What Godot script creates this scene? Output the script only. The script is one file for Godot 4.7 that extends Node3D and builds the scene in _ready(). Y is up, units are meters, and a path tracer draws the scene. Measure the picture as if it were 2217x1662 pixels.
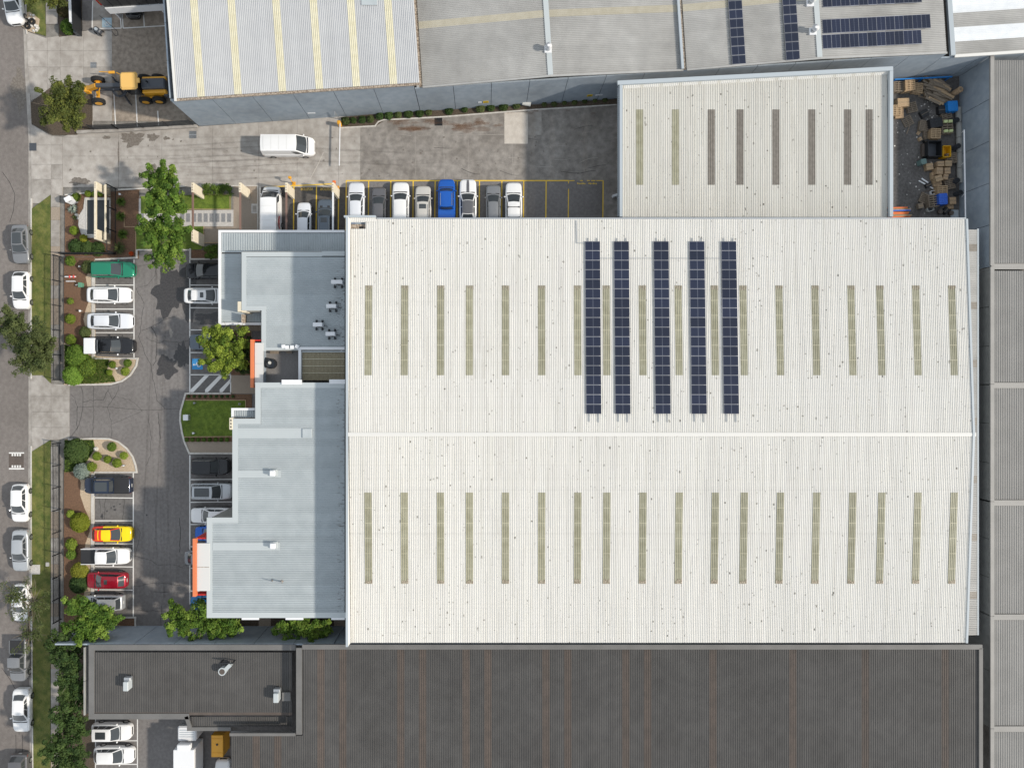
extends Node3D

# Survey frame: plan coordinates (u, v) as read from the aerial, h metres above the yard.
const S := 0.0535
const HC := 79.0
const NU := 1050.0
const NV := 820.0

var rng := RandomNumberGenerator.new()
var M := {}
var meshes := {}


func P(u: float, v: float, h := 0.0, y := -99.0) -> Vector3:
	var k := S * (HC - h) / HC
	return Vector3((u - NU) * k, h if y < -90.0 else y, (v - NV) * k)


func _ready() -> void:
	rng.seed = 20240
	set_camera_and_light()
	make_materials()
	build_ground()
	build_carpark()
	build_main_warehouse()
	build_rear_canopy()
	build_office()
	build_neighbours()
	build_frontage()
	build_gardens()
	build_trees()
	build_vehicles()
	build_grader()
	build_roof_services()
	build_yard_goods()
	build_small_things()


func set_camera_and_light() -> void:
	var cam := Camera3D.new()
	cam.name = "camera"
	cam.position = Vector3(0, HC, 0)
	cam.rotation_degrees = Vector3(-90, 0, 0)
	cam.projection = Camera3D.PROJECTION_FRUSTUM
	cam.near = 0.5
	cam.far = 400.0
	cam.size = 1662.0 * S * 0.5 / HC
	cam.frustum_offset = Vector2((1108.5 - NU) * S * 0.5 / HC, -(831.0 - NV) * S * 0.5 / HC)
	add_child(cam)
	cam.current = true
	var env := Environment.new()
	env.background_mode = Environment.BG_SKY
	var sky := Sky.new()
	var sm := ProceduralSkyMaterial.new()
	sm.sky_top_color = Color(0.70, 0.735, 0.775)
	sm.sky_horizon_color = Color(0.87, 0.88, 0.885)
	sm.sky_curve = 0.2
	sm.ground_bottom_color = Color(0.30, 0.29, 0.28)
	sm.ground_horizon_color = Color(0.60, 0.61, 0.62)
	sm.energy_multiplier = 1.02
	# broken high cloud
	var fn := FastNoiseLite.new()
	fn.seed = 5
	fn.frequency = 0.012
	fn.fractal_octaves = 5
	var im := fn.get_seamless_image(512, 256)
	im.convert(Image.FORMAT_L8)
	var src := im.get_data()
	for k in src.size():
		src[k] = clampi(int((src[k] - 105) * 2.2), 0, 255)
	im = Image.create_from_data(512, 256, false, Image.FORMAT_L8, src)
	im.convert(Image.FORMAT_RGB8)
	sm.sky_cover = ImageTexture.create_from_image(im)
	sm.sky_cover_modulate = Color(0.42, 0.42, 0.41)
	sky.sky_material = sm
	env.sky = sky
	env.tonemap_mode = Environment.TONE_MAPPER_LINEAR
	env.tonemap_exposure = 1.31
	env.sdfgi_enabled = true
	env.ssao_enabled = true
	env.ssil_enabled = true
	var we := WorldEnvironment.new()
	we.name = "world_environment"
	we.environment = env
	add_child(we)
	var sun := DirectionalLight3D.new()
	sun.name = "sun"
	sun.light_energy = 0.98
	sun.light_color = Color(1.0, 0.962, 0.905)
	sun.light_angular_distance = 2.4
	sun.shadow_enabled = true
	add_child(sun)
	sun.look_at_from_position(Vector3.ZERO, Vector3(-1.0, -0.705, -0.19))


# ---------------------------------------------------------------- mesh helper
class MB:
	var v := PackedVector3Array()
	var n := PackedVector3Array()
	var uv := PackedVector2Array()
	var c := PackedColorArray()
	var ix := PackedInt32Array()
	var col := Color(1, 1, 1)

	func vert(p: Vector3, nn: Vector3, t := Vector2.ZERO) -> int:
		v.append(p)
		n.append(nn)
		uv.append(t)
		c.append(col)
		return v.size() - 1

	# corners run counter-clockwise as seen from outside
	func quad(p0: Vector3, p1: Vector3, p2: Vector3, p3: Vector3) -> void:
		var nn := (p1 - p0).cross(p2 - p0)
		if nn.length_squared() < 1e-14:
			nn = (p2 - p0).cross(p3 - p0)
		nn = nn.normalized()
		var a := vert(p0, nn, Vector2(0, 0))
		vert(p1, nn, Vector2(1, 0))
		vert(p2, nn, Vector2(1, 1))
		vert(p3, nn, Vector2(0, 1))
		ix.append_array([a, a + 2, a + 1, a, a + 3, a + 2])

	func tri(p0: Vector3, p1: Vector3, p2: Vector3) -> void:
		var nn := (p1 - p0).cross(p2 - p0).normalized()
		var a := vert(p0, nn)
		vert(p1, nn)
		vert(p2, nn)
		ix.append_array([a, a + 2, a + 1])

	func obox(t: Transform3D, s: Vector3) -> void:
		var p := []
		for i in 8:
			p.append(t * Vector3(s.x * (0.5 if i & 1 else -0.5), s.y * (0.5 if i & 2 else -0.5), s.z * (0.5 if i & 4 else -0.5)))
		quad(p[2], p[6], p[7], p[3])
		quad(p[0], p[1], p[5], p[4])
		quad(p[4], p[5], p[7], p[6])
		quad(p[1], p[0], p[2], p[3])
		quad(p[5], p[1], p[3], p[7])
		quad(p[0], p[4], p[6], p[2])

	func box(center: Vector3, s: Vector3, yaw := 0.0) -> void:
		obox(Transform3D(Basis(Vector3.UP, yaw), center), s)

	# a box between two points, cross-section w wide (horizontal) and t thick
	func bar(a: Vector3, b: Vector3, w: float, t: float) -> void:
		var d := b - a
		var z := d.normalized()
		var up := Vector3.UP if absf(z.y) < 0.95 else Vector3.RIGHT
		var x := up.cross(z).normalized()
		obox(Transform3D(Basis(x, z.cross(x), z), (a + b) * 0.5), Vector3(w, t, d.length()))

	# bevelled box: chamfer c on the top edges and the uprights
	func cbox(center: Vector3, s: Vector3, ch: float, yaw := 0.0) -> void:
		var b := Basis(Vector3.UP, yaw)
		var hx := s.x * 0.5
		var hz := s.z * 0.5
		var rings := []
		for r in [[hx, hz, -s.y * 0.5, ch], [hx, hz, s.y * 0.5 - ch, ch], [hx - ch, hz - ch, s.y * 0.5, ch * 0.6]]:
			var q2 := []
			for k in [[r[0] - r[3], -r[1]], [r[0], -r[1] + r[3]], [r[0], r[1] - r[3]], [r[0] - r[3], r[1]], [-r[0] + r[3], r[1]], [-r[0], r[1] - r[3]], [-r[0], -r[1] + r[3]], [-r[0] + r[3], -r[1]]]:
				q2.append(center + b * Vector3(k[0], r[2], k[1]))
			rings.append(q2)
		for j in 2:
			for k in 8:
				var k2 := (k + 1) % 8
				quad(rings[j][k2], rings[j][k], rings[j + 1][k], rings[j + 1][k2])
		for k in range(1, 7):
			tri(rings[2][0], rings[2][k + 1], rings[2][k])

	func tube(a: Vector3, b: Vector3, r0: float, r1: float, seg := 8, caps := true) -> void:
		var z := (b - a).normalized()
		var up := Vector3.UP if absf(z.y) < 0.95 else Vector3.RIGHT
		var x := up.cross(z).normalized()
		var y := z.cross(x)
		var base := v.size()
		for k in seg + 1:
			var t := TAU * k / seg
			var d := x * cos(t) + y * sin(t)
			vert(a + d * r0, d, Vector2(float(k) / seg, 0))
			vert(b + d * r1, d, Vector2(float(k) / seg, 1))
		for k in seg:
			var q := base + k * 2
			ix.append_array([q, q + 1, q + 2, q + 2, q + 1, q + 3])
		if caps:
			for k in seg:
				var t0 := TAU * k / seg
				var t1 := TAU * (k + 1) / seg
				var d0 := x * cos(t0) + y * sin(t0)
				var d1 := x * cos(t1) + y * sin(t1)
				tri(b, b + d0 * r1, b + d1 * r1)
				tri(a, a + d1 * r0, a + d0 * r0)

	# smooth grid of points g[i][j]
	func grid(g: Array, flip := false) -> void:
		var h := g.size()
		var w: int = g[0].size()
		var base := v.size()
		for i in h:
			for j in w:
				var du: Vector3 = g[mini(i + 1, h - 1)][j] - g[maxi(i - 1, 0)][j]
				var dv: Vector3 = g[i][mini(j + 1, w - 1)] - g[i][maxi(j - 1, 0)]
				var nn := du.cross(dv).normalized()
				vert(g[i][j], -nn if flip else nn, Vector2(float(j) / (w - 1), float(i) / (h - 1)))
		for i in h - 1:
			for j in w - 1:
				var a := base + i * w + j
				if flip:
					ix.append_array([a, a + w, a + 1, a + 1, a + w, a + w + 1])
				else:
					ix.append_array([a, a + 1, a + w, a + 1, a + w + 1, a + w])

	# flat-topped slab over a plan polygon (points in x, z)
	func prism(poly: PackedVector2Array, y0: float, y1: float) -> void:
		var q := poly
		var area := 0.0
		for k in q.size():
			area += q[k].cross(q[(k + 1) % q.size()])
		if area > 0:
			q = q.duplicate()
			q.reverse()
		var t := Geometry2D.triangulate_polygon(q)
		for k in range(0, t.size(), 3):
			var a := q[t[k]]
			var b := q[t[k + 1]]
			var d := q[t[k + 2]]
			if (b - a).cross(d - a) > 0:
				var s := b
				b = d
				d = s
			tri(Vector3(a.x, y1, a.y), Vector3(b.x, y1, b.y), Vector3(d.x, y1, d.y))
		for k in q.size():
			var a := q[k]
			var b := q[(k + 1) % q.size()]
			quad(Vector3(a.x, y0, a.y), Vector3(b.x, y0, b.y), Vector3(b.x, y1, b.y), Vector3(a.x, y1, a.y))

	# a ribbon w wide along points, from y0 to y1
	func ribbon(pts: Array, w: float, y0: float, y1: float) -> void:
		var l := []
		var r := []
		for k in pts.size():
			var d0: Vector3 = (pts[k] - pts[k - 1]) if k > 0 else (pts[1] - pts[0])
			var d1: Vector3 = (pts[k + 1] - pts[k]) if k < pts.size() - 1 else d0
			d0.y = 0
			d1.y = 0
			d0 = d0.normalized()
			d1 = d1.normalized()
			var m := (d0 + d1).normalized()
			var side := Vector3(m.z, 0, -m.x)
			var k2 := w * 0.5 / maxf(0.5, side.dot(Vector3(d1.z, 0, -d1.x)))
			l.append(pts[k] + side * k2)
			r.append(pts[k] - side * k2)
		for k in pts.size() - 1:
			var a: Vector3 = l[k]
			var b: Vector3 = l[k + 1]
			var e: Vector3 = r[k]
			var f: Vector3 = r[k + 1]
			var up := Vector3(0, y1, 0)
			var dn := Vector3(0, y0, 0)
			a.y = 0
			b.y = 0
			e.y = 0
			f.y = 0
			quad(e + up, f + up, b + up, a + up)
			if y1 - y0 > 0.02:
				quad(a + up, b + up, b + dn, a + dn)
				quad(f + up, e + up, e + dn, f + dn)
				if k == 0:
					quad(e + up, a + up, a + dn, e + dn)
				if k == pts.size() - 2:
					quad(b + up, f + up, f + dn, b + dn)

	func mesh() -> ArrayMesh:
		var a := []
		a.resize(Mesh.ARRAY_MAX)
		a[Mesh.ARRAY_VERTEX] = v
		a[Mesh.ARRAY_NORMAL] = n
		a[Mesh.ARRAY_TEX_UV] = uv
		a[Mesh.ARRAY_COLOR] = c
		a[Mesh.ARRAY_INDEX] = ix
		var m := ArrayMesh.new()
		m.add_surface_from_arrays(Mesh.PRIMITIVE_TRIANGLES, a)
		return m


# ---------------------------------------------------------------- node helpers
func mi(parent: Node, called: String, mesh: Mesh, mat: Material, t := Transform3D()) -> MeshInstance3D:
	var o := MeshInstance3D.new()
	o.name = called
	o.mesh = mesh
	o.material_override = null
	o.set_surface_override_material(0, mat)
	o.transform = t
	parent.add_child(o, true)
	return o


func put(parent: Node, called: String, b: MB, mat: Material, t := Transform3D()) -> MeshInstance3D:
	return mi(parent, called, b.mesh(), mat, t)


func thing(called: String, label: String, category: String, at := Vector3.ZERO, turn := 0.0, group := "") -> Node3D:
	var o := Node3D.new()
	o.name = called
	add_child(o, true)
	o.position = at
	o.rotation.y = turn
	o.set_meta("label", label)
	o.set_meta("category", category)
	if group:
		o.set_meta("group", group)
	return o


func single(called: String, label: String, category: String, b: MB, mat: Material, at := Vector3.ZERO, turn := 0.0, group := "") -> MeshInstance3D:
	var o := put(self, called, b, mat, Transform3D(Basis(Vector3.UP, turn), at))
	o.set_meta("label", label)
	o.set_meta("category", category)
	if group:
		o.set_meta("group", group)
	return o


func struct(called: String, b: MB, mat: Material, label := "") -> MeshInstance3D:
	var o := put(self, called, b, mat)
	o.set_meta("kind", "structure")
	if label:
		o.set_meta("label", label)
	return o


func plan(pts: Array, h := 0.0) -> PackedVector2Array:
	var r := PackedVector2Array()
	for p in pts:
		var w := P(p[0], p[1], h)
		r.append(Vector2(w.x, w.z))
	return r


func path3(pts: Array, h := 0.0) -> Array:
	var r := []
	for p in pts:
		r.append(P(p[0], p[1], h))
	return r


func slab(pts: Array, y0: float, y1: float, h := 0.0) -> MB:
	var b := MB.new()
	b.prism(plan(pts, h), y0, y1)
	return b


func rect(u0: float, v0: float, u1: float, v1: float) -> Array:
	return [[u0, v0], [u1, v0], [u1, v1], [u0, v1]]


func lin(r: float, g: float, b: float) -> Color:
	return Color(r, g, b).linear_to_srgb()


# ---------------------------------------------------------------- materials
func noise_tex(size: int, a: Color, b: Color, grain: float, freq: float, sd: int, octaves := 4, power := 1.0) -> ImageTexture:
	var fn := FastNoiseLite.new()
	fn.seed = sd
	fn.noise_type = FastNoiseLite.TYPE_SIMPLEX
	fn.frequency = freq
	fn.fractal_octaves = octaves
	var im := fn.get_seamless_image(size, size)
	im.convert(Image.FORMAT_L8)
	var src := im.get_data()
	var r := RandomNumberGenerator.new()
	r.seed = sd
	var lut := []
	for k in 256:
		lut.append(a.lerp(b, pow(k / 255.0, power)).linear_to_srgb() * 255.0)
	var out := PackedByteArray()
	out.resize(size * size * 3)
	for k in size * size:
		var f := 1.0 + grain * (r.randf() + r.randf() - 1.0)
		var q: Color = lut[src[k]]
		out[k * 3] = clampi(int(q.r * f), 0, 255)
		out[k * 3 + 1] = clampi(int(q.g * f), 0, 255)
		out[k * 3 + 2] = clampi(int(q.b * f), 0, 255)
	return ImageTexture.create_from_image(Image.create_from_data(size, size, false, Image.FORMAT_RGB8, out))


func flat(called: String, c: Color, rough := 0.7, metal := 0.0) -> StandardMaterial3D:
	var m := StandardMaterial3D.new()
	m.resource_name = called
	m.albedo_color = lin(c.r, c.g, c.b)
	m.roughness = rough
	m.metallic = metal
	M[called] = m
	return m


func tiled(called: String, tex: Texture2D, tile: float, rough := 0.9, patch: Texture2D = null, patch_tile := 37.0) -> StandardMaterial3D:
	var m := StandardMaterial3D.new()
	m.resource_name = called
	m.albedo_texture = tex
	m.roughness = rough
	m.uv1_triplanar = true
	m.uv1_world_triplanar = true
	m.uv1_scale = Vector3.ONE / tile
	if patch:
		m.detail_enabled = true
		m.detail_albedo = patch
		m.detail_blend_mode = BaseMaterial3D.BLEND_MODE_MUL
		m.detail_uv_layer = BaseMaterial3D.DETAIL_UV_2
		m.uv2_triplanar = true
		m.uv2_world_triplanar = true
		m.uv2_scale = Vector3.ONE / patch_tile
	M[called] = m
	return m


# painted sheet-metal roof with the droppings, leaf litter and lichen spots seen on it
func roof_tex(base: Color, spots: int, sd: int, streak := 0.05) -> ImageTexture:
	var n := 2048
	var im := Image.create(n, n, false, Image.FORMAT_RGB8)
	var q := base.linear_to_srgb()
	im.fill(q)
	var r := RandomNumberGenerator.new()
	r.seed = sd
	for k in 9000:
		var f := 1.0 + streak * (r.randf() * 1.6 - 1.1)
		var t := Color(minf(1, q.r * f * (1.0 + r.randf() * 0.006)), minf(1, q.g * f), minf(1, q.b * f * (1.0 - r.randf() * 0.012)))
		im.fill_rect(Rect2i(r.randi() % n, r.randi() % n, 1 + r.randi() % 3, 30 + r.randi() % 260), t)
	for k in 2400:
		var f := r.randf_range(0.05, 0.22)
		var c := q.lerp(Color(0.46, 0.41, 0.34), f)
		var x := r.randi() % n
		var y := r.randi() % n
		var l := r.randi_range(20, 170)
		for j in l:
			if r.randf() < 0.75:
				im.set_pixel((x + (1 if r.randf() < 0.3 else 0)) % n, (y + j) % n, c)
	for k in spots:
		var x := r.randi() % n
		var y := r.randi() % n
		var big := r.randf()
		var w := 1 + int(big * big * big * 5.0)
		var h := 1 + int(big * big * 5.5 * r.randf_range(0.6, 1.4))
		var dark := q.lerp(Color(0.22, 0.20, 0.16), 0.15 + 0.8 * pow(r.randf(), 1.6))
		for i in w:
			for j in h:
				if r.randf() < 0.8:
					im.set_pixel((x + i) % n, (y + j) % n, dark)
		if r.randf() < 0.06:
			for j in r.randi_range(4, 12):
				im.set_pixel((x + r.randi() % 2) % n, (y + j * r.randi_range(4, 9)) % n, q.lerp(Color(0.25, 0.22, 0.2), 0.6))
	return ImageTexture.create_from_image(im)


func solar_tex() -> ImageTexture:
	var w := 64
	var h := 128
	var im := Image.create(w, h, false, Image.FORMAT_RGB8)
	im.fill(Color(0.11, 0.14, 0.225))
	for k in range(1, 6):
		im.fill_rect(Rect2i(2 + k * 10, 2, 1, h - 4), Color(0.17, 0.20, 0.29))
	for k in range(1, 12):
		im.fill_rect(Rect2i(2, 2 + int(k * 10.3), w - 4, 1), Color(0.17, 0.20, 0.29))
	im.fill_rect(Rect2i(0, 63, w, 2), Color(0.55, 0.57, 0.62))
	im.fill_rect(Rect2i(0, 0, w, 2), Color(0.60, 0.61, 0.64))
	im.fill_rect(Rect2i(0, h - 2, w, 2), Color(0.60, 0.61, 0.64))
	im.fill_rect(Rect2i(0, 0, 2, h), Color(0.60, 0.61, 0.64))
	im.fill_rect(Rect2i(w - 2, 0, 2, h), Color(0.60, 0.61, 0.64))
	return ImageTexture.create_from_image(im)


func make_materials() -> void:
	var patch := noise_tex(512, Color(0.68, 0.67, 0.66), Color(1, 1, 1), 0.0, 0.006, 11, 6, 0.6)
	var patch2 := noise_tex(512, Color(0.60, 0.58, 0.56), Color(1, 1, 1), 0.0, 0.012, 12, 6, 0.55)
	tiled("asphalt", noise_tex(512, Color(0.165, 0.153, 0.148), Color(0.225, 0.211, 0.204), 0.20, 0.02, 21), 6.0, 0.92, patch, 41.0)
	tiled("road", noise_tex(512, Color(0.172, 0.153, 0.142), Color(0.225, 0.203, 0.188), 0.18, 0.02, 22), 7.0, 0.92, patch, 47.0)
	tiled("yard", noise_tex(512, Color(0.207, 0.191, 0.175), Color(0.354, 0.328, 0.301), 0.14, 0.015, 23), 9.0, 0.9, patch2, 33.0)
	tiled("pit", noise_tex(512, Color(0.09, 0.085, 0.082), Color(0.16, 0.15, 0.145), 0.3, 0.03, 33), 7.0, 0.92, patch2, 21.0)
	tiled("concrete", noise_tex(512, Color(0.33, 0.30, 0.272), Color(0.49, 0.462, 0.428), 0.09, 0.014, 24), 11.0, 0.88, patch, 29.0)
	tiled("concrete_dim", noise_tex(512, Color(0.30, 0.275, 0.25), Color(0.44, 0.415, 0.385), 0.10, 0.014, 25), 9.0, 0.88, patch2, 27.0)
	tiled("new_concrete", noise_tex(256, Color(0.48, 0.435, 0.385), Color(0.58, 0.535, 0.48), 0.09, 0.02, 26), 6.0, 0.88)
	tiled("kerb", noise_tex(256, Color(0.45, 0.425, 0.39), Color(0.60, 0.575, 0.535), 0.1, 0.03, 27), 4.0, 0.88)
	tiled("grass", noise_tex(512, Color(0.060, 0.092, 0.016), Color(0.185, 0.180, 0.052), 0.4, 0.012, 28, 6), 9.0, 0.95, patch, 23.0)
	tiled("lawn", noise_tex(512, Color(0.080, 0.130, 0.016), Color(0.170, 0.240, 0.032), 0.4, 0.014, 29, 6), 7.0, 0.95, patch, 19.0)
	tiled("mulch", noise_tex(512, Color(0.062, 0.034, 0.021), Color(0.225, 0.130, 0.078), 0.55, 0.09, 30, 3), 7.0, 0.95)
	tiled("pebbles", noise_tex(512, Color(0.32, 0.235, 0.155), Color(0.58, 0.47, 0.345), 0.30, 0.10, 31, 2), 7.0, 0.92)
	tiled("aggregate", noise_tex(512, Color(0.23, 0.185, 0.145), Color(0.37, 0.31, 0.25), 0.30, 0.06, 32, 3), 4.0, 0.9)
	tiled("paving", noise_tex(256, Color(0.40, 0.38, 0.36), Color(0.55, 0.53, 0.505), 0.12, 0.04, 34), 3.0, 0.88)
	tiled("slate", noise_tex(256, Color(0.17, 0.175, 0.185), Color(0.26, 0.262, 0.27), 0.14, 0.04, 35), 3.0, 0.75)
	tiled("wall_blue", noise_tex(512, Color(0.30, 0.355, 0.415), Color(0.38, 0.435, 0.49), 0.05, 0.012, 36), 8.0, 0.85, patch, 31.0)
	tiled("wall_grey", noise_tex(512, Color(0.25, 0.25, 0.235), Color(0.34, 0.335, 0.315), 0.05, 0.012, 37), 8.0, 0.85)
	tiled("roof_white", roof_tex(Color(0.685, 0.672, 0.635), 6000, 41, 0.075), 66.0, 0.55)
	tiled("roof_rear", roof_tex(Color(0.60, 0.585, 0.54), 5600, 42, 0.07), 66.0, 0.6)
	tiled("roof_office", noise_tex(512, Color(0.385, 0.425, 0.443), Color(0.455, 0.495, 0.512), 0.03, 0.01, 43), 12.0, 0.45)
	tiled("roof_pale", noise_tex(512, Color(0.459, 0.466, 0.480), Color(0.517, 0.524, 0.531), 0.035, 0.01, 44), 14.0, 0.45)
	tiled("roof_grey", noise_tex(512, Color(0.375, 0.375, 0.368), Color(0.455, 0.454, 0.443), 0.06, 0.012, 45), 13.0, 0.6, patch, 35.0)
	tiled("apron", noise_tex(512, Color(0.205, 0.168, 0.135), Color(0.36, 0.305, 0.25), 0.16, 0.02, 69, 6), 8.0, 0.9)
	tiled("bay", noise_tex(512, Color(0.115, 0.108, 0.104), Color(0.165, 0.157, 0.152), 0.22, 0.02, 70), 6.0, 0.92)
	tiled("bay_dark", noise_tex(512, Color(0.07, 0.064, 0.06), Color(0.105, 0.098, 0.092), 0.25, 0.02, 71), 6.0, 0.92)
	tiled("roof_east", noise_tex(256, Color(0.255, 0.248, 0.236), Color(0.305, 0.296, 0.282), 0.05, 0.012, 46), 13.0, 0.6)
	tiled("roof_trim_dimmed", noise_tex(256, Color(0.13, 0.127, 0.122), Color(0.165, 0.16, 0.155), 0.05, 0.012, 47), 13.0, 0.6)  # trim of the south roofs, darkened: dimming is put into the colour
	tiled("roof_dimmed", noise_tex(512, Color(0.072, 0.069, 0.067), Color(0.098, 0.094, 0.090), 0.06, 0.012, 48), 13.0, 0.6, patch, 31.0)  # south-edge dimming put into this base colour; the roof's own grey is unknown
	tiled("roof_rust", noise_tex(256, Color(0.078, 0.064, 0.055), Color(0.112, 0.088, 0.074), 0.10, 0.02, 49), 9.0, 0.7)
	tiled("skylight_olive", noise_tex(256, Color(0.30, 0.285, 0.195), Color(0.41, 0.395, 0.295), 0.07, 0.02, 50), 7.0, 0.45)
	tiled("skylight_brown", noise_tex(256, Color(0.185, 0.165, 0.14), Color(0.26, 0.235, 0.205), 0.08, 0.03, 51), 5.0, 0.5)
	tiled("skylight_cream", noise_tex(256, Color(0.60, 0.56, 0.40), Color(0.70, 0.665, 0.52), 0.05, 0.02, 52), 7.0, 0.45)
	tiled("skylight_tan", noise_tex(256, Color(0.40, 0.37, 0.29), Color(0.47, 0.44, 0.36), 0.06, 0.02, 53), 7.0, 0.5)
	tiled("skylight_white", noise_tex(256, Color(0.68, 0.71, 0.74), Color(0.76, 0.78, 0.80), 0.03, 0.02, 54), 7.0, 0.4)
	tiled("pergola_sheet", noise_tex(512, Color(0.17, 0.14, 0.085), Color(0.38, 0.335, 0.225), 0.22, 0.03, 55), 2.6, 0.5)
	tiled("gutter_dirt", noise_tex(256, Color(0.10, 0.065, 0.045), Color(0.55, 0.47, 0.38), 0.25, 0.05, 56, 4), 4.0, 0.9)
	tiled("timber", noise_tex(256, Color(0.30, 0.20, 0.115), Color(0.50, 0.37, 0.23), 0.2, 0.05, 57), 2.0, 0.85)
	tiled("old_timber", noise_tex(256, Color(0.15, 0.115, 0.085), Color(0.28, 0.23, 0.175), 0.25, 0.05, 58), 2.0, 0.9)
	tiled("cardboard", noise_tex(256, Color(0.33, 0.225, 0.135), Color(0.45, 0.32, 0.20), 0.12, 0.03, 59), 2.0, 0.9)
	tiled("wet", noise_tex(512, Color(0.030, 0.028, 0.029), Color(0.062, 0.059, 0.059), 0.25, 0.03, 60), 5.0, 0.45)
	tiled("stain", noise_tex(512, Color(0.115, 0.098, 0.083), Color(0.215, 0.19, 0.165), 0.2, 0.03, 61), 5.0, 0.8)
	tiled("soil", noise_tex(256, Color(0.045, 0.032, 0.022), Color(0.11, 0.085, 0.06), 0.4, 0.06, 62), 3.0, 0.95)
	tiled("cream", noise_tex(256, Color(0.62, 0.55, 0.42), Color(0.72, 0.655, 0.52), 0.04, 0.02, 63), 5.0, 0.75)
	tiled("deck_grey", noise_tex(256, Color(0.175, 0.165, 0.16), Color(0.215, 0.205, 0.20), 0.16, 0.04, 64), 3.0, 0.9)
	tiled("dirt_base", noise_tex(512, Color(0.15, 0.14, 0.125), Color(0.25, 0.235, 0.215), 0.2, 0.02, 65), 12.0, 0.95)
	tiled("bark", noise_tex(256, Color(0.09, 0.07, 0.05), Color(0.24, 0.20, 0.155), 0.3, 0.08, 66), 1.2, 0.95)
	var film: StandardMaterial3D = flat("tyre_film", Color(0.05, 0.045, 0.04), 0.9)
	film.transparency = BaseMaterial3D.TRANSPARENCY_ALPHA
	film.albedo_color.a = 0.055
	film = flat("clay_film", Color(0.20, 0.10, 0.05), 0.9)
	film.transparency = BaseMaterial3D.TRANSPARENCY_ALPHA
	film.albedo_color.a = 0.22
	flat("flashing", Color(0.46, 0.495, 0.505), 0.4)
	flat("capping", Color(0.40, 0.445, 0.48), 0.45)
	flat("white_trim", Color(0.74, 0.745, 0.76), 0.5)
	flat("portal_top", Color(0.60, 0.595, 0.58), 0.6)
	flat("white_cap", Color(0.665, 0.655, 0.625), 0.5)
	flat("galv", Color(0.42, 0.44, 0.46), 0.4, 0.5)
	flat("dark_gap", Color(0.02, 0.02, 0.02), 0.9)
	flat("paint_white", Color(0.70, 0.69, 0.67), 0.8)
	flat("paint_yellow", Color(0.74, 0.49, 0.05), 0.8)
	flat("paint_blue", Color(0.045, 0.26, 0.55), 0.8)
	flat("paint_faded_blue", Color(0.36, 0.48, 0.55), 0.85)
	flat("crack", Color(0.030, 0.029, 0.029), 0.9)
	flat("joint", Color(0.16, 0.145, 0.13), 0.95)
	flat("black_steel", Color(0.022, 0.024, 0.028), 0.5, 0.2)
	flat("rust_beam", Color(0.20, 0.125, 0.10), 0.8)
	flat("orange_panel", Color(0.66, 0.19, 0.075), 0.5)
	flat("red_panel", Color(0.52, 0.02, 0.015), 0.5)
	flat("machine_yellow", Color(0.70, 0.34, 0.025), 0.45)
	flat("machine_cab", Color(0.74, 0.45, 0.13), 0.5)
	flat("machine_grey", Color(0.055, 0.062, 0.075), 0.5)
	flat("rubber", Color(0.018, 0.018, 0.019), 0.85)
	flat("rim", Color(0.42, 0.43, 0.44), 0.35, 0.8)
	flat("plastic_black", Color(0.02, 0.02, 0.022), 0.6)
	flat("lamp_clear", Color(0.62, 0.64, 0.66), 0.12, 0.2)
	flat("lamp_red", Color(0.30, 0.015, 0.012), 0.2)
	flat("plate", Color(0.55, 0.55, 0.52), 0.6)
	flat("sign_yellow", Color(0.75, 0.52, 0.01), 0.6)
	flat("sign_white", Color(0.75, 0.76, 0.78), 0.6)
	flat("blue_plastic", Color(0.012, 0.20, 0.58), 0.5)
	flat("blue_crate", Color(0.03, 0.12, 0.55), 0.5)
	flat("yellow_plastic", Color(0.68, 0.38, 0.01), 0.5)
	flat("orange_plastic", Color(0.72, 0.17, 0.04), 0.55)
	flat("teal_bin", Color(0.14, 0.22, 0.21), 0.6)
	flat("green_box", Color(0.10, 0.26, 0.17), 0.6)
	flat("pale_green", Color(0.55, 0.62, 0.30), 0.7)
	flat("red_gear", Color(0.5, 0.03, 0.02), 0.5)
	flat("stone_white", Color(0.62, 0.60, 0.56), 0.8)
	var g: StandardMaterial3D = flat("car_glass", Color(0.045, 0.052, 0.057), 0.06)
	g.clearcoat_enabled = true
	g.clearcoat = 0.6
	g.clearcoat_roughness = 0.03
	flat("dark_glass", Color(0.03, 0.032, 0.036), 0.15)
	var w: StandardMaterial3D = flat("water", Color(0.022, 0.026, 0.028), 0.03)
	w.metallic_specular = 0.5
	var so := StandardMaterial3D.new()
	so.resource_name = "solar_cells"
	so.albedo_texture = solar_tex()
	so.roughness = 0.25
	M["solar"] = so
	var lf := StandardMaterial3D.new()
	lf.resource_name = "leaf"
	lf.vertex_color_use_as_albedo = true
	lf.roughness = 0.65
	lf.metallic_specular = 0.25
	lf.backlight_enabled = true
	lf.backlight = Color(0.25, 0.32, 0.10)
	M["leaf"] = lf


# sheets laid at different times differ a little in tone
var variants := {}


func aged(m: StandardMaterial3D, spread := 0.07) -> StandardMaterial3D:
	if not variants.has(m):
		variants[m] = [m]
		for k in 3:
			var d: StandardMaterial3D = m.duplicate()
			var f := 1.0 - spread * (k + 1) / 3.0
			d.resource_name = m.resource_name + "_aged"
			d.albedo_color = Color(f, f, f) * m.albedo_color
			variants[m].append(d)
	return variants[m][rng.randi() % 4]


func paint(called: String, c: Color, metal := 0.0, rough := 0.35) -> StandardMaterial3D:
	if M.has("car_" + called):
		return M["car_" + called]
	var m := flat("car_" + called, c, rough, metal)
	m.clearcoat_enabled = true
	m.clearcoat = 0.8
	m.metallic_specular = 0.28
	m.clearcoat_roughness = 0.06
	return m


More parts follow.
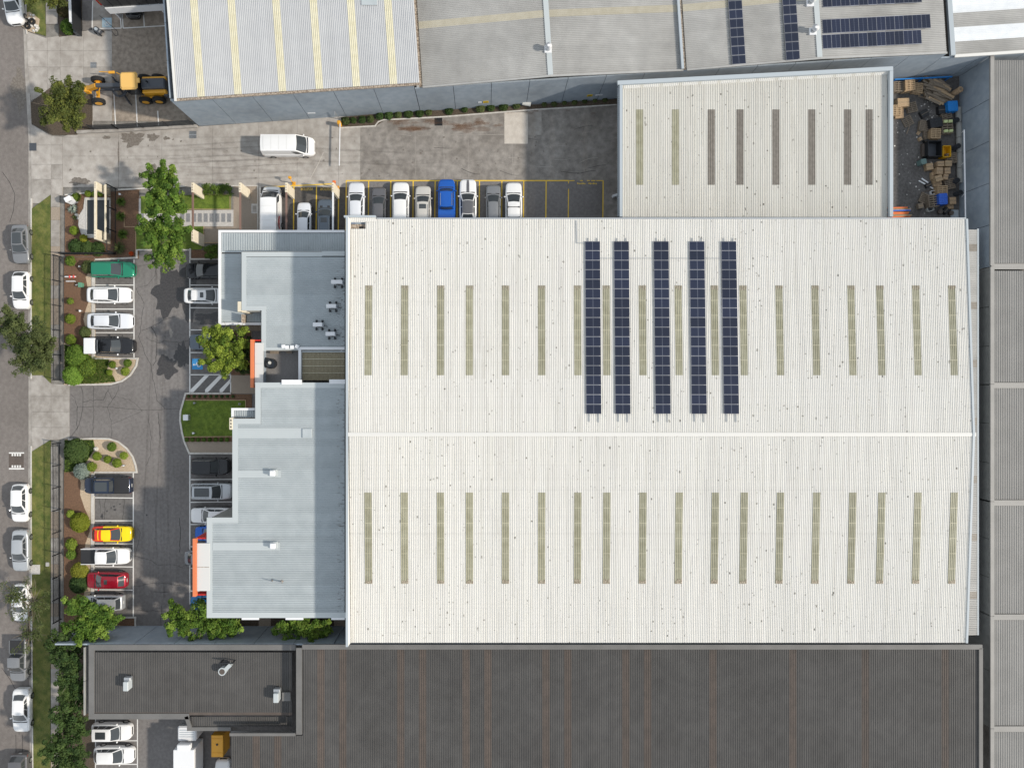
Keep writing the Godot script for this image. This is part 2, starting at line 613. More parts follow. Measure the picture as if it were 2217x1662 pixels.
# ---------------------------------------------------------------- ground
func kerb_line(pts: Array, w := 0.18, top := 0.12, parent: Node = null) -> MeshInstance3D:
	var b := MB.new()
	b.ribbon(path3(pts), w, -0.03, top)
	if parent:
		return put(parent, "kerb", b, M.kerb)
	return struct("kerb", b, M.kerb)


func slabs(called: String, us: Array, vs: Array, mats: Array, top: float, clip: PackedVector2Array = PackedVector2Array()) -> Node3D:
	var root := Node3D.new()
	root.name = called
	add_child(root, true)
	root.set_meta("kind", "structure")
	for i in us.size() - 1:
		for j in vs.size() - 1:
			var g := 0.22
			var q := plan(rect(us[i] + g, vs[j] + g, us[i + 1] - g, vs[j + 1] - g))
			var pieces := [q]
			if clip.size():
				pieces = Geometry2D.intersect_polygons(q, clip)
			for pc in pieces:
				if pc.size() < 3:
					continue
				var b := MB.new()
				b.prism(pc, top - 0.08, top)
				put(root, "slab", b, mats[rng.randi() % mats.size()])
	return root


func crack(parent: Node, pts: Array, w := 0.045) -> void:
	var q := []
	for k in pts.size() - 1:
		var a := P(pts[k][0], pts[k][1])
		var d := P(pts[k + 1][0], pts[k + 1][1])
		var steps := maxi(2, int(a.distance_to(d) / 0.35))
		for s in steps:
			var f := float(s) / steps
			q.append(a.lerp(d, f) + Vector3(rng.randf_range(-0.07, 0.07), 0, rng.randf_range(-0.07, 0.07)))
	q.append(P(pts[-1][0], pts[-1][1]))
	var b := MB.new()
	b.ribbon(q, w, 0.0, 0.005)
	put(parent, "crack", b, M.crack)


func blob(parent: Node, called: String, u: float, v: float, ru: float, rv: float, y: float, mat: Material, wob := 0.22, sd := 1) -> void:
	var fn := FastNoiseLite.new()
	fn.seed = sd
	fn.frequency = 0.9
	var q := []
	for k in 44:
		var t := TAU * k / 44.0
		var r := 1.0 + wob * (fn.get_noise_2d(cos(t) * 1.1, sin(t) * 1.1) * 1.9 + 0.35 * fn.get_noise_2d(cos(t) * 3.0, sin(t) * 3.0))
		q.append([u + cos(t) * ru * r, v + sin(t) * rv * r])
	var b := MB.new()
	b.prism(plan(q), y - 0.001, y)
	put(parent, called, b, mat)


func stripe(parent: Node, pts: Array, mat: Material, w := 0.11, y := 0.012) -> void:
	var b := MB.new()
	b.ribbon(path3(pts), w, y - 0.004, y)
	put(parent, "painted_line", b, mat)


func build_ground() -> void:
	var b := MB.new()
	b.quad(Vector3(-160, -0.06, 160), Vector3(160, -0.06, 160), Vector3(160, -0.06, -160), Vector3(-160, -0.06, -160))
	struct("ground", b, M.dirt_base)
	b = MB.new()
	b.prism(plan([[-700, -900], [54, -900], [54, 60], [60, 200], [63, 330], [61, 700], [61, 1100], [65, 1662], [70, 2600], [-700, 2600]]), -0.055, -0.03)
	var road := struct("road", b, M.road)
	# repair patch, faded red crossing plate and its marks, wet run-off by the kerb
	b = MB.new()
	b.prism(plan(rect(18, 983, 50, 1012)), -0.029, -0.024)
	put(road, "red_surface_patch", b, M.roof_rust)
	for r in [[18, 979, 51, 981.5], [18, 1013, 51, 1016]]:
		b = MB.new()
		b.prism(plan(rect(r[0], r[1], r[2], r[3])), -0.029, -0.022)
		put(road, "painted_line", b, M.paint_white)
	for k in 4:
		for r in [[982, 987], [1007, 1012]]:
			b = MB.new()
			b.prism(plan(rect(24 + k * 5.6, r[0], 27.5 + k * 5.6, r[1])), -0.024, -0.019)
			put(road, "painted_tooth", b, M.paint_white)
	blob(road, "damp_patch", 42, 195, 15, 42, -0.024, M.stain, 0.5, 5)
	for c in [[[4, 372], [20, 395], [31, 420], [28, 455], [20, 480]], [[2, 1445], [20, 1470], [42, 1510], [40, 1590]], [[33, 1590], [34, 1662]], [[47, 1590], [48, 1660]]]:
		var q := []
		for p in c:
			q.append(P(p[0], p[1]))
		b = MB.new()
		b.ribbon(q, 0.05, -0.03, -0.024)
		put(road, "crack", b, M.crack)
	# street kerb and channel
	b = MB.new()
	b.ribbon(path3([[50, -400], [52, 20], [57, 150], [65, 300], [65, 700], [65, 1100], [68, 1662], [74, 2400]]), 0.46, -0.05, 0.0)
	struct("channel", b, M.concrete_dim)
	for r in [[[[54, -400], [56, 20], [57.5, 74]]], [[[67.5, 430], [67.5, 820]]], [[[67.5, 965], [67.5, 1200], [71, 1662], [77, 2400]]]]:
		kerb_line(r[0], 0.15, 0.10)
	# verge lawns
	for r in [[[[57, -300], [98, -300], [98, 78], [58, 66]], "verge"], [[[69, 452], [109, 422], [109, 829], [92, 812], [69, 812]], "verge"], [[[69, 977], [109, 952], [109, 1662], [109, 2400], [76, 2400], [72, 1662], [69, 1200]], "verge"]]:
		var o := struct("verge", slab(r[0], -0.05, 0.075), M.grass)
		o.name = "grass_verge"
	# footpath slabs
	var vs := []
	for k in 14:
		vs.append(420 + k * 28.3)
	slabs("footpath", [110, 129], vs, [M.concrete_dim, M.aggregate], 0.08)
	vs = []
	for k in 30:
		vs.append(966 + k * 28.3)
	slabs("footpath", [110, 127], vs, [M.concrete_dim, M.aggregate], 0.08)
	vs = []
	for k in 8:
		vs.append(-140 + k * 27.5)
	slabs("footpath", [99, 125], vs, [M.concrete_dim, M.concrete], 0.08)
	# crossovers
	slabs("driveway", [58, 102, 130, 180, 242], [52, 110, 145, 195, 262], [M.concrete, M.concrete, M.concrete_dim], 0.03, plan([[57, 68], [97, 82], [127, 78], [190, 66], [242, 66], [242, 262], [195, 262], [110, 195], [66, 218], [60, 140]]))
	slabs("driveway", [66, 110, 135], [262, 314, 356, 388, 440], [M.concrete_dim, M.concrete], 0.03, plan([[66, 268], [112, 295], [135, 296], [135, 423], [110, 423], [68, 450]]))
	slabs("driveway", [66, 110, 150], [812, 858, 891, 925, 985], [M.concrete_dim], 0.03, plan([[66, 806], [92, 812], [110, 830], [150, 833], [150, 949], [109, 952], [68, 979]]))
	# concrete drive along the north wall
	slabs("concrete_drive", [135, 256, 350, 460, 560, 643, 733, 780], [240, 297, 338, 405], [M.concrete], 0.02, plan([[135, 296], [160, 286], [430, 274], [740, 252], [780, 256], [780, 404], [135, 420]]))
	var yard := struct("yard", slab([[780, 250], [900, 244], [1100, 230], [1340, 214], [1960, 175], [2120, 160], [2120, 520], [500, 520], [500, 404], [780, 404]], -0.06, 0.016), M.yard)
	for r in [[1092, 243, 1143, 311, 0.0], [1143, 238, 1172.5, 292, 0.0]]:
		put(yard, "concrete_patch", slab(rect(r[0], r[1], r[2], r[3]), 0.0, 0.021 if r[0] < 1100 else 0.020), M.new_concrete if r[0] < 1100 else M.concrete_dim)
	for u in [898.0, 960.0, 1013.0, 1108.0]:
		b = MB.new()
		b.ribbon(path3([[u, 262], [u + 2, 386]]), 0.05, 0.015, 0.0195)
		put(yard, "joint", b, M.concrete_dim)
	b = MB.new()
	b.ribbon(path3([[905, 293], [1092, 291]]), 0.05, 0.015, 0.0195)
	put(yard, "joint", b, M.concrete_dim)
	for k in 26:
		var u := rng.randf_range(800, 1300)
		var v := rng.randf_range(270, 380)
		b = MB.new()
		var q := []
		var dir := rng.randf_range(-0.25, 0.25)
		for s in 9:
			q.append(P(u + s * 5.0, v + sin(s * 0.3 + k) * 5.0 + dir * s * 5))
		b.ribbon(q, rng.randf_range(0.03, 0.06), 0.015, 0.0205)
		put(yard, "tyre_scuff", b, M.concrete_dim if k % 3 else M.crack)
	struct("scrap_yard_floor", slab([[1850, 170], [2120, 140], [2120, 520], [1850, 520]], 0.016, 0.021), M.pit)
	# stains where water has run across the drive
	var holder := thing_struct("drive_stains")
	for r in [[289, 302, 26, 16, 7], [330, 298, 12, 8, 8], [230, 297, 8, 4, 9], [360, 299, 7, 3.5, 10], [256, 330, 1.6, 26, 11], [170, 392, 22, 8, 12], [330, 372, 20, 12, 13]]:
		blob(holder, "stain", r[0], r[1], r[2], r[3], 0.025, M.stain, 0.4, r[4])
	for k in 16:
		var v := rng.randf_range(305, 385)
		var q := []
		var u := rng.randf_range(140, 700)
		for s in 14:
			q.append(P(u + s * 22.0, v + sin(s * 0.25 + k) * 6.0))
		for off in [0.0, 1.45]:
			var q2 := []
			for p in q:
				q2.append(p + Vector3(0, 0, off))
			b = MB.new()
			b.ribbon(q2, rng.randf_range(0.14, 0.24), 0.02, 0.0255 + k * 0.0003)
			put(holder, "tyre_track", b, M.tyre_film)
	for k in 26:
		blob(holder, "clay_stain", rng.randf_range(835, 1090), rng.randf_range(258, 282), rng.randf_range(8, 26), rng.randf_range(2, 6), 0.0225 + 0.0004 * k, M.clay_film, 0.5, 500 + k)
	for k in 12:
		blob(holder, "clay_stain", rng.randf_range(1050, 1330), rng.randf_range(232, 246), rng.randf_range(4, 12), rng.randf_range(1, 3), 0.0225 + 0.0004 * k, M.clay_film, 0.5, 540 + k)
	for k in 60:
		blob(holder, "oil_drip", rng.randf_range(150, 1300), rng.randf_range(290, 388), rng.randf_range(0.6, 2.6), rng.randf_range(0.6, 2.2), 0.036, M.stain, 0.4, 100 + k)
	b = MB.new()
	b.ribbon(path3([[672, 386], [690, 352], [700, 330]]), 0.06, 0.02, 0.026)
	put(holder, "scrape", b, M.new_concrete)
	# planting strip under the north wall
	var strip := struct("planting_strip", slab([[738, 254], [820, 246], [1150, 228], [1336, 214], [1336, 229], [1150, 238], [830, 262], [815, 272], [740, 276]], -0.05, 0.07), M.soil)
	kerb_line([[736, 277], [812, 273], [819, 264], [830, 260], [960, 253], [1150, 238], [1336, 227]], 0.15, 0.09, strip)
	# neighbour's apron to the north-west and its bays
	struct("neighbour_apron", slab([[242, -300], [460, -300], [460, 262], [242, 262]], -0.055, 0.015), M.apron)
	struct("neighbour_apron", slab([[178, 66], [198, 66], [198, -300], [178, -300]], -0.055, 0.02), M.asphalt)
	struct("neighbour_apron", slab([[199, 66], [241, 66], [241, -300], [199, -300]], -0.055, 0.018), M.concrete_dim)
	var bays := thing_struct("neighbour_bay_markings")
	for q in [[[200, 62], [262, 61]], [[262, 61], [260, 36]], [[266, 61], [369, 55]], [[266, 61], [264, 30]], [[312, 58], [310, 28]], [[360, 55], [357, 28]], [[364, 55], [362, 30]], [[199, 60], [200, 2]], [[200, 276], [199, 230]], [[250, 276], [246, 200]], [[297, 274], [293, 200]], [[343, 272], [341, 240]]]:
		stripe(bays, q, M.paint_white, 0.12, 0.026)
	access_mark(bays, 231, 49, 21, M.paint_faded_blue, 0.3, 0.024)
	# south neighbour's yard
	struct("south_yard", slab([[128, 1380], [700, 1380], [700, 1900], [128, 1900]], -0.055, 0.0), M.asphalt)
	var sb := thing_struct("south_bay_markings")
	for q in [[[206, 1548], [206, 1662]], [[297, 1555], [297, 1662]], [[206, 1603], [297, 1603]], [[206, 1654], [297, 1654]]]:
		stripe(sb, q, M.paint_white)


func thing_struct(called: String) -> Node3D:
	var o := Node3D.new()
	o.name = called
	o.set_meta("kind", "structure")
	add_child(o, true)
	return o


func access_mark(parent: Node, u: float, v: float, size: float, mat: Material, turn: float, y: float) -> void:
	var b := MB.new()
	b.prism(plan(rect(u - size * 0.5, v - size * 0.5, u + size * 0.5, v + size * 0.5)), y - 0.004, y)
	put(parent, "access_symbol_field", b, mat)
	b = MB.new()
	var k := size * S * 0.5
	var c := P(u, v)
	var t := Basis(Vector3.UP, turn)
	var ring := []
	for s in 14:
		var a := -0.6 + 4.6 * s / 13.0
		ring.append(c + t * (Vector3(-0.05 + cos(a) * 0.42, 0, 0.25 + sin(a) * 0.42) * k))
	b.ribbon(ring, k * 0.13, y, y + 0.004)
	b.ribbon([c + t * (Vector3(-0.1, 0, -0.45) * k), c + t * (Vector3(-0.05, 0, 0.15) * k), c + t * (Vector3(0.4, 0, 0.18) * k), c + t * (Vector3(0.62, 0, 0.62) * k)], k * 0.16, y, y + 0.005)
	b.ribbon([c + t * (Vector3(-0.08, 0, -0.12) * k), c + t * (Vector3(0.35, 0, -0.12) * k)], k * 0.12, y, y + 0.0045)
	b.tube(c + t * (Vector3(-0.12, 0, -0.68) * k) + Vector3(0, y, 0), c + t * (Vector3(-0.12, 0, -0.68) * k) + Vector3(0, y + 0.004, 0), k * 0.15, k * 0.15, 10)
	put(parent, "access_symbol", b, M.paint_white)


func build_carpark() -> void:
	var cp := struct("car_park", slab([[150, 545], [206, 557], [560, 530], [600, 700], [600, 1365], [150, 1365], [150, 975], [135, 948], [135, 833], [150, 800]], -0.06, 0.0), M.asphalt)
	# drying wet areas on the asphalt
	blob(cp, "wet_patch", 377, 626, 42, 52, 0.0075, M.wet, 0.30, 21)
	blob(cp, "wet_patch", 408, 660, 14, 36, 0.009, M.wet, 0.30, 22)
	blob(cp, "wet_patch", 362, 795, 22, 22, 0.0075, M.wet, 0.40, 23)
	blob(cp, "wet_patch", 396, 770, 16, 26, 0.009, M.wet, 0.45, 24)
	blob(cp, "wet_patch", 450, 690, 28, 14, 0.0075, M.wet, 0.4, 25)
	blob(cp, "oil_spot", 220, 1117, 3, 5, 0.009, M.wet, 0.3, 26)
	blob(cp, "oil_spot", 259, 1091, 1.6, 1.6, 0.009, M.wet, 0.3, 27)
	blob(cp, "oil_spot", 317, 1115, 1.6, 2, 0.009, M.wet, 0.3, 28)
	blob(cp, "dry_patch", 369, 719, 4, 9, 0.005, M.yard, 0.5, 29)
	for c in [
		[[152, 852], [160, 862], [166, 880], [232, 880], [305, 888], [350, 886], [390, 884]],
		[[175, 838], [180, 862], [176, 900], [168, 925], [155, 942]],
		[[166, 880], [166, 930]], [[201, 835], [202, 900], [200, 946]],
		[[257, 832], [250, 858], [240, 862], [233, 840]], [[180, 870], [195, 866], [222, 866], [233, 845]],
		[[250, 858], [232, 881], [241, 918], [240, 948]], [[250, 857], [285, 868], [307, 889], [270, 907], [241, 918]],
		[[297, 576], [320, 572], [338, 574], [335, 598], [318, 618], [294, 624]],
		[[294, 624], [312, 655], [306, 680], [304, 716], [300, 728], [312, 765], [328, 795], [330, 820], [337, 850], [338, 866], [356, 884]],
		[[306, 716], [325, 708], [350, 695], [378, 685]], [[325, 708], [335, 720], [340, 730], [337, 780], [330, 792]],
		[[316, 731], [340, 742], [360, 738], [388, 742], [408, 737]],
		[[320, 898], [327, 948], [325, 985], [315, 1008]], [[342, 895], [347, 950]], [[297, 1142], [303, 1154], [296, 1185], [292, 1204]],
		[[290, 1204], [325, 1211], [340, 1222], [375, 1222], [392, 1228], [405, 1223]],
		[[285, 1268], [300, 1268], [330, 1262], [350, 1262], [390, 1267], [408, 1265]],
		[[330, 1282], [364, 1281]], [[285, 1322], [315, 1322], [360, 1322]], [[387, 1120], [391, 1150], [388, 1195]],
		[[214, 1070], [217, 1110]], [[230, 1070], [226, 1095], [225, 1124]], [[269, 1075], [265, 1125]], [[348, 1355], [349, 1310]], [[222, 665], [222, 690]], [[245, 560], [262, 580], [285, 600]]]:
		crack(cp, c, rng.randf_range(0.025, 0.055))
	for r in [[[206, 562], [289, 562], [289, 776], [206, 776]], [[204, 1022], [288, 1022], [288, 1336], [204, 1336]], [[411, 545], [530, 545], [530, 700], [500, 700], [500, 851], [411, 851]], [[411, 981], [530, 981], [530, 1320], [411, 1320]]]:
		put(cp, "bay_surface", slab(r, 0.0, 0.0035), M.bay)  # darker bay asphalt; on the office rows it is shade put into the colour
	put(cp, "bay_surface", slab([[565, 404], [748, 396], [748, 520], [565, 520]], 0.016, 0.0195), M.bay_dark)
	put(cp, "bay_surface", slab([[750, 391], [1306, 391], [1306, 520], [750, 520]], 0.016, 0.0192), M.asphalt)
	for r in [[206, 289, 580, 51, 4], [204, 288, 1050, 50, 6], [411, 500, 580, 50, 5], [411, 500, 1012, 49, 6]]:
		for k in r[4]:
			for j in 4:
				blob(cp, "oil_drip", lerpf(r[0], r[1], rng.randf_range(0.25, 0.8)), r[2] + r[3] * k + rng.randf_range(-7, 7), rng.randf_range(1.0, 3.0), rng.randf_range(0.8, 2.4), 0.0095, M.wet, 0.4, 300 + k * 7 + j)
	for k in 6:
		for off in [0.0, 1.45]:
			var q := []
			for s in 22:
				q.append(P(310 + k * 9 + sin(s * 0.2 + k) * 9.0 - (0 if s < 11 else 0), 560 + s * 35.0) + Vector3(off, 0, 0))
			var tb := MB.new()
			tb.ribbon(q, 0.2, 0.0, 0.0052 + k * 0.0003)
			put(cp, "tyre_track", tb, M.tyre_film)
	var lines := thing_struct("bay_markings")
	for q in [
		[[289.5, 562], [289.5, 775]], [[206, 617], [289, 617]], [[206, 669], [289, 669]], [[206, 720], [289, 720]],
		[[288, 1023], [288, 1334]], [[205, 1077], [288, 1078]], [[205, 1127], [288, 1127]], [[205, 1177], [288, 1177]], [[205, 1226], [288, 1227]], [[205, 1276], [288, 1277]],
		[[410.5, 545], [410.5, 850]], [[410, 617], [520, 617]], [[410, 666], [520, 667]], [[410, 714], [470, 714]], [[410, 763], [470, 763]], [[410, 811], [500, 811]], [[499, 811], [499, 850]],
		[[410.5, 985], [410.5, 1308]], [[410, 1038], [520, 1037]], [[410, 1087], [520, 1086]], [[410, 1135], [520, 1135]], [[410, 1183], [520, 1183]], [[410, 1230], [520, 1230]], [[410, 1279], [520, 1279]]]:
		stripe(lines, q, M.paint_white, 0.13 if q[0][0] == q[1][0] else 0.11)
	for k in 3:
		var u := 412 + k * 31.5
		var b := MB.new()
		b.prism(plan([[u, 843], [u + 30, 813], [u + 30 + (2 if k == 2 else 10), 813 if k < 2 else 818], [u + 6, 849], [u, 849]]), 0.007, 0.012)
		put(lines, "hatch_stripe", b, M.paint_white)
	access_mark(lines, 427, 788, 23, M.paint_blue, PI * 0.5, 0.013)
	var yl := thing_struct("yellow_bay_markings")
	stripe(yl, [[749, 391], [1231, 391]], M.paint_yellow, 0.13, 0.024)
	for u in [749.5, 798.0, 846.0, 894.5, 942.0, 990.0, 1038.0, 1086.6, 1134.0, 1182.5, 1306.0]:
		stripe(yl, [[u, 391], [u - 1, 500]], M.paint_yellow, 0.12, 0.0245)
	stripe(yl, [[1231, 391], [1231, 397]], M.paint_yellow, 0.10, 0.0245)
	stripe(yl, [[1231, 409], [1230, 500]], M.paint_yellow, 0.10, 0.0245)
	for q in [[1232, 1244], [1256, 1262], [1271, 1277], [1280, 1289], [1291, 1306]]:
		stripe(yl, [[q[0], 391], [q[1], 391]], M.paint_yellow, 0.09, 0.024)
	stripe(yl, [[573, 405], [718, 398]], M.paint_yellow, 0.12, 0.024)
	for u in [636.0, 685.0, 733.0]:
		stripe(yl, [[u, 402], [u - 1, 520]], M.paint_yellow, 0.12, 0.0245)
	for k in 12:
		var b := MB.new()
		var u := 1250 + k * 3.1 + (6 if k > 5 else 0)
		b.prism(plan(rect(u, 395.0 + (k % 3) * 0.7, u + 1.7, 398.4 + (k % 2) * 0.6)), 0.02, 0.024)
		put(yl, "worn_lettering", b, M.paint_yellow)
	for u in [664.0, 706.5]:
		var tm := TextMesh.new()
		tm.text = "VISITOR"
		tm.font = SystemFont.new()
		tm.font.font_names = PackedStringArray(["Droid Sans"])
		tm.font_size = 32
		tm.pixel_size = 0.0125
		tm.depth = 0.004
		mi(yl, "lettering", tm, M.paint_yellow, Transform3D(Basis(Vector3.UP, PI) * Basis(Vector3.RIGHT, -PI / 2), P(u, 409, 0, 0.0235)))


# ---------------------------------------------------------------- sheet-metal roofs
# one ribbed sheet: x across (0..w), z along (0..len), y up
func sheet_mesh(w: float, length: float, ribs := 4, rib_h := 0.042) -> ArrayMesh:
	var key := "s%.3f_%.3f_%d_%.3f" % [w, length, ribs, rib_h]
	if meshes.has(key):
		return meshes[key]
	var b := MB.new()
	var p := w / ribs
	var prof := []
	for k in ribs:
		var x := p * k
		prof.append_array([Vector2(x, 0), Vector2(x + p * 0.54, 0), Vector2(x + p * 0.66, rib_h), Vector2(x + p * 0.86, rib_h)])
	prof.append(Vector2(w, 0))
	for k in prof.size() - 1:
		var a: Vector2 = prof[k]
		var c: Vector2 = prof[k + 1]
		b.quad(Vector3(a.x, a.y, 0), Vector3(a.x, a.y, length), Vector3(c.x, c.y, length), Vector3(c.x, c.y, 0))
	meshes[key] = b.mesh()
	return meshes[key]


# rows of sheets. o: a corner; ax: unit vector across; al: unit vector along the ribs
func sheet(parent: Node, called: String, o: Vector3, ax: Vector3, al: Vector3, w: float, length: float, mat: Material, ribs := 4, rib_h := 0.042) -> void:
	var y := al.cross(ax).normalized()
	var x := ax
	if y.y < 0:
		y = -y
	# keep the basis right-handed: x cross y = z
	if x.cross(y).dot(al) < 0:
		o += ax * w
		x = -ax
	if called in ["roof_sheet", "skylight", "rusty_sheet"]:
		mat = aged(mat, 0.02 if mat in [M.roof_white, M.roof_rear, M.roof_pale, M.skylight_cream] else (0.05 if called != "roof_sheet" else 0.035))
	if mat in variants.get(M.roof_office, []) or mat in variants.get(M.roof_grey, []):
		rib_h = 0.068
	mi(parent, called, sheet_mesh(w, length, ribs, rib_h), mat, Transform3D(Basis(x, y, al), o))


func roof_run(parent: Node, o: Vector3, ax: Vector3, al: Vector3, total: float, length: float, mat: Material, sw := 0.77, odd := {}, odd_mat: Material = null, odd_name := "skylight", called := "roof_sheet") -> void:
	var n := maxi(1, int(round(total / sw)))
	var w := total / n
	for k in n:
		if odd.has(k):
			sheet(parent, odd_name, o + ax * (w * k) + Vector3(0, 0.012, 0), ax, al, w, length, odd_mat)
		else:
			sheet(parent, called, o + ax * (w * k), ax, al, w, length, mat)


func wall_panels(parent: Node, a: Vector3, b: Vector3, h: float, mat: Material, pw := 4.3, th := 0.16, y0 := -0.05) -> void:
	var d := b - a
	d.y = 0
	var n := maxi(1, int(round(d.length() / pw)))
	var z := d.normalized()
	var x := Vector3.UP.cross(z)
	var bs := Basis(x, Vector3.UP, z)
	var w := d.length() / n
	for k in n:
		var m := MB.new()
		m.obox(Transform3D(bs, a + z * (w * (k + 0.5)) + Vector3(0, (h + y0) * 0.5, 0)), Vector3(th, h - y0, w - 0.05))
		put(parent, "wall_panel", m, mat)
	var core := MB.new()
	core.obox(Transform3D(bs, (a + b) * 0.5 + Vector3(0, (h - 0.1 + y0) * 0.5, 0)), Vector3(th * 0.4, h - 0.1 - y0, d.length() - 0.1))
	put(parent, "joint_filler", core, M.dark_gap)


func strip_box(parent: Node, called: String, a: Vector3, b: Vector3, w: float, t: float, mat: Material) -> void:
	var m := MB.new()
	m.bar(a, b, w, t)
	put(parent, called, m, mat)


# grime gathered on the down-slope lap of a skylight and its purlin fixings
func skylight_trim(t: Node, o: Vector3, ax: Vector3, al: Vector3, w: float, length: float) -> void:
	var up := Vector3(0, 0.05, 0)
	for k in 4:
		var f := (k + 0.75) / 4.0
		strip_box(t, "lap_grime", o + ax * (w * f) + up, o + ax * (w * f) + al * rng.randf_range(0.22, 0.5) + up, w * 0.14, 0.022, M.gutter_dirt)
	for k in range(1, 6):
		var c := o + al * (length * k / 6.0) + up
		strip_box(t, "fixing_row", c, c + ax * w, 0.035, 0.02, M.skylight_cream)


const MAIN_EAVE := 9.1
const MAIN_RIDGE := 10.1
const MAIN_PARAPET := 10.2


func main_roof_height(v: float) -> float:
	if v < 940.0:
		return lerpf(MAIN_EAVE, MAIN_RIDGE, (v - 473.0) / 467.0)
	return lerpf(MAIN_RIDGE, MAIN_EAVE, (v - 940.0) / 452.0)


func build_main_warehouse() -> void:
	var t := thing("warehouse", "long white sheet metal warehouse roof carrying five solar strips", "warehouse")
	var x0 := P(752, 0, MAIN_PARAPET).x + 0.1
	var x1 := P(2093, 0, MAIN_EAVE).x
	var zr := P(0, 940, MAIN_RIDGE).z
	var zn := P(0, 474, MAIN_EAVE).z
	var zs := P(0, 1391, MAIN_EAVE).z
	var w := 15.63 * S * (HC - 9.6) / HC
	var g0 := P(742.6, 0, 9.6).x
	var sky := [3, 8, 13, 17, 22, 27, 32, 36, 41, 46, 51, 55, 60, 65, 70, 74, 79, 84]
	for side in 2:
		var ze := zn if side == 0 else zs
		var run := Vector3(0, MAIN_RIDGE - MAIN_EAVE, zr - ze)
		var full := run.length()
		var al := run / full
		# skylight band along the slope
		var va := 618.0 if side == 0 else 1263.0
		var vb := 812.0 if side == 0 else 1066.0
		var ha := main_roof_height(va)
		var hb := main_roof_height(vb)
		var sa := absf(P(0, va, ha).z - ze) / absf(al.z)
		var sb := absf(P(0, vb, hb).z - ze) / absf(al.z)
		var k := 0
		while true:
			var xa := maxf(x0, g0 + w * k)
			var xb := minf(x1, g0 + w * (k + 1))
			if xa >= x1 - 0.05:
				break
			var o := Vector3(xa, MAIN_EAVE, ze)
			var notch := side == 0 and xb < P(814, 0, MAIN_EAVE).x
			var st := 1.02 if notch else 0.0
			if k in sky:
				sheet(t, "roof_sheet", o, Vector3.RIGHT, al, xb - xa, sa, M.roof_white)
				sheet(t, "skylight", o + al * sa + Vector3(0, 0.02, 0), Vector3.RIGHT, al, xb - xa, sb - sa, M.skylight_olive)
				skylight_trim(t, o + al * sa, Vector3.RIGHT, al, xb - xa, sb - sa)
				sheet(t, "roof_sheet", o + al * sb, Vector3.RIGHT, al, xb - xa, full - sb, M.roof_white)
			else:
				sheet(t, "roof_sheet", o + al * st, Vector3.RIGHT, al, xb - xa, full - st, M.roof_white)
			k += 1
	# ridge capping
	var rc := MB.new()
	rc.quad(Vector3(x0 - 0.1, MAIN_RIDGE + 0.035, zr + 0.19), Vector3(x1 + 0.25, MAIN_RIDGE + 0.035, zr + 0.19), Vector3(x1 + 0.25, MAIN_RIDGE + 0.075, zr), Vector3(x0 - 0.1, MAIN_RIDGE + 0.075, zr))
	rc.quad(Vector3(x0 - 0.1, MAIN_RIDGE + 0.075, zr), Vector3(x1 + 0.25, MAIN_RIDGE + 0.075, zr), Vector3(x1 + 0.25, MAIN_RIDGE + 0.035, zr - 0.19), Vector3(x0 - 0.1, MAIN_RIDGE + 0.035, zr - 0.19))
	put(t, "ridge_cap", rc, M.white_cap)
	# barge flashings on the gables
	for ze in [zn, zs]:
		var m := MB.new()
		m.bar(Vector3(x1, MAIN_EAVE + 0.05, ze), Vector3(x1, MAIN_RIDGE + 0.05, zr), 0.2, 0.13)
		put(t, "barge_cap", m, M.capping)
		# white lining from the roof up to the level west parapet
		m = MB.new()
		m.quad(Vector3(x0, MAIN_EAVE - 0.1, ze), Vector3(x0, MAIN_RIDGE - 0.1, zr), Vector3(x0 - 0.06, MAIN_PARAPET - 0.05, zr), Vector3(x0 - 0.06, MAIN_PARAPET - 0.05, ze))
		put(t, "parapet_lining", m, M.white_cap)
	strip_box(t, "parapet_cap", Vector3(x0 - 0.16, MAIN_PARAPET - 0.05, zn - 0.1), Vector3(x0 - 0.16, MAIN_PARAPET - 0.05, zs), 0.22, 0.14, M.capping)
	strip_box(t, "eave_gutter", Vector3(P(815, 0, MAIN_EAVE).x, MAIN_EAVE - 0.1, zn - 0.07), Vector3(x1, MAIN_EAVE - 0.1, zn - 0.07), 0.16, 0.14, M.galv)
	# recessed sump in the north-west corner
	var s0 := P(752, 471, MAIN_EAVE)
	var s1 := P(814, 497, MAIN_EAVE)
	var e := MAIN_EAVE - 7.5
	var mid := (s0 + s1) * 0.5
	strip_box(t, "sump_parapet", Vector3(s0.x - 0.3, 7.62 + e, s0.z - 0.05), Vector3(s1.x, 7.62 + e, s0.z - 0.05), 0.2, 0.5, M.capping)
	for k in 14:
		sheet(t, "sump_lining", Vector3(s0.x + 0.3 + k * (s1.x - s0.x - 0.3) / 14.0, 7.78 + e, s0.z + 0.06), Vector3.RIGHT, Vector3(0, -0.45, 0.55).normalized(), (s1.x - s0.x - 0.3) / 14.0, 0.5, M.white_cap, 1, 0.03)
	var sb2 := MB.new()
	sb2.box(Vector3(mid.x + 0.1, 7.2 + e, s1.z - 0.3), Vector3(s1.x - s0.x - 0.35, 0.05, 0.62))
	put(t, "sump_floor", sb2, M.gutter_dirt)
	sb2 = MB.new()
	sb2.box(Vector3(mid.x - 0.1, 7.26 + e, s1.z - 0.28), Vector3(0.36, 0.06, 0.22))
	put(t, "sump_outlet", sb2, M.dark_gap)
	# walls
	wall_panels(t, Vector3(x0 - 0.16, 0, zn + 0.35), Vector3(x0 - 0.16, 0, zs - 0.4), MAIN_PARAPET - 0.14, M.wall_blue, 5.2)
	wall_panels(t, Vector3(x0 + 0.4, 0, zn + 0.35), Vector3(x1 - 0.4, 0, zn + 0.35), 8.75, M.wall_blue, 5.2)
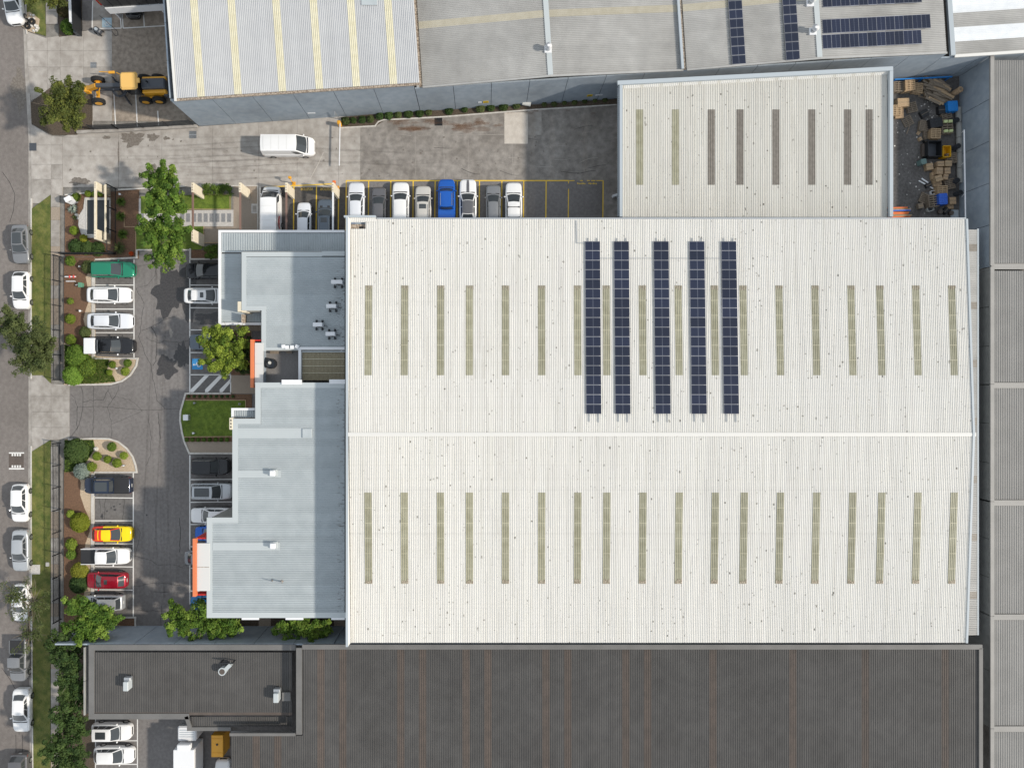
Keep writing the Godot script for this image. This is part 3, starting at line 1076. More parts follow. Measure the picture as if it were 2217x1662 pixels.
	wall_panels(t, Vector3(x1 - 0.25, 0, zn + 0.5), Vector3(x1 - 0.25, 0, zs - 0.4), 8.75, M.wall_blue, 5.2)
	wall_panels(t, Vector3(x0 + 0.4, 0, zs - 0.25), Vector3(x1 - 0.4, 0, zs - 0.25), 8.75, M.wall_blue, 5.2)
	# lean-to along the east side with its gutter
	var lt := thing("lean_to", "narrow grey ribbed lean-to roof along the warehouse east wall", "lean-to")
	var e0 := P(2096, 497, 4.4)
	var e1 := P(2096, 1374, 4.4)
	var ex := P(2113, 0, 4.2).x
	var wx := x1 - 0.15
	var nn := int((e1.z - e0.z) / 0.78)
	for k in nn:
		sheet(lt, "skylight" if k % 8 == 2 else "roof_sheet", Vector3(wx, 4.75, e0.z + k * (e1.z - e0.z) / nn), Vector3.BACK, Vector3(ex - wx, -0.3, 0).normalized(), (e1.z - e0.z) / nn, Vector2(ex - wx, 0.3).length(), M.skylight_brown if k % 8 == 2 else M.roof_grey)
	strip_box(lt, "gutter", Vector3(ex + 0.08, 4.4, e0.z - 0.1), Vector3(ex + 0.08, 4.4, e1.z), 0.2, 0.16, M.capping)
	var pst := MB.new()
	for k in 9:
		var z := lerpf(e0.z, e1.z, k / 8.0)
		pst = MB.new()
		pst.box(Vector3(ex - 0.1, 2.1, z), Vector3(0.12, 4.35, 0.12))
		put(lt, "post", pst, M.capping)


func build_rear_canopy() -> void:
	var t := thing("rear_canopy", "off-white ribbed canopy roof beside the scrap yard", "canopy")
	var h := 6.4
	var xa := P(1346, 0, h).x
	var xb := P(1921, 0, h).x
	var zs := P(0, 471, h).z
	var za := P(0, 190, h).z
	var zb := P(0, 160.5, h).z
	var n := 37
	var w := (xb - xa) / n
	var sk := {}
	var centres := [1386, 1463, 1539, 1599, 1677, 1752, 1829, 1888]
	for c in centres:
		sk[int((P(c, 0, h).x - xa) / w)] = true
	var v0 := P(0, 237, h).z
	var v1 := P(0, 400, h).z
	var idx := 0
	for k in n:
		var zt := lerpf(za, zb, (k + 0.5) / n)
		var o := Vector3(xa + w * k, h, zt)
		if sk.has(k):
			sheet(t, "roof_sheet", o, Vector3.RIGHT, Vector3.BACK, w, v0 - zt, M.roof_rear)
			sheet(t, "skylight", Vector3(o.x, h + 0.02, v0), Vector3.RIGHT, Vector3.BACK, w, v1 - v0, M.skylight_olive if idx < 2 else M.skylight_brown)
			sheet(t, "roof_sheet", Vector3(o.x, h, v1), Vector3.RIGHT, Vector3.BACK, w, zs - v1, M.roof_rear)
			idx += 1
		else:
			sheet(t, "roof_sheet", o, Vector3.RIGHT, Vector3.BACK, w, zs - zt, M.roof_rear)
	# box gutter full of litter and the parapet round three sides
	var nw := P(1341, 180, 6.8)
	var ne := P(1927, 149, 6.8)
	var g := MB.new()
	g.bar(Vector3(xa, h - 0.12, za - 0.26), Vector3(xb, h - 0.12, zb - 0.26), 0.55, 0.06)
	put(t, "box_gutter", g, M.gutter_dirt)
	for k in 70:
		var f := (k + 0.5) / 70.0
		var o := nw.lerp(ne, f)
		sheet(t, "parapet_lining", Vector3(o.x, 6.78, o.z + 0.08), Vector3(1, 0, -0.053).normalized(), Vector3(0, -0.45, 0.42).normalized(), (ne.x - nw.x) / 70.0, 0.56, M.white_cap if k % 5 else M.roof_rear, 2, 0.03)
	strip_box(t, "parapet_cap", nw + Vector3(-0.2, 0, 0), ne + Vector3(0.25, 0, 0), 0.42, 0.3, M.capping)
	strip_box(t, "parapet_cap", Vector3(xa - 0.14, 6.68, za - 0.5), Vector3(xa - 0.14, 6.68, zs), 0.3, 0.4, M.capping)
	strip_box(t, "parapet_cap", Vector3(xb + 0.2, 6.68, zb - 0.55), Vector3(xb + 0.2, 6.68, zs), 0.36, 0.4, M.capping)
	for k in int((zs - za) / 0.2):
		var m := MB.new()
		m.box(Vector3(xa - 0.36, 6.45, za + k * 0.2), Vector3(0.12, 0.6, 0.11))
		put(t, "cladding_rib", m, M.capping)
	# steel frame under the open canopy, back wall
	for k in 6:
		for zz in [za + 0.6, zs - 0.5]:
			if k == 0 and zz == za + 0.6:
				continue
			var m := MB.new()
			m.box(Vector3(lerpf(xa + 0.6, xb - 0.2, k / 5.0), h * 0.5 - 0.1, zz), Vector3(0.22, h - 0.25, 0.22))
			put(t, "column", m, M.galv)
	strip_box(t, "beam", Vector3(xa + 0.3, h - 0.4, zs - 0.5), Vector3(xb - 0.3, h - 0.4, zs - 0.5), 0.2, 0.4, M.galv)
	wall_panels(t, Vector3(xb + 0.1, 0, zb + 0.3), Vector3(xb + 0.1, 0, zs - 0.2), 6.0, M.wall_blue, 5.0)


func poly_cap(parent: Node, pts: Array, h: float, w: float, th: float, mat: Material, called := "parapet_cap") -> void:
	for k in pts.size() - 1:
		var a := P(pts[k][0], pts[k][1], h)
		var b := P(pts[k + 1][0], pts[k + 1][1], h)
		var d := (b - a).normalized()
		strip_box(parent, called, a - d * (w * 0.499 if k > 0 else 0.0), b + d * w * 0.499, w, th + 0.004 * (k % 2), mat)


func build_office() -> void:
	# ---- north office with a lower wrap-around verandah roof
	var t := thing("office_building", "north office with blue-grey ribbed roof wrapped by lower verandah roof", "building")
	var hv := 3.65
	var hu := 5.4
	var R := Vector3.RIGHT
	var B := Vector3.BACK
	var a := P(478, 504, hv)
	var c := P(746, 546, hv)
	roof_run(t, a, R, B, c.x - a.x, c.z - a.z, M.roof_office)
	a = P(478, 549, hv)
	c = P(532, 697, hv)
	roof_run(t, a, B, R, c.z - a.z, c.x - a.x, M.roof_office)
	strip_box(t, "valley_gutter", P(478, 545, hv) + Vector3(0, 0.03, 0), P(745, 545, hv) + Vector3(0, 0.03, 0), 0.14, 0.05, M.flashing)
	a = P(528, 677, hv)
	c = P(566, 697, hv)
	roof_run(t, a + Vector3(0, -0.15, 0), R, B, c.x - a.x, c.z - a.z, M.roof_office)
	poly_cap(t, [[746, 501], [476, 501], [476, 701], [568, 701]], hv, 0.26, 0.34, M.white_trim, "fascia")
	# upper roof: a ribbed field inside pale flashings, stepped round the entry
	a = P(532, 556, hu)
	c = P(746, 671, hu)
	roof_run(t, a, B, R, c.z - a.z, c.x - a.x, M.roof_office)
	a = P(575, 671, hu)
	c = P(746, 755, hu)
	roof_run(t, a, B, R, c.z - a.z, c.x - a.x, M.roof_office)
	poly_cap(t, [[697, 550.5], [528, 550.5], [528, 667], [571, 667], [571, 755]], hu, 0.48, 0.12, M.flashing)
	strip_box(t, "parapet_cap", P(697, 549, hu) + Vector3(0, 0.03, 0), P(746, 549, hu) + Vector3(0, 0.03, 0), 0.5, 0.1, M.flashing)
	strip_box(t, "parapet_cap", P(566, 755, hu), P(646, 755, hu), 0.26, 0.13, M.flashing)
	# walls
	for q in [[[523, 546], [746, 546]], [[523, 546], [523, 672]], [[566, 672], [566, 757]], [[523, 672], [568, 672]], [[566, 757], [746, 757]]]:
		var m := MB.new()
		m.bar(P(q[0][0], q[0][1], hu) + Vector3(0, -0.06 - hu * 0.5, 0), P(q[1][0], q[1][1], hu) + Vector3(0, -0.06 - hu * 0.5, 0), 0.2, hu - 0.1)
		put(t, "wall", m, M.wall_grey)
	for q in [[488, 510], [560, 510], [640, 510], [488, 600], [488, 690]]:
		var m := MB.new()
		var p := P(q[0], q[1], hv)
		m.box(Vector3(p.x, 1.65, p.z), Vector3(0.2, 3.35, 0.2))
		put(t, "post", m, M.white_trim)
	var m2 := MB.new()
	var st := P(520, 664, 5.2)
	m2.box(st + Vector3(0, -0.9, 0), Vector3(0.45, 2.2, 1.1))
	put(t, "cream_pier", m2, M.cream)
	m2 = MB.new()
	m2.box(st + Vector3(0.45, -0.9, 0.45), Vector3(0.5, 2.0, 0.35))
	put(t, "cream_pier", m2, M.cream)
	m2 = MB.new()
	m2.box(st + Vector3(0.0, -1.2, 1.2), Vector3(0.16, 1.4, 0.9))
	put(t, "pier_flashing", m2, M.gutter_dirt)
	# ---- terrace between the two office blocks
	var tr := thing("roof_terrace", "small grey roof terrace between the two office roofs", "terrace")
	var fl := MB.new()
	fl.prism(plan([[568, 755], [648, 755], [648, 832], [568, 832]], 4.1), 3.9, 4.1)
	put(tr, "floor", fl, M.deck_grey)
	for q in [[[568, 752], [568, 832]], [[568, 829], [648, 829]]]:
		var m := MB.new()
		m.bar(P(q[0][0], q[0][1], 5.1, 4.6), P(q[1][0], q[1][1], 5.1, 4.6), 0.14, 1.1)
		put(tr, "parapet_wall", m, M.wall_blue)
	strip_box(tr, "beam", P(649, 756, 5.5), P(649, 829, 5.5), 0.28, 0.22, M.white_trim)
	strip_box(tr, "beam", P(644, 754, 5.51), P(746, 754, 5.51), 0.30, 0.22, M.white_trim)
	strip_box(tr, "beam", P(610, 827, 7.6), P(653, 827, 7.6), 0.5, 0.24, M.white_trim)
	strip_box(tr, "beam", P(713, 826, 7.6), P(747, 826, 7.6), 0.46, 0.24, M.white_trim)
	for q in [[649, 760], [649, 824], [740, 760], [740, 824]]:
		var m := MB.new()
		var p := P(q[0], q[1], 5.0)
		m.box(Vector3(p.x, 2.7, p.z), Vector3(0.14, 5.3, 0.14))
		put(tr, "post", m, M.white_trim)
	var pg := thing("pergola_roof", "weathered olive translucent pergola roof beside the terrace", "pergola")
	a = P(654, 763, 5.25)
	c = P(746, 823, 5.15)
	roof_run(pg, a, R, (Vector3(0, -0.1, c.z - a.z)).normalized(), c.x - a.x, c.z - a.z, M.pergola_sheet, 0.6, {}, null, "", "translucent_sheet")
	for k in 3:
		strip_box(pg, "batten", P(654, 777 + k * 15, 5.26) + Vector3(0, 0.01, 0), P(746, 777 + k * 15, 5.26) + Vector3(0, 0.03, 0), 0.04, 0.03, M.skylight_cream)
	strip_box(pg, "edge_flashing", P(652, 761, 5.3), P(746, 761, 5.3), 0.14, 0.12, M.flashing)
	strip_box(pg, "edge_flashing", P(652, 762, 5.3), P(652, 824, 5.3), 0.14, 0.11, M.flashing)
	# ---- south office
	var s := thing("office_building", "south office with large stepped blue-grey ribbed roof and vents", "building")
	var hs := 7.5
	for r in [[565, 840, 746, 918], [515, 918, 746, 1128], [459, 1128, 746, 1328]]:
		a = P(r[0], r[1], hs)
		c = P(r[2], r[3], hs)
		roof_run(s, a, B, R, c.z - a.z, c.x - a.x, M.roof_office)
	poly_cap(s, [[746, 834], [558.5, 834], [558.5, 912], [509, 912], [509, 1126], [453.5, 1126], [453.5, 1331], [746, 1331]], hs, 0.58, 0.12, M.flashing)
	for r in [[515, 926, 658, 948], [515, 1018, 608, 1034], [460, 1174, 606, 1190]]:
		var m := MB.new()
		m.prism(plan([[r[0], r[1]], [r[2], r[1]], [r[2], r[3]], [r[0], r[3]]], hs), hs + 0.03, hs + 0.06)
		put(s, "flat_flashing", m, M.flashing)
	var hm := MB.new()
	hm.cbox(P(665.5, 937.5, hs) + Vector3(0, 0.12, 0), Vector3(1.0, 0.16, 0.98), 0.03)
	put(s, "roof_hatch", hm, M.roof_office)
	for q in [[558, 832, 558, 914], [509, 912, 509, 1126], [453, 1126, 453, 1333], [453, 1333, 746, 1333], [509, 914, 558, 914], [453, 1124, 510, 1124], [558, 834, 746, 834]]:
		var m := MB.new()
		m.bar(P(q[0], q[1], hs) + Vector3(0, -0.07 - hs * 0.5, 0), P(q[2], q[3], hs) + Vector3(0, -0.07 - hs * 0.5, 0), 0.2, hs - 0.1)
		put(s, "wall", m, M.wall_grey)
	# white hoods along the south parapet
	for r in [[523, 560], [618, 656], [717, 746]]:
		strip_box(s, "window_hood", P(r[0], 1337, hs, hs - 0.05), P(r[1], 1337, hs, hs - 0.05), 0.42, 0.16, M.white_trim)
	# entry roof with its recessed gutter
	a = P(506, 888, 6.7)
	c = P(552, 904, 6.7)
	roof_run(s, a, R, B, c.x - a.x, c.z - a.z, M.roof_office)
	poly_cap(s, [[552, 885.5], [503.5, 885.5], [503.5, 906]], 6.75, 0.24, 0.24, M.white_trim, "entry_fascia")
	strip_box(s, "entry_gutter", P(503, 907, 6.7), P(552, 907, 6.7), 0.2, 0.1, M.gutter_dirt)
	var pier := MB.new()
	pier.cbox(P(499.5, 917, 7.6, 3.8), Vector3(0.38, 7.6, 1.25), 0.04)
	put(s, "cream_pier", pier, M.cream)
	for k in 3:
		var d := MB.new()
		d.box(P(499.5, 910 + k * 7, 7.62), Vector3(0.1, 0.03, 0.16))
		put(s, "pier_fitting", d, M.dark_gap)
	# ---- portals: orange fascia, red reveal, white top
	for r in [["entry_portal", "orange and white entry portal beside the terrace", 543, 551, 569, 735, 742, 832, 839], ["entry_portal", "orange and white portal over the south office bays", 418.5, 426, 453, 1165, 1176, 1279, 1290]]:
		var e := thing(r[0], r[1], "portal")
		var hp := 5.6 if r[2] > 500 else 7.65
		var m := MB.new()
		var p0 := P(r[3], r[6], hp)
		var p1 := P(r[4], r[7], hp)
		m.prism(PackedVector2Array([Vector2(p0.x, p0.z), Vector2(p1.x, p0.z), Vector2(p1.x, p1.z), Vector2(p0.x, p1.z)]), hp - 0.18, hp)
		put(e, "white_top", m, M.portal_top)
		strip_box(e, "orange_fascia", P(r[2] + 3.5, r[5], hp) + Vector3(0, 0.0, 0), P(r[2] + 3.5, r[8], hp), 0.34, 0.45, M.orange_panel)
		for q in [r[5] + 1.2, r[8] - 1.2]:
			m = MB.new()
			var pz := P(0, q, hp).z
			m.quad(Vector3(P(r[2], 0, hp).x, 0, pz), Vector3(p1.x, 0, pz), Vector3(p1.x, hp - 0.2, pz), Vector3(P(r[2], 0, hp).x, hp - 0.2, pz))
			m.box(Vector3((P(r[2], 0, hp).x + p1.x) * 0.5 + 0.15, hp * 0.5 - 0.12, pz), Vector3(p1.x - P(r[2], 0, hp).x - 0.2, hp - 0.24, 0.14))
			put(e, "red_reveal", m, M.red_panel)
		strip_box(e, "top_joint", P((r[3] + 1), (r[6] + r[7]) * 0.5, hp) + Vector3(0, 0.012, 0), P(r[4] - 1, (r[6] + r[7]) * 0.5, hp) + Vector3(0, 0.012, 0), 0.05, 0.02, M.gutter_dirt if r[2] < 500 else M.flashing)


# ---------------------------------------------------------------- neighbours
func build_neighbours() -> void:
	var ex := Vector3(1, 0, -0.0655).normalized()
	var ez := Vector3(0.0655, 0, 1).normalized()
	var w0 := P(430, 271)
	var w1 := P(2080, 163)
	# A: pale roof with cream skylights
	var t := thing("neighbour_warehouse", "pale blue-grey neighbouring warehouse roof with cream skylight strips", "warehouse")
	var h := 7.4
	var o := P(379, 213, h)
	var east := P(908, 180, h)
	var total := (east - o).dot(ex)
	var depth := 24.0
	var odd := {}
	for u in [436, 512, 606, 684, 776, 853]:
		odd[int((P(u, 195, h) - o).dot(ex) / (total / round(total / 0.77)))] = true
	var al := (-ez * 1.0 + Vector3(0, 0.03, 0)).normalized()
	roof_run(t, o, ex, al, total, depth, M.roof_pale, 0.77, odd, M.skylight_cream)
	var v := MB.new()
	v.prism(plan([[782, -4], [816, -4], [816, 10], [782, 10]], h + 0.4), h + 0.3, h + 0.36)
	put(t, "roof_patch", v, M.roof_office)
	strip_box(t, "barge_cap", o + Vector3(0.05, 0.05, 0.3), o + al * depth + Vector3(0.05, 0.05, 0), 0.22, 0.14, M.white_cap)
	strip_box(t, "eave_gutter", o + ez * 0.1 + Vector3(0, -0.15, 0), o + ex * total + ez * 0.1 + Vector3(0, -0.15, 0), 0.24, 0.14, M.gutter_dirt)
	wall_panels(t, w0, w0 + ex * total, h - 0.2, M.wall_blue)
	var a_end := w0 + ex * (total + 0.02)
	wall_panels(t, w0 - ez * 0.2, w0 - ez * depth, h - 0.2, M.wall_blue)
	var gp := MB.new()
	gp.obox(Transform3D(Basis(ez, Vector3.UP, -ex), w0 + ex * -0.12 + Vector3(0, 2.0, -1.2)), Vector3(1.6, 4.0, 0.1))
	put(t, "green_door", gp, M.green_box)
	# B and C: grey roofs, ribs along the wall, ridge across
	for r in [[915, 1478, 1192, "grey neighbouring roof between pale roof and rooftop solar neighbour", 915.0], [1487, 2050, 1775, "grey neighbouring roof with blue solar panels, north of canopy", 1487.0]]:
		t = thing("neighbour_warehouse", r[3], "warehouse")
		h = 6.3
		var hr := 7.0
		var base_v := 820 + (w0.z + (P(r[0], 0, h).x - w0.x) * -0.0655) / (S * (HC - h) / HC)
		var a := P(r[0], 0, h)
		a.z = w0.z - (a.x - w0.x) * 0.0655
		var mid := P(r[2], 0, hr)
		mid.z = w0.z - (mid.x - w0.x) * 0.0655
		var b := P(r[1], 0, h)
		b.z = w0.z - (b.x - w0.x) * 0.0655
		odd = {}
		for k in [8, 22]:
			odd[k] = true
		var d1 := mid - a
		var d2 := mid - b
		roof_run(t, a, -ez, d1.normalized(), depth, d1.length(), M.roof_grey, 0.77, odd, M.skylight_tan)
		roof_run(t, b, -ez, d2.normalized(), depth, d2.length(), M.roof_grey, 0.77, odd, M.skylight_tan)
		strip_box(t, "ridge_cap", mid + Vector3(0, 0.06, 0), mid - ez * depth + Vector3(0, 0.06, 0), 0.55, 0.05, M.flashing)
		strip_box(t, "box_gutter", a + ex * -0.2 + Vector3(0, -0.1, 0), a + ex * -0.2 - ez * depth + Vector3(0, -0.1, 0), 0.36, 0.05, M.gutter_dirt)
		strip_box(t, "parapet_cap", a + ex * -0.5 + Vector3(0, 0.2, 0), a + ex * -0.5 - ez * depth + Vector3(0, 0.2, 0), 0.26, 0.3, M.white_cap if r[0] < 1000 else M.capping)
		strip_box(t, "eave_cap", a + Vector3(0, 0.08, 0.05), mid + Vector3(0, 0.08, 0.05), 0.2, 0.12, M.roof_grey)
		strip_box(t, "eave_cap", mid + Vector3(0, 0.08, 0.05), b + Vector3(0, 0.08, 0.05), 0.2, 0.12, M.roof_grey)
		var wa := Vector3(a.x - 0.45, 0, w0.z - (a.x - 0.45 - w0.x) * 0.0655)
		if r[0] < 1000:
			wa = a_end
		var wb := Vector3(b.x + 0.1, 0, w0.z - (b.x + 0.1 - w0.x) * 0.0655)
		wall_panels(t, wa, wb, h - 0.1, M.wall_blue)
	# D: north-east corner building
	t = thing("neighbour_warehouse", "grey corner roof with two broad white translucent bands", "warehouse")
	h = 5.3
	var q := P(2066, 0, h)
	q.z = w0.z - (q.x - w0.x) * 0.0655
	odd = {2: true, 3: true, 6: true, 7: true, 11: true, 12: true}
	roof_run(t, q, -ez, ex, depth, 16.0, M.roof_grey, 0.77, odd, M.skylight_white)
	strip_box(t, "parapet_cap", q + ex * -0.25 + Vector3(0, 0.15, 0), q + ex * -0.25 - ez * depth + Vector3(0, 0.15, 0), 0.5, 0.3, M.capping)
	strip_box(t, "eave_cap", q + Vector3(0, 0.1, 0.05), q + ex * 16.0 + Vector3(0, 0.1, 0.05), 0.3, 0.14, M.white_cap)
	wall_panels(t, Vector3(P(2050, 0, 6.3).x + 0.12, 0, w0.z - (P(2050, 0, 6.3).x + 0.12 - w0.x) * 0.0655), w1 + ex * 8.0, h - 0.1, M.wall_blue)
	# east neighbours, one roof after another down the boundary
	h = 4.9
	var we0 := P(2080, 166)
	var we1 := P(2084, 1374)
	var secs := [[130, 570, "roof_east", "mid grey ribbed roof at the far right, nearest the top"], [586, 827, "roof_east", "plain grey ribbed roof at right edge, second from top"], [839, 1081, "roof_east", "grey ribbed roof at right edge beside warehouse ridge"], [1092, 1328, "roof_east", "grey ribbed roof at right edge beside warehouse south slope"], [1340, 1570, "roof_east", "grey ribbed roof at lower right edge below the boundary corner"], [1584, 1800, "roof_east", "grey ribbed roof in the lower right corner"]]
	for k in secs.size():
		var r = secs[k]
		t = thing("neighbour_warehouse", r[3], "warehouse", Vector3.ZERO, 0.0, "roofs down the east boundary")
		var a := P(2153, r[0], h)
		var c := P(2153, r[1], h)
		roof_run(t, a, Vector3.RIGHT, Vector3.BACK, 14.0, c.z - a.z, M[r[2]])
		strip_box(t, "ridge_cap", P(2146, r[1] + 7, h) + Vector3(0, 0.06, 0), P(2400, r[1] + 7, h) + Vector3(0, 0.06, 0), 0.6, 0.08, M[r[2]])
		strip_box(t, "parapet_cap", P(2147, r[0] - 8, h) + Vector3(0, 0.08, 0), P(2147, r[1] + 5, h) + Vector3(0, 0.08, 0), 0.42, 0.2, M.roof_east)
		if k < 5:
			var wa := P(2147, r[0] - 8, h, 0.0)
			var wb := P(2147, r[1] + 7, h, 0.0)
			wall_panels(t, wa, wb, h - 0.05, M.wall_blue if k == 0 else M.wall_grey, 5.0)
	# south neighbours
	t = thing("neighbour_office", "darkened flat roofed building at lower left with rooftop units", "building")
	h = 5.4
	var a2 := P(205, 1412, h)
	var c2 := P(632, 1542, h)
	roof_run(t, a2, Vector3.RIGHT, Vector3.BACK, c2.x - a2.x, c2.z - a2.z, M.roof_dimmed)
	poly_cap(t, [[640, 1401], [198, 1401], [198, 1550], [403, 1550]], h, 0.6, 0.16, M.roof_trim_dimmed)
	poly_cap(t, [[403, 1550], [410, 1572]], h, 0.4, 0.16, M.roof_trim_dimmed)
	strip_box(t, "box_gutter", P(205, 1545, h) + Vector3(0, -0.03, 0), P(632, 1545, h) + Vector3(0, -0.03, 0), 0.3, 0.06, M.roof_rust)
	a2 = P(412, 1551, h - 0.3)
	c2 = P(632, 1572, h - 0.3)
	roof_run(t, a2, Vector3.RIGHT, Vector3.BACK, c2.x - a2.x, c2.z - a2.z, M.roof_dimmed)
	strip_box(t, "awning", P(405, 1577, h - 0.3), P(500, 1577, h - 0.3), 0.4, 0.2, M.roof_trim_dimmed)
	strip_box(t, "awning", P(500, 1585, h - 0.3), P(640, 1585, h - 0.3), 0.35, 0.2, M.roof_trim_dimmed)
	wall_panels(t, P(180, 1356), P(744, 1356), h - 0.1, M.wall_blue, 4.4)
	wall_panels(t, P(240, 1362), P(240, 1500), h - 0.1, M.wall_grey, 4.4)
	t = thing("neighbour_warehouse", "very large darkened southern warehouse roof with paired rusty sheets", "warehouse")
	h = 6.6
	a2 = P(655, 1404, h)
	c2 = P(2118, 1404, h)
	var rust := {}
	var tw := c2.x - a2.x
	var cnt := int(round(tw / 0.77))
	for u in [698, 744, 866, 910, 1016, 1063, 1182, 1230, 1352, 1398, 1550, 1714, 1880, 2048]:
		rust[int((P(u, 0, h).x - a2.x) / (tw / cnt))] = true
	roof_run(t, a2, Vector3.RIGHT, Vector3.BACK, tw, 26.0, M.roof_dimmed, 0.77, rust, M.roof_rust, "rusty_sheet")
	a2 = P(500, 1592, h)
	roof_run(t, a2, Vector3.RIGHT, Vector3.BACK, P(655, 0, h).x - a2.x, 14.0, M.roof_dimmed, 0.77, {3: true, 6: true}, M.roof_rust, "rusty_sheet")
	strip_box(t, "parapet_cap", P(648, 1401, h) + Vector3(0, 0.1, 0), P(648, 1588, h) + Vector3(0, 0.1, 0), 0.6, 0.2, M.roof_trim_dimmed)
	strip_box(t, "parapet_cap", P(655, 1399, h) + Vector3(0, 0.1, 0), P(2125, 1399, h) + Vector3(0, 0.1, 0), 0.5, 0.2, M.roof_trim_dimmed)
	strip_box(t, "parapet_cap", P(498, 1588, h) + Vector3(0, 0.1, 0), P(640, 1588, h) + Vector3(0, 0.1, 0), 0.3, 0.2, M.roof_trim_dimmed)
	strip_box(t, "parapet_cap", P(2122, 1401, h) + Vector3(0, 0.1, 0), P(2122, 1900, h) + Vector3(0, 0.1, 0), 0.4, 0.2, M.roof_trim_dimmed)
	wall_panels(t, P(744, 1358), P(2034, 1377), h - 0.3, M.wall_blue, 5.0)
	# north-west building: overhanging white and glass front
	t = thing("showroom", "white banded showroom with dark glazed upper storey, top left", "building")
	var f0 := P(238, 30, 3.2)
	var f1 := P(392, 20, 3.2)
	var fd := (f1 - f0).normalized()
	var fn := Vector3(fd.z, 0, -fd.x)
	var bs := Basis(fd, Vector3.UP, -fn)
	var fl2 := f0.distance_to(f1)
	var c3 := (f0 + f1) * 0.5
	for k in 8:
		var m := MB.new()
		m.obox(Transform3D(bs, f0 + fd * (fl2 * (k + 0.5) / 8.0) + Vector3(0, 0.55, 0) + fn * 0.1), Vector3(fl2 / 8.0 - 0.02, 1.1, 0.2))
		put(t, "white_panel", m, M.white_trim)
		m = MB.new()
		m.obox(Transform3D(bs, f0 + fd * (fl2 * (k + 0.5) / 8.0) + Vector3(0, 1.9, 0) + fn * 0.16), Vector3(fl2 / 8.0 - 0.07, 1.6, 0.1))
		put(t, "window_pane", m, M.dark_glass)
	var rm := MB.new()
	rm.obox(Transform3D(bs, c3 + Vector3(0, 1.5, 0) + fn * 5.3), Vector3(fl2, 3.0, 10.0))
	put(t, "upper_storey", rm, M.galv)
	rm = MB.new()
	rm.obox(Transform3D(bs, c3 + Vector3(0, 3.1, 0) + fn * 5.1), Vector3(fl2 + 0.3, 0.2, 10.4))
	put(t, "roof_edge", rm, M.white_trim)
	for k in 2:
		rm = MB.new()
		rm.obox(Transform3D(bs, P(262 if k == 0 else 362, 44 if k == 0 else 38, 0.0, 1.55) + fn * 1.2), Vector3(0.15, 3.1, 2.2))
		put(t, "blade_wall", rm, M.white_trim)


# ---------------------------------------------------------------- frontage structures
func palisade(called: String, label: String, pts: Array, h: float, posts_every := 2.6, mat: Material = null) -> void:
	var t := thing(called, label, "fence")
	mat = mat if mat else M.black_steel
	var bars := MB.new()
	for k in pts.size() - 1:
		var a := P(pts[k][0], pts[k][1])
		var b := P(pts[k + 1][0], pts[k + 1][1])
		var d := b - a
		var n := int(d.length() / 0.13)
		for s in n:
			var p := a + d * ((s + 0.5) / n)
			bars.box(p + Vector3(0, h * 0.5, 0), Vector3(0.035, h - 0.1, 0.035))
		for y in [0.2, h - 0.12]:
			strip_box(t, "rail", a + Vector3(0, y, 0), b + Vector3(0, y, 0), 0.05, 0.06, mat)
		var np := maxi(1, int(round(d.length() / posts_every)))
		for s in np + 1:
			var m := MB.new()
			m.box(a + d * (float(s) / np) + Vector3(0, h * 0.5, 0), Vector3(0.1, h + 0.06, 0.1))
			put(t, "post", m, mat)
	var o := put(t, "bars", bars, mat)
	o.set_meta("kind", "stuff")


func blade_column(t: Node3D, u: float, v0: float, v1: float, h: float) -> void:
	var a := P(u, v0)
	var b := P(u, v1)
	var m := MB.new()
	m.cbox(Vector3(a.x - 0.13, h * 0.5, (a.z + b.z) * 0.5), Vector3(0.26, h, b.z - a.z), 0.02)
	put(t, "blade_column", m, M.cream)
	for k in 3:
		var d := MB.new()
		d.box(Vector3(a.x - 0.13, h + 0.008, lerpf(a.z, b.z, 0.25 + 0.25 * k)), Vector3(0.09, 0.02, 0.09))
		put(t, "fixing_plate", d, M.rust_beam)


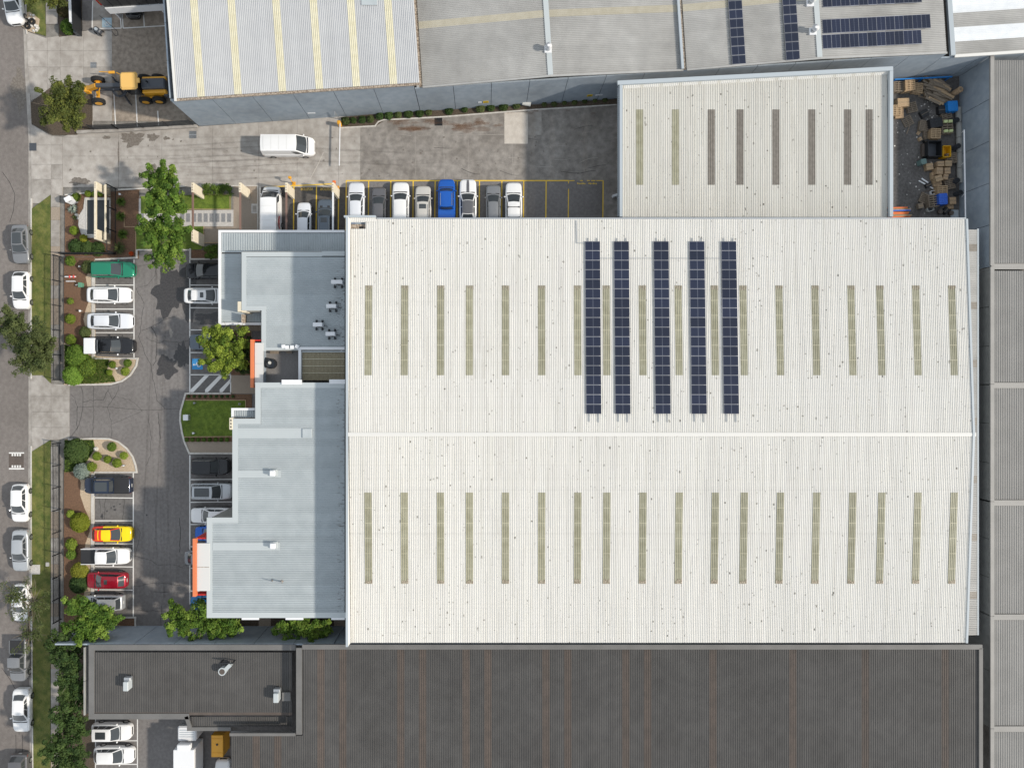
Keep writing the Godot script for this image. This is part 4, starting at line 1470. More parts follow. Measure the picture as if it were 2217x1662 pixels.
func build_frontage() -> void:
	var h := 2.95
	var data := [
		[442.0, "cream portal frame with two blade columns over the front lawn path", M.rust_beam, true],
		[541.0, "cream portal frame standing on the brown paved walk", M.rust_beam, false],
		[637.5, "cream portal frame with brown beam beside white van bay", M.rust_beam, false],
		[735.0, "cream portal frame with white beam over dark grey bay car", M.white_trim, false]]
	for r in data:
		var t := thing("portal_frame", r[1], "portal frame", Vector3.ZERO, 0.0, "cream portal frames along the walk")
		blade_column(t, r[0], 410.5, 431, h)
		if r[3]:
			blade_column(t, r[0], 508, 533, h)
		var x := P(r[0], 0).x - 0.13
		var z0 := P(0, 414).z
		var z1 := P(0, 529).z if r[3] else P(0, 512).z
		strip_box(t, "beam", Vector3(x, h - 0.12, z0), Vector3(x, h - 0.12, z1), 0.16, 0.22, r[2])
	var g := thing("gateway_arch", "cream twin-column gateway arch above the dark pond", "arch")
	blade_column(g, 239, 408.5, 425, h)
	blade_column(g, 239, 507, 528.5, h)
	var gx := P(239, 0).x
	strip_box(g, "beam", Vector3(gx - 0.15, h - 0.14, P(0, 424).z), Vector3(gx - 0.15, h - 0.14, P(0, 508).z), 0.2, 0.24, M.cream)
	strip_box(g, "beam", Vector3(gx + 0.55, h - 0.9, P(0, 410).z), Vector3(gx + 0.55, h - 0.9, P(0, 527).z), 0.16, 0.2, M.cream)
	palisade("palisade_fence", "black slatted fence between cream arch and planted bed", [[251, 409], [251, 549]], 2.1)
	palisade("palisade_fence", "black slatted fence across the mulch north of green car", [[140, 551], [249, 551]], 1.3)
	palisade("palisade_fence", "dark front fence along footpath beside upper verge lawn", [[131, 556], [131, 822]], 1.5)
	palisade("palisade_fence", "dark front fence along footpath beside lower verge lawn", [[130, 958], [131, 1340]], 1.5)
	palisade("palisade_fence", "black fence on low wall beside the yellow grader", [[205, 282], [258, 281], [420, 272]], 1.7)
	var b := MB.new()
	b.ribbon(path3([[168, 287], [250, 284], [428, 274]]), 0.34, -0.03, 0.3)
	single("low_wall", "low grey concrete wall under the black fence by grader", "wall", b, M.concrete_dim)
	# pond and its coping
	var pd := thing("garden_pond", "dark rectangular garden pond with pale stone coping", "pond")
	put(pd, "coping", slab([[184, 428], [240, 428], [240, 515], [181, 515], [176, 505], [170, 488], [172, 466], [181, 452]], -0.02, 0.14), M.paving)
	put(pd, "water", slab(rect(189.5, 433.5, 237, 507.5), 0.10, 0.152), M.water)
	for r in [[187.5, 431, 239, 433.5], [187.5, 507.5, 239, 510.5], [187.5, 433.5, 189.5, 507.5]]:
		put(pd, "rim", slab(rect(r[0], r[1], r[2], r[3]), 0.10, 0.19), M.kerb)


# ---------------------------------------------------------------- planting
func leaf_quad(b: MB, p: Vector3, nn: Vector3, s: float, asp := 0.6) -> void:
	var t := nn.cross(Vector3(rng.randf_range(-1, 1), rng.randf_range(-1, 1), rng.randf_range(-1, 1))).normalized()
	var w := nn.cross(t) * s * asp
	t *= s
	var a := b.vert(p - t, nn)
	b.vert(p + w, nn)
	b.vert(p + t, nn)
	b.vert(p - w, nn)
	b.ix.append_array([a, a + 1, a + 2, a, a + 2, a + 3])


func rdir() -> Vector3:
	var z := rng.randf_range(-1, 1)
	var t := rng.randf_range(0, TAU)
	var r := sqrt(1 - z * z)
	return Vector3(r * cos(t), z, r * sin(t))


func tone(pal: Array) -> Color:
	var c: Color = pal[rng.randi() % pal.size()]
	return c * rng.randf_range(0.78, 1.25)


# leaves over an ellipsoid clump
func clump(b: MB, c: Vector3, r: Vector3, n: int, s: float, pal: Array, asp := 0.6, lump := 0.25) -> void:
	var base := tone(pal) * rng.randf_range(0.75, 1.3)
	for k in n:
		var d := rdir()
		if d.y < -0.35:
			d.y = -d.y
		var rad := 1.0 - lump * rng.randf() * rng.randf() * 2.0
		var p := c + d * r * rad
		var nn := (d * 0.9 + rdir() * 0.75 + Vector3(0, 0.35, 0)).normalized()
		b.col = base.lerp(tone(pal), 0.35)
		leaf_quad(b, p, nn, s * rng.randf_range(0.7, 1.3), asp)


var PAL_FRESH := [Color(0.10, 0.17, 0.026), Color(0.07, 0.13, 0.022), Color(0.165, 0.235, 0.042), Color(0.042, 0.085, 0.016)]
var PAL_LIME := [Color(0.165, 0.215, 0.03), Color(0.215, 0.27, 0.04), Color(0.105, 0.155, 0.024), Color(0.06, 0.105, 0.018)]
var PAL_BALL := [Color(0.13, 0.18, 0.022), Color(0.165, 0.215, 0.03), Color(0.10, 0.15, 0.02)]
var PAL_GOLD := [Color(0.19, 0.20, 0.02), Color(0.15, 0.18, 0.02), Color(0.22, 0.22, 0.035)]
var PAL_DARK := [Color(0.034, 0.062, 0.02), Color(0.048, 0.08, 0.024), Color(0.062, 0.095, 0.028)]
var PAL_OLIVE := [Color(0.075, 0.095, 0.034), Color(0.095, 0.115, 0.042), Color(0.055, 0.075, 0.028)]
var PAL_EUC := [Color(0.10, 0.115, 0.028), Color(0.13, 0.14, 0.032), Color(0.075, 0.092, 0.024), Color(0.055, 0.07, 0.022)]
var PAL_SILVER := [Color(0.24, 0.29, 0.25), Color(0.30, 0.34, 0.29), Color(0.19, 0.24, 0.20)]
var PAL_HEDGE := [Color(0.068, 0.11, 0.02), Color(0.095, 0.145, 0.026), Color(0.048, 0.085, 0.016)]


# crowns: [[u, v, h, rx, ry, rz], ...] ; trunk at (u, v)
func tree(label: String, u: float, v: float, crowns: Array, nclump: int, leaf: float, pal: Array, per := 62, cr := 0.62, asp := 0.62, density := 1.0) -> void:
	var base := P(u, v)
	var t := thing("tree", label, "tree", base)
	var tr := MB.new()
	var top := Vector3.ZERO
	var list := []
	for c in crowns:
		list.append([P(c[0], c[1], c[2]) - base, Vector3(c[3], c[4], c[5]) * Vector3(1.22, 1.1, 1.22)])
		top += list[-1][0]
	top /= list.size()
	var fork := Vector3(top.x * 0.3, top.y * 0.45, top.z * 0.3)
	tr.tube(Vector3(0, -0.05, 0), fork, 0.17, 0.11, 9)
	for q in list:
		var cc: Vector3 = q[0]
		tr.tube(fork, cc + Vector3(0, -q[1].y * 0.2, 0), 0.09, 0.04, 6)
		for k in 9:
			var d := rdir()
			d.y = absf(d.y) * 0.6
			tr.tube(fork.lerp(cc, rng.randf_range(0.35, 0.9)), cc + d * q[1] * 0.8, 0.035, 0.012, 5, false)
	var b := MB.new()
	for q in list:
		var cc: Vector3 = q[0]
		var rr: Vector3 = q[1]
		var arms := []
		for k in 11:
			var az := TAU * (k + rng.randf_range(-0.35, 0.35)) / 11.0
			var el := rng.randf_range(-0.15, 0.9)
			arms.append([Vector3(cos(az) * cos(el), sin(el), sin(az) * cos(el)), rng.randf_range(0.72, 1.04)])
			tr.tube(cc - Vector3(0, rr.y * 0.2, 0), cc + arms[-1][0] * rr * arms[-1][1], 0.045, 0.012, 5, false)
		for k in int(nclump * 1.6):
			var pc := cc
			var s := cr
			if k % 5 < 4:
				var arm = arms[rng.randi() % arms.size()]
				var f := pow(rng.randf_range(0.05, 1.0), 0.7)
				pc = cc + arm[0] * rr * (f * arm[1]) + rdir() * 0.2
				s = cr * lerpf(1.05, 0.62, f) * rng.randf_range(0.75, 1.15)
			else:
				pc = cc + rdir() * rr * rng.randf_range(0.2, 0.8)
				s = cr * rng.randf_range(0.6, 1.0)
			clump(b, pc, Vector3(s, s * 0.55, s), int(per * rng.randf_range(0.6, 1.3) * density * (0.4 + 0.6 * s / cr)), leaf, pal, asp, 0.45)
	put(t, "trunk", tr, M.bark)
	put(t, "crown", b, M.leaf)


func shrub(label: String, u: float, v: float, r: float, pal: Array, hh := -1.0, leaf := 0.075, called := "shrub", group := "", y := 0.05, lump := 0.12) -> Node3D:
	var rm := r * S
	var ht := hh if hh > 0 else rm * 1.5
	var t := thing(called, label, "shrub", P(u, v, ht * 0.5, y), 0.0, group)
	var st := MB.new()
	st.tube(Vector3(0, -0.06, 0), Vector3(0, ht * 0.5, 0), 0.03, 0.02, 5)
	put(t, "stem", st, M.bark)
	var b := MB.new()
	var n := int(380 * maxf(0.5, rm * rm / 0.2))
	clump(b, Vector3(0, ht * 0.5, 0), Vector3(rm, ht * 0.5, rm), n, leaf, pal, 0.7, lump)
	clump(b, Vector3(0, ht * 0.48, 0), Vector3(rm, ht * 0.48, rm) * 0.82, n / 2, leaf * 1.2, pal, 0.8, lump)
	put(t, "foliage", b, M.leaf)
	return t


func strappy(label: String, u: float, v: float, r: float, pal: Array, n := 70, called := "strappy_plant", wide := 0.035) -> void:
	var t := thing(called, label, "plant", P(u, v, 0.3, 0.05))
	var b := MB.new()
	var rm := r * S
	for k in n:
		var a := rng.randf_range(0, TAU)
		var d := Vector3(cos(a), 0, sin(a))
		var l := rm * rng.randf_range(0.55, 1.1)
		var hh := rm * rng.randf_range(0.35, 0.9)
		var sd := Vector3(-d.z, 0, d.x) * wide
		b.col = tone(pal)
		var p0 := d * 0.03
		var p1 := d * l * 0.5 + Vector3(0, hh, 0)
		var p2 := d * l + Vector3(0, hh * 0.55, 0)
		b.quad(p0 - sd, p0 + sd, p1 + sd, p1 - sd)
		b.quad(p1 - sd, p1 + sd, p2 + sd * 0.15, p2 - sd * 0.15)
	put(t, "leaves", b, M.leaf)


func hedge(label: String, u0: float, v0: float, u1: float, v1: float, h: float, pal: Array, called := "hedge", leaf := 0.085) -> void:
	var a := P(u0, v0, h)
	var c := P(u1, v1, h)
	var t := thing(called, label, "hedge", Vector3((a.x + c.x) * 0.5, 0.04, (a.z + c.z) * 0.5))
	var sx := absf(c.x - a.x)
	var sz := absf(c.z - a.z)
	var st := MB.new()
	for k in maxi(2, int(sx * sz / 0.6)):
		var x := rng.randf_range(-0.4, 0.4) * sx
		var z := rng.randf_range(-0.4, 0.4) * sz
		st.tube(Vector3(x, -0.05, z), Vector3(x, h * 0.7, z), 0.025, 0.015, 5)
	put(t, "stems", st, M.bark)
	var b := MB.new()
	var n := int((sx * sz + (sx + sz) * h) / 0.26) + 4
	for k in n:
		var p := Vector3(rng.randf_range(-0.5, 0.5) * (sx - 0.25), h * rng.randf_range(0.55, 0.88), rng.randf_range(-0.5, 0.5) * (sz - 0.25))
		clump(b, p, Vector3(0.33, 0.22, 0.33) * rng.randf_range(0.8, 1.2), 60, leaf, pal, 0.65, 0.4)
	put(t, "foliage", b, M.leaf)


# ground-hugging tufts over a plan polygon
func tufts(parent: Node, called: String, poly: Array, y: float, per_m2: float, s: float, pal: Array) -> void:
	var q := plan(poly)
	var lo := q[0]
	var hi := q[0]
	for p in q:
		lo = lo.min(p)
		hi = hi.max(p)
	var b := MB.new()
	var n := int((hi.x - lo.x) * (hi.y - lo.y) * per_m2)
	for k in n:
		var p := Vector2(rng.randf_range(lo.x, hi.x), rng.randf_range(lo.y, hi.y))
		if not Geometry2D.is_point_in_polygon(p, q):
			continue
		b.col = tone(pal)
		var a := rng.randf_range(0, TAU)
		var d := Vector3(cos(a), 0, sin(a)) * s
		var w := Vector3(-sin(a), 0, cos(a)) * s * 0.35
		var p3 := Vector3(p.x, y, p.y)
		b.tri(p3 - w, p3 + w, p3 + d * 0.7 + Vector3(0, s * 0.9, 0))
		b.tri(p3 + w, p3 - w, p3 - d * 0.6 + Vector3(0, s, 0))
	if b.v.size() == 0:
		return
	var o := put(parent, called, b, M.leaf)
	o.set_meta("kind", "stuff")


func bed(called: String, pts: Array, mat: Material, y := 0.05) -> MeshInstance3D:
	return struct(called, slab(pts, -0.05, y), mat)


func build_gardens() -> void:
	# north-west garden
	var g := bed("mulch_bed", [[140, 424], [238, 415], [300, 410], [300, 560], [206, 563], [206, 556], [140, 556]], M.mulch)
	kerb_line([[140, 422], [215, 415]], 0.14, 0.1, g)
	kerb_line([[256, 411], [402, 403]], 0.16, 0.12, g)
	# front beds
	bed("mulch_bed", [[138, 557], [205, 557], [200, 575], [185, 600], [190, 625], [196, 640], [186, 668], [180, 690], [186, 715], [198, 735], [198, 770], [150, 750], [138, 740]], M.mulch, 0.052)
	bed("pebble_bed", [[205, 557], [206, 772], [190, 772], [180, 690], [170, 560]], M.pebbles, 0.04)
	var k1 := kerb_line([[206, 562], [296, 558], [296, 540]], 0.2, 0.12)
	kerb_line([[202, 596], [202, 776]], 0.36, 0.11)
	var isl := bed("pebble_bed", [[138, 742], [200, 770], [296, 776], [293, 795], [280, 812], [262, 824], [240, 830], [200, 832], [138, 833]], M.pebbles, 0.055)
	kerb_line([[206, 776], [298, 776], [295, 792], [282, 812], [264, 825], [240, 831.5], [200, 832.5], [148, 833]], 0.17, 0.13, isl)
	var gcv := struct("ground_cover", slab([[140, 745], [200, 772], [236, 778], [232, 800], [246, 815], [250, 826], [200, 830], [140, 831]], 0.05, 0.075), M.grass)
	tufts(gcv, "leafy_cover", [[140, 745], [200, 772], [236, 778], [232, 800], [246, 815], [250, 826], [200, 830], [140, 831]], 0.07, 140.0, 0.13, PAL_HEDGE)
	var isl2 := bed("pebble_bed", [[140, 950], [150, 950], [200, 949], [236, 950], [256, 956], [274, 970], [288, 990], [295, 1020], [204, 1022], [204, 1100], [140, 1100]], M.pebbles, 0.055)
	kerb_line([[148, 951], [200, 949], [236, 949.5], [256, 956], [274, 970], [287, 988], [294, 1008], [296, 1022], [204, 1022]], 0.17, 0.13, isl2)
	var gc2 := struct("ground_cover", slab([[140, 952], [202, 952], [206, 970], [190, 995], [172, 1018], [140, 1022]], 0.055, 0.08), M.lawn)
	tufts(gc2, "leafy_cover", [[140, 952], [202, 952], [206, 970], [190, 995], [172, 1018], [140, 1022]], 0.075, 140.0, 0.13, PAL_DARK)
	bed("mulch_bed", [[138, 1018], [168, 1024], [175, 1045], [173, 1070], [183, 1100], [192, 1120], [194, 1150], [185, 1175], [182, 1200], [182, 1290], [200, 1345], [138, 1345]], M.mulch, 0.06)
	bed("pebble_bed", [[168, 1020], [204, 1023], [203, 1345], [180, 1345], [170, 1060]], M.pebbles, 0.045)
	kerb_line([[201, 1024], [200, 1336]], 0.36, 0.11)
	kerb_line([[200, 1336], [293, 1336], [293, 1356]], 0.16, 0.12)
	bed("mulch_bed", [[200, 1338], [290, 1338], [290, 1356], [140, 1356], [140, 1338]], M.mulch, 0.055)
	# lawns either side of the stepping-slab path
	var lawn := bed("lawn", [[305, 425], [500, 420], [500, 454], [400, 454], [400, 462], [305, 462]], M.lawn, 0.06)
	tufts(lawn, "grass_blades", [[402, 422], [500, 420], [500, 453], [402, 453]], 0.055, 60.0, 0.06, PAL_BALL)
	bed("lawn", [[295, 490], [441, 490], [441, 530], [435, 540], [295, 542]], M.lawn, 0.06)
	bed("mulch_bed", [[411, 541], [475, 541], [475, 560], [411, 560]], M.mulch, 0.06)
	kerb_line([[412, 538], [412, 561], [480, 561]], 0.18, 0.13)
	kerb_line([[298, 541], [410, 541]], 0.14, 0.11)
	for q in [[[400, 453], [500, 453]], [[498, 402], [498, 453]], [[438, 421], [498, 421]], [[441, 490], [441, 526], [476, 526]], [[294, 492], [294, 545]], [[269, 460], [269, 491], [300, 491]]]:
		var b := MB.new()
		b.ribbon(path3(q), 0.07, 0.0, 0.09)
		struct("timber_edging", b, M.timber)
	struct("garden_path", slab([[272, 460], [296, 460], [296, 430], [322, 430], [322, 456], [505, 454], [505, 490], [272, 490]], -0.04, 0.03), M.paving)
	struct("garden_path", slab([[442, 491], [505, 491], [505, 402], [556, 402], [556, 520], [476, 520], [476, 526], [442, 526]], -0.04, 0.028), M.aggregate)
	var st := thing_struct("stepping_slabs")
	for k in 9:
		var p := rect(390 + k * 12.7, 462, 398.5 + k * 12.7, 480.5)
		put(st, "slab", slab(p, 0.02, 0.045), M.slate)
	for k in 3:
		put(st, "slab", slab(rect(275 + k * 12.5, 462, 286 + k * 12.5, 481), 0.02, 0.045), M.slate)
	kerb_line([[500, 402], [558, 402], [558, 500]], 0.12, 0.06)
	kerb_line([[563, 404], [563, 500]], 0.22, 0.10)
	var pit := thing("service_pit", "pale square service pit lid in the brown walk", "pit lid")
	put(pit, "lid", slab(rect(544, 441, 557.5, 462), 0.0, 0.04), M.paving)
	put(pit, "inset", slab(rect(546.5, 445, 555, 459), 0.03, 0.048), M.concrete_dim)
	# office garden: kerbed lawn, mulch strips, gravel, entry path
	var og := bed("gravel_strip", [[398, 952], [505, 952], [505, 981], [410, 981]], M.aggregate, 0.05)
	kerb_line([[500, 851.5], [402, 851.5], [398, 865], [391, 890], [390, 910], [394, 935], [399, 955], [410, 981], [505, 981]], 0.2, 0.13, og)
	bed("mulch_bed", [[402, 853], [545, 853], [545, 885], [532, 885], [532, 866], [398, 866]], M.mulch, 0.055)
	var ol := bed("lawn", [[399, 867], [531, 866], [531, 886], [505, 886], [505, 945], [397, 945], [392, 912], [392, 892]], M.lawn, 0.07)
	tufts(ol, "grass_blades", [[399, 867], [530, 867], [530, 885], [504, 886], [504, 944], [398, 944], [393, 912], [393, 892]], 0.065, 60.0, 0.06, PAL_BALL)
	bed("mulch_bed", [[397, 946], [505, 945], [505, 956], [399, 956]], M.mulch, 0.058)
	for q in [[[398, 945.5], [503, 944.5]], [[402, 866], [532, 866], [532, 886]]]:
		var b := MB.new()
		b.ribbon(path3(q), 0.08, 0.0, 0.11)
		struct("timber_edging", b, M.timber)
	struct("entry_path", slab([[500, 700], [575, 700], [575, 716], [545, 716], [545, 790], [562, 815], [562, 852], [500, 852]], -0.04, 0.03), M.aggregate)
	bed("mulch_bed", [[500, 716], [543, 716], [543, 812], [500, 812]], M.mulch, 0.055)
	bed("mulch_bed", [[380, 1335], [745, 1335], [745, 1356], [380, 1356]], M.soil, 0.05)
	for r in [[560, 586], [723, 746]]:
		struct("garden_path", slab(rect(r[0], 1330, r[1], 1356), 0.0, 0.06), M.aggregate)
	# clipped balls and other shrubs
	var balls := [
		[165, 427, 9.5, "largest clipped ball shrub northwest of the pond", PAL_BALL], [190.5, 419, 7, "left of three ball shrubs on the pond's upper edge", PAL_BALL], [204.5, 420, 6.3, "middle of three ball shrubs on the pond's upper edge", PAL_BALL], [217, 419.5, 6, "ball shrub tucked against the gateway's upper column", PAL_BALL],
		[160, 499, 9.5, "clipped ball shrub left of the pond paving", PAL_BALL], [181, 516, 8.5, "round shrub below the pond's lower left corner", PAL_GOLD],
		[243, 789, 8, "upper left ball shrub on the north pebble island", PAL_BALL], [237, 806, 6.5, "smallest ball shrub on the north pebble island", PAL_BALL], [276, 786, 8.5, "upper right ball shrub on the north pebble island", PAL_LIME], [271, 804, 9.5, "lower right ball shrub on the north pebble island", PAL_LIME],
		[242, 967, 10, "topmost ball shrub on the south pebble island", PAL_LIME], [210, 987, 9.5, "bright ball shrub at the left of the south pebble island", PAL_BALL], [233, 994, 8.3, "small ball shrub in the middle of the south pebble island", PAL_BALL], [268, 986, 8.5, "rightmost ball shrub on the south pebble island", PAL_LIME], [253, 1002, 10, "lowest right ball shrub on the south pebble island", PAL_LIME], [199, 1010, 10.5, "lime ball shrub beside the silver shrub", PAL_BALL]]
	for r in balls:
		shrub(r[3], r[0], r[1], r[2], r[4], -1.0, 0.07, "ball_shrub", "clipped ball shrubs")
	shrub("large silver-grey shrub left of the navy pickup", 177, 1020, 18, PAL_SILVER, 0.9, 0.09, "silver_shrub", "", 0.05, 0.35)
	shrub("large round golden shrub beside the empty bay", 173, 1131, 21, PAL_GOLD, 1.1, 0.09, "round_shrub", "", 0.05, 0.2)
	shrub("golden shrub behind the red car", 172, 1236, 19, PAL_GOLD, 1.0, 0.09, "round_shrub", "", 0.05, 0.3)
	shrub("dark green shrub just above the lower left tree", 170, 1264, 20, PAL_DARK, 1.1, 0.1, "round_shrub", "", 0.05, 0.4)
	shrub("spiky olive shrub behind the white sedan and dark pickup", 184, 719, 12.5, PAL_OLIVE, 0.8, 0.11, "round_shrub", "", 0.05, 0.4)
	shrub("green shrub at the tail of the green wagon", 190, 578, 14, PAL_OLIVE, 0.9, 0.1, "round_shrub", "", 0.05, 0.4)
	shrub("leafy bush at the upper left of the north pebble island", 165, 770, 24, PAL_FRESH, 1.4, 0.12, "leafy_bush", "", 0.05, 0.45)
	shrub("leafy bush in the middle of the north island", 185, 795, 22, PAL_LIME, 1.1, 0.11, "leafy_bush", "", 0.05, 0.45)
	shrub("leafy bush at the fence side of the north island", 158, 812, 22, PAL_FRESH, 1.3, 0.12, "leafy_bush", "", 0.05, 0.45)
	shrub("dark bush at the fence side of the south island", 165, 975, 26, PAL_DARK, 1.2, 0.12, "leafy_bush", "", 0.05, 0.45)
	shrub("orange-red shrub in the corner north of the green wagon", 284, 549, 5, [Color(0.42, 0.06, 0.015), Color(0.3, 0.05, 0.02)], 0.5, 0.05, "flowering_shrub")
	for r in [[152, 565, 11, "bright green plant at the fence above the hydrant"], [152, 690, 11, "bright green plant at the fence beside the second white sedan"], [152, 652, 7, "small green plant at the fence beside the first white sedan"], [153, 735, 11, "bright green plant at the fence above the leafy bush"], [153, 1112, 9, "bright green plant at the fence beside the golden shrub"], [154, 1178, 13, "bright green plant at the fence behind the yellow and red car"], [154, 1200, 11, "bright green plant at the fence behind the white pickup"]]:
		shrub(r[3], r[0], r[1], r[2], PAL_LIME, 0.7, 0.10, "fence_plant", "green plants along the front fence", 0.05, 0.4)
	strappy("blue-green rosette plant left of the pond", 157, 452, 12, PAL_SILVER, 60, "agave", 0.05)
	strappy("second small rosette plant left of the pond paving", 160, 470, 7, PAL_OLIVE, 40, "agave", 0.04)
	for r in [[262, 437, 12, "strappy plant nearest the drive beside the black fence"], [260, 468, 12, "dark strappy plant beside middle of the black fence"], [265, 507, 13, "strappy plant beside lower part of the black fence"], [258, 537, 15, "palest strappy plant at the fence corner"]]:
		strappy(r[3], r[0], r[1], r[2], PAL_OLIVE if r[1] > 530 else PAL_HEDGE, 110)
	for k in 3:
		shrub(["left prostrate conifer along the black fence below the pond", "middle prostrate conifer along the black fence below the pond", "right prostrate conifer along the black fence below the pond"][k], 163 + k * 24, 533 + k * 3, 16, PAL_DARK, 0.5, 0.09, "conifer", "prostrate conifers", 0.05, 0.4)
	hedge("clipped hedge above the front lawn by the drive", 438, 398, 498, 420, 0.8, PAL_HEDGE)
	hedge("clipped hedge at the office corner above the black car", 438, 529, 474, 558, 0.9, PAL_HEDGE)
	for k in 9:
		shrub("small dark plant in the mulch strip above the office lawn", 408 + k * 12, 858, 3.2, PAL_DARK, 0.3, 0.05, "seedling", "seedlings above the office lawn")
	for k in 8:
		shrub("small green plant in the mulch strip below the office lawn", 404 + k * 12.5, 951.5, 4.6, PAL_HEDGE, 0.4, 0.06, "border_plant", "plants below the office lawn")
	# growth under the north wall
	var us := [748, 765, 784, 802, 822, 842, 862, 884, 908, 928, 972, 1006, 1040, 1062, 1090, 1118]
	for k in us.size():
		shrub("dark grassy clump at the foot of the blue north wall", us[k], 262 - (us[k] - 748) * 0.078 - (5 if us[k] > 815 else 0), rng.randf_range(6, 10.5), PAL_DARK if k % 3 else PAL_OLIVE, rng.randf_range(0.3, 0.55), 0.12, "grassy_clump", "grassy clumps under the north wall", 0.06, 0.5)
	for k in 7:
		shrub("sparse weed in the shaded strip under the north wall", 1178 + k * 22, 226 - k * 1.7, rng.randf_range(4, 7), PAL_OLIVE, 0.3, 0.08, "weed", "weeds in the shaded strip", 0.06, 0.6)
	# verge grass blades nearest the property
	var vg := thing_struct("verge_grass")
	vg.set_meta("kind", "stuff")
	tufts(vg, "grass_blades", [[69, 453], [109, 424], [109, 828], [92, 812], [69, 812]], 0.07, 30.0, 0.06, PAL_BALL)
	tufts(vg, "grass_blades", [[69, 978], [109, 953], [109, 1662], [72, 1662]], 0.07, 22.0, 0.06, PAL_BALL)


func build_trees() -> void:
	tree("bright green tree nearest the drive, upper of the front pair", 352, 425, [[350, 395, 5.0, 2.0, 1.5, 2.1], [358, 440, 5.2, 2.2, 1.5, 1.6]], 46, 0.125, PAL_FRESH, 89, 0.6)
	tree("bright green tree above the car park, lower of the front pair", 352, 512, [[335, 505, 4.8, 1.8, 1.5, 2.2], [372, 505, 5.0, 1.8, 1.5, 2.2], [355, 550, 4.6, 2.2, 1.4, 1.6]], 36, 0.125, PAL_FRESH, 89, 0.6)
	tree("lime green tree shading the accessible bay", 500, 752, [[470, 745, 4.2, 1.9, 1.4, 2.4], [502, 745, 4.4, 1.9, 1.5, 2.3], [490, 785, 4.0, 2.2, 1.4, 1.5]], 34, 0.133, PAL_LIME, 89, 0.62)
	tree("dark leafy tree over the shaded entry bed", 532, 765, [[530, 760, 2.6, 0.8, 0.9, 2.0], [527, 795, 2.4, 0.9, 0.8, 0.9]], 14, 0.109, PAL_DARK, 77, 0.45)
	tree("leafy green tree covering the lower left corner of the car park", 200, 1335, [[185, 1320, 4.2, 1.9, 1.5, 2.2], [225, 1340, 4.2, 2.0, 1.5, 2.0], [185, 1362, 4.4, 2.2, 1.5, 1.6]], 38, 0.133, PAL_FRESH, 89, 0.62)
	tree("green tree below the south office corner", 445, 1345, [[395, 1340, 4.0, 1.7, 1.4, 1.9], [440, 1348, 4.2, 2.0, 1.4, 2.0], [490, 1352, 3.6, 1.7, 1.2, 1.5]], 36, 0.125, PAL_FRESH, 86, 0.6)
	tree("green tree squeezed between south office and boundary wall", 655, 1356, [[625, 1362, 3.8, 1.5, 1.2, 1.3], [665, 1360, 3.9, 1.7, 1.3, 1.4], [695, 1362, 3.4, 1.1, 1.1, 1.0]], 26, 0.117, PAL_FRESH, 83, 0.55)
	tree("large olive street tree overhanging the kerb beside parked white hatch", 72, 740, [[20, 700, 6.5, 2.4, 1.8, 1.9], [60, 735, 7.0, 2.4, 2.0, 2.4], [70, 780, 6.5, 2.0, 1.6, 1.6], [95, 750, 5.5, 1.2, 1.0, 1.6]], 40, 0.117, PAL_OLIVE, 99, 0.62, 0.4)
	tree("golden green tree left of the yellow grader", 140, 232, [[125, 230, 5.2, 2.3, 1.8, 2.2], [155, 205, 5.6, 2.0, 1.7, 1.7], [150, 250, 5.0, 2.0, 1.5, 1.4]], 40, 0.117, PAL_EUC, 96, 0.6, 0.5)
	tree("thin straggly street tree over the parked cars, lower left", 78, 1300, [[25, 1285, 5.5, 1.5, 1.2, 2.0], [70, 1300, 5.8, 1.8, 1.4, 2.6], [60, 1370, 5.2, 1.9, 1.2, 1.9]], 22, 0.101, PAL_OLIVE, 49, 0.6, 0.35, 0.8)
	tree("dark tree at the fence corner below the car park", 135, 1415, [[128, 1400, 4.2, 1.6, 1.3, 2.0], [150, 1425, 4.0, 1.5, 1.2, 1.5]], 30, 0.117, PAL_DARK, 86, 0.58)
	tree("dark green tree beside the southern building's upper left wall", 158, 1480, [[155, 1465, 4.0, 1.7, 1.4, 1.8], [160, 1500, 3.8, 1.6, 1.3, 1.8]], 30, 0.117, PAL_DARK, 86, 0.58)
	tree("dark green tree left of the southern building's lower corner", 155, 1550, [[150, 1545, 4.2, 1.9, 1.4, 2.0], [160, 1575, 3.8, 1.6, 1.3, 1.5]], 30, 0.117, PAL_DARK, 86, 0.58)
	tree("dark green tree in the bottom left planting", 145, 1630, [[130, 1620, 4.6, 2.2, 1.6, 2.0], [155, 1645, 4.2, 1.8, 1.4, 1.8]], 34, 0.117, PAL_DARK, 86, 0.6)
	tree("street tree poking in at the top left edge", 95, -25, [[90, -12, 5.0, 2.4, 1.6, 1.5], [118, -10, 4.6, 1.5, 1.3, 1.3]], 30, 0.117, PAL_EUC, 86, 0.58)
	shrub("dark red-brown shrub beside the showroom sign, top left", 138, 22, 16, [Color(0.07, 0.03, 0.02), Color(0.05, 0.055, 0.02), Color(0.09, 0.045, 0.03)], 1.0, 0.1, "round_shrub", "", 0.0, 0.45)
	shrub("green shrub below the dark red shrub, top left", 147, 58, 17, PAL_FRESH, 1.0, 0.1, "round_shrub", "", 0.0, 0.45)
	bed("mulch_bed", [[124, -60], [176, -60], [176, 74], [127, 80]], M.soil, 0.04)
	bed("mulch_bed", [[66, 222], [108, 190], [200, 205], [200, 278], [165, 292], [112, 292], [68, 268]], M.soil, 0.05)
	bed("mulch_bed", [[128, 1352], [205, 1352], [205, 1900], [128, 1900]], M.soil, 0.03)


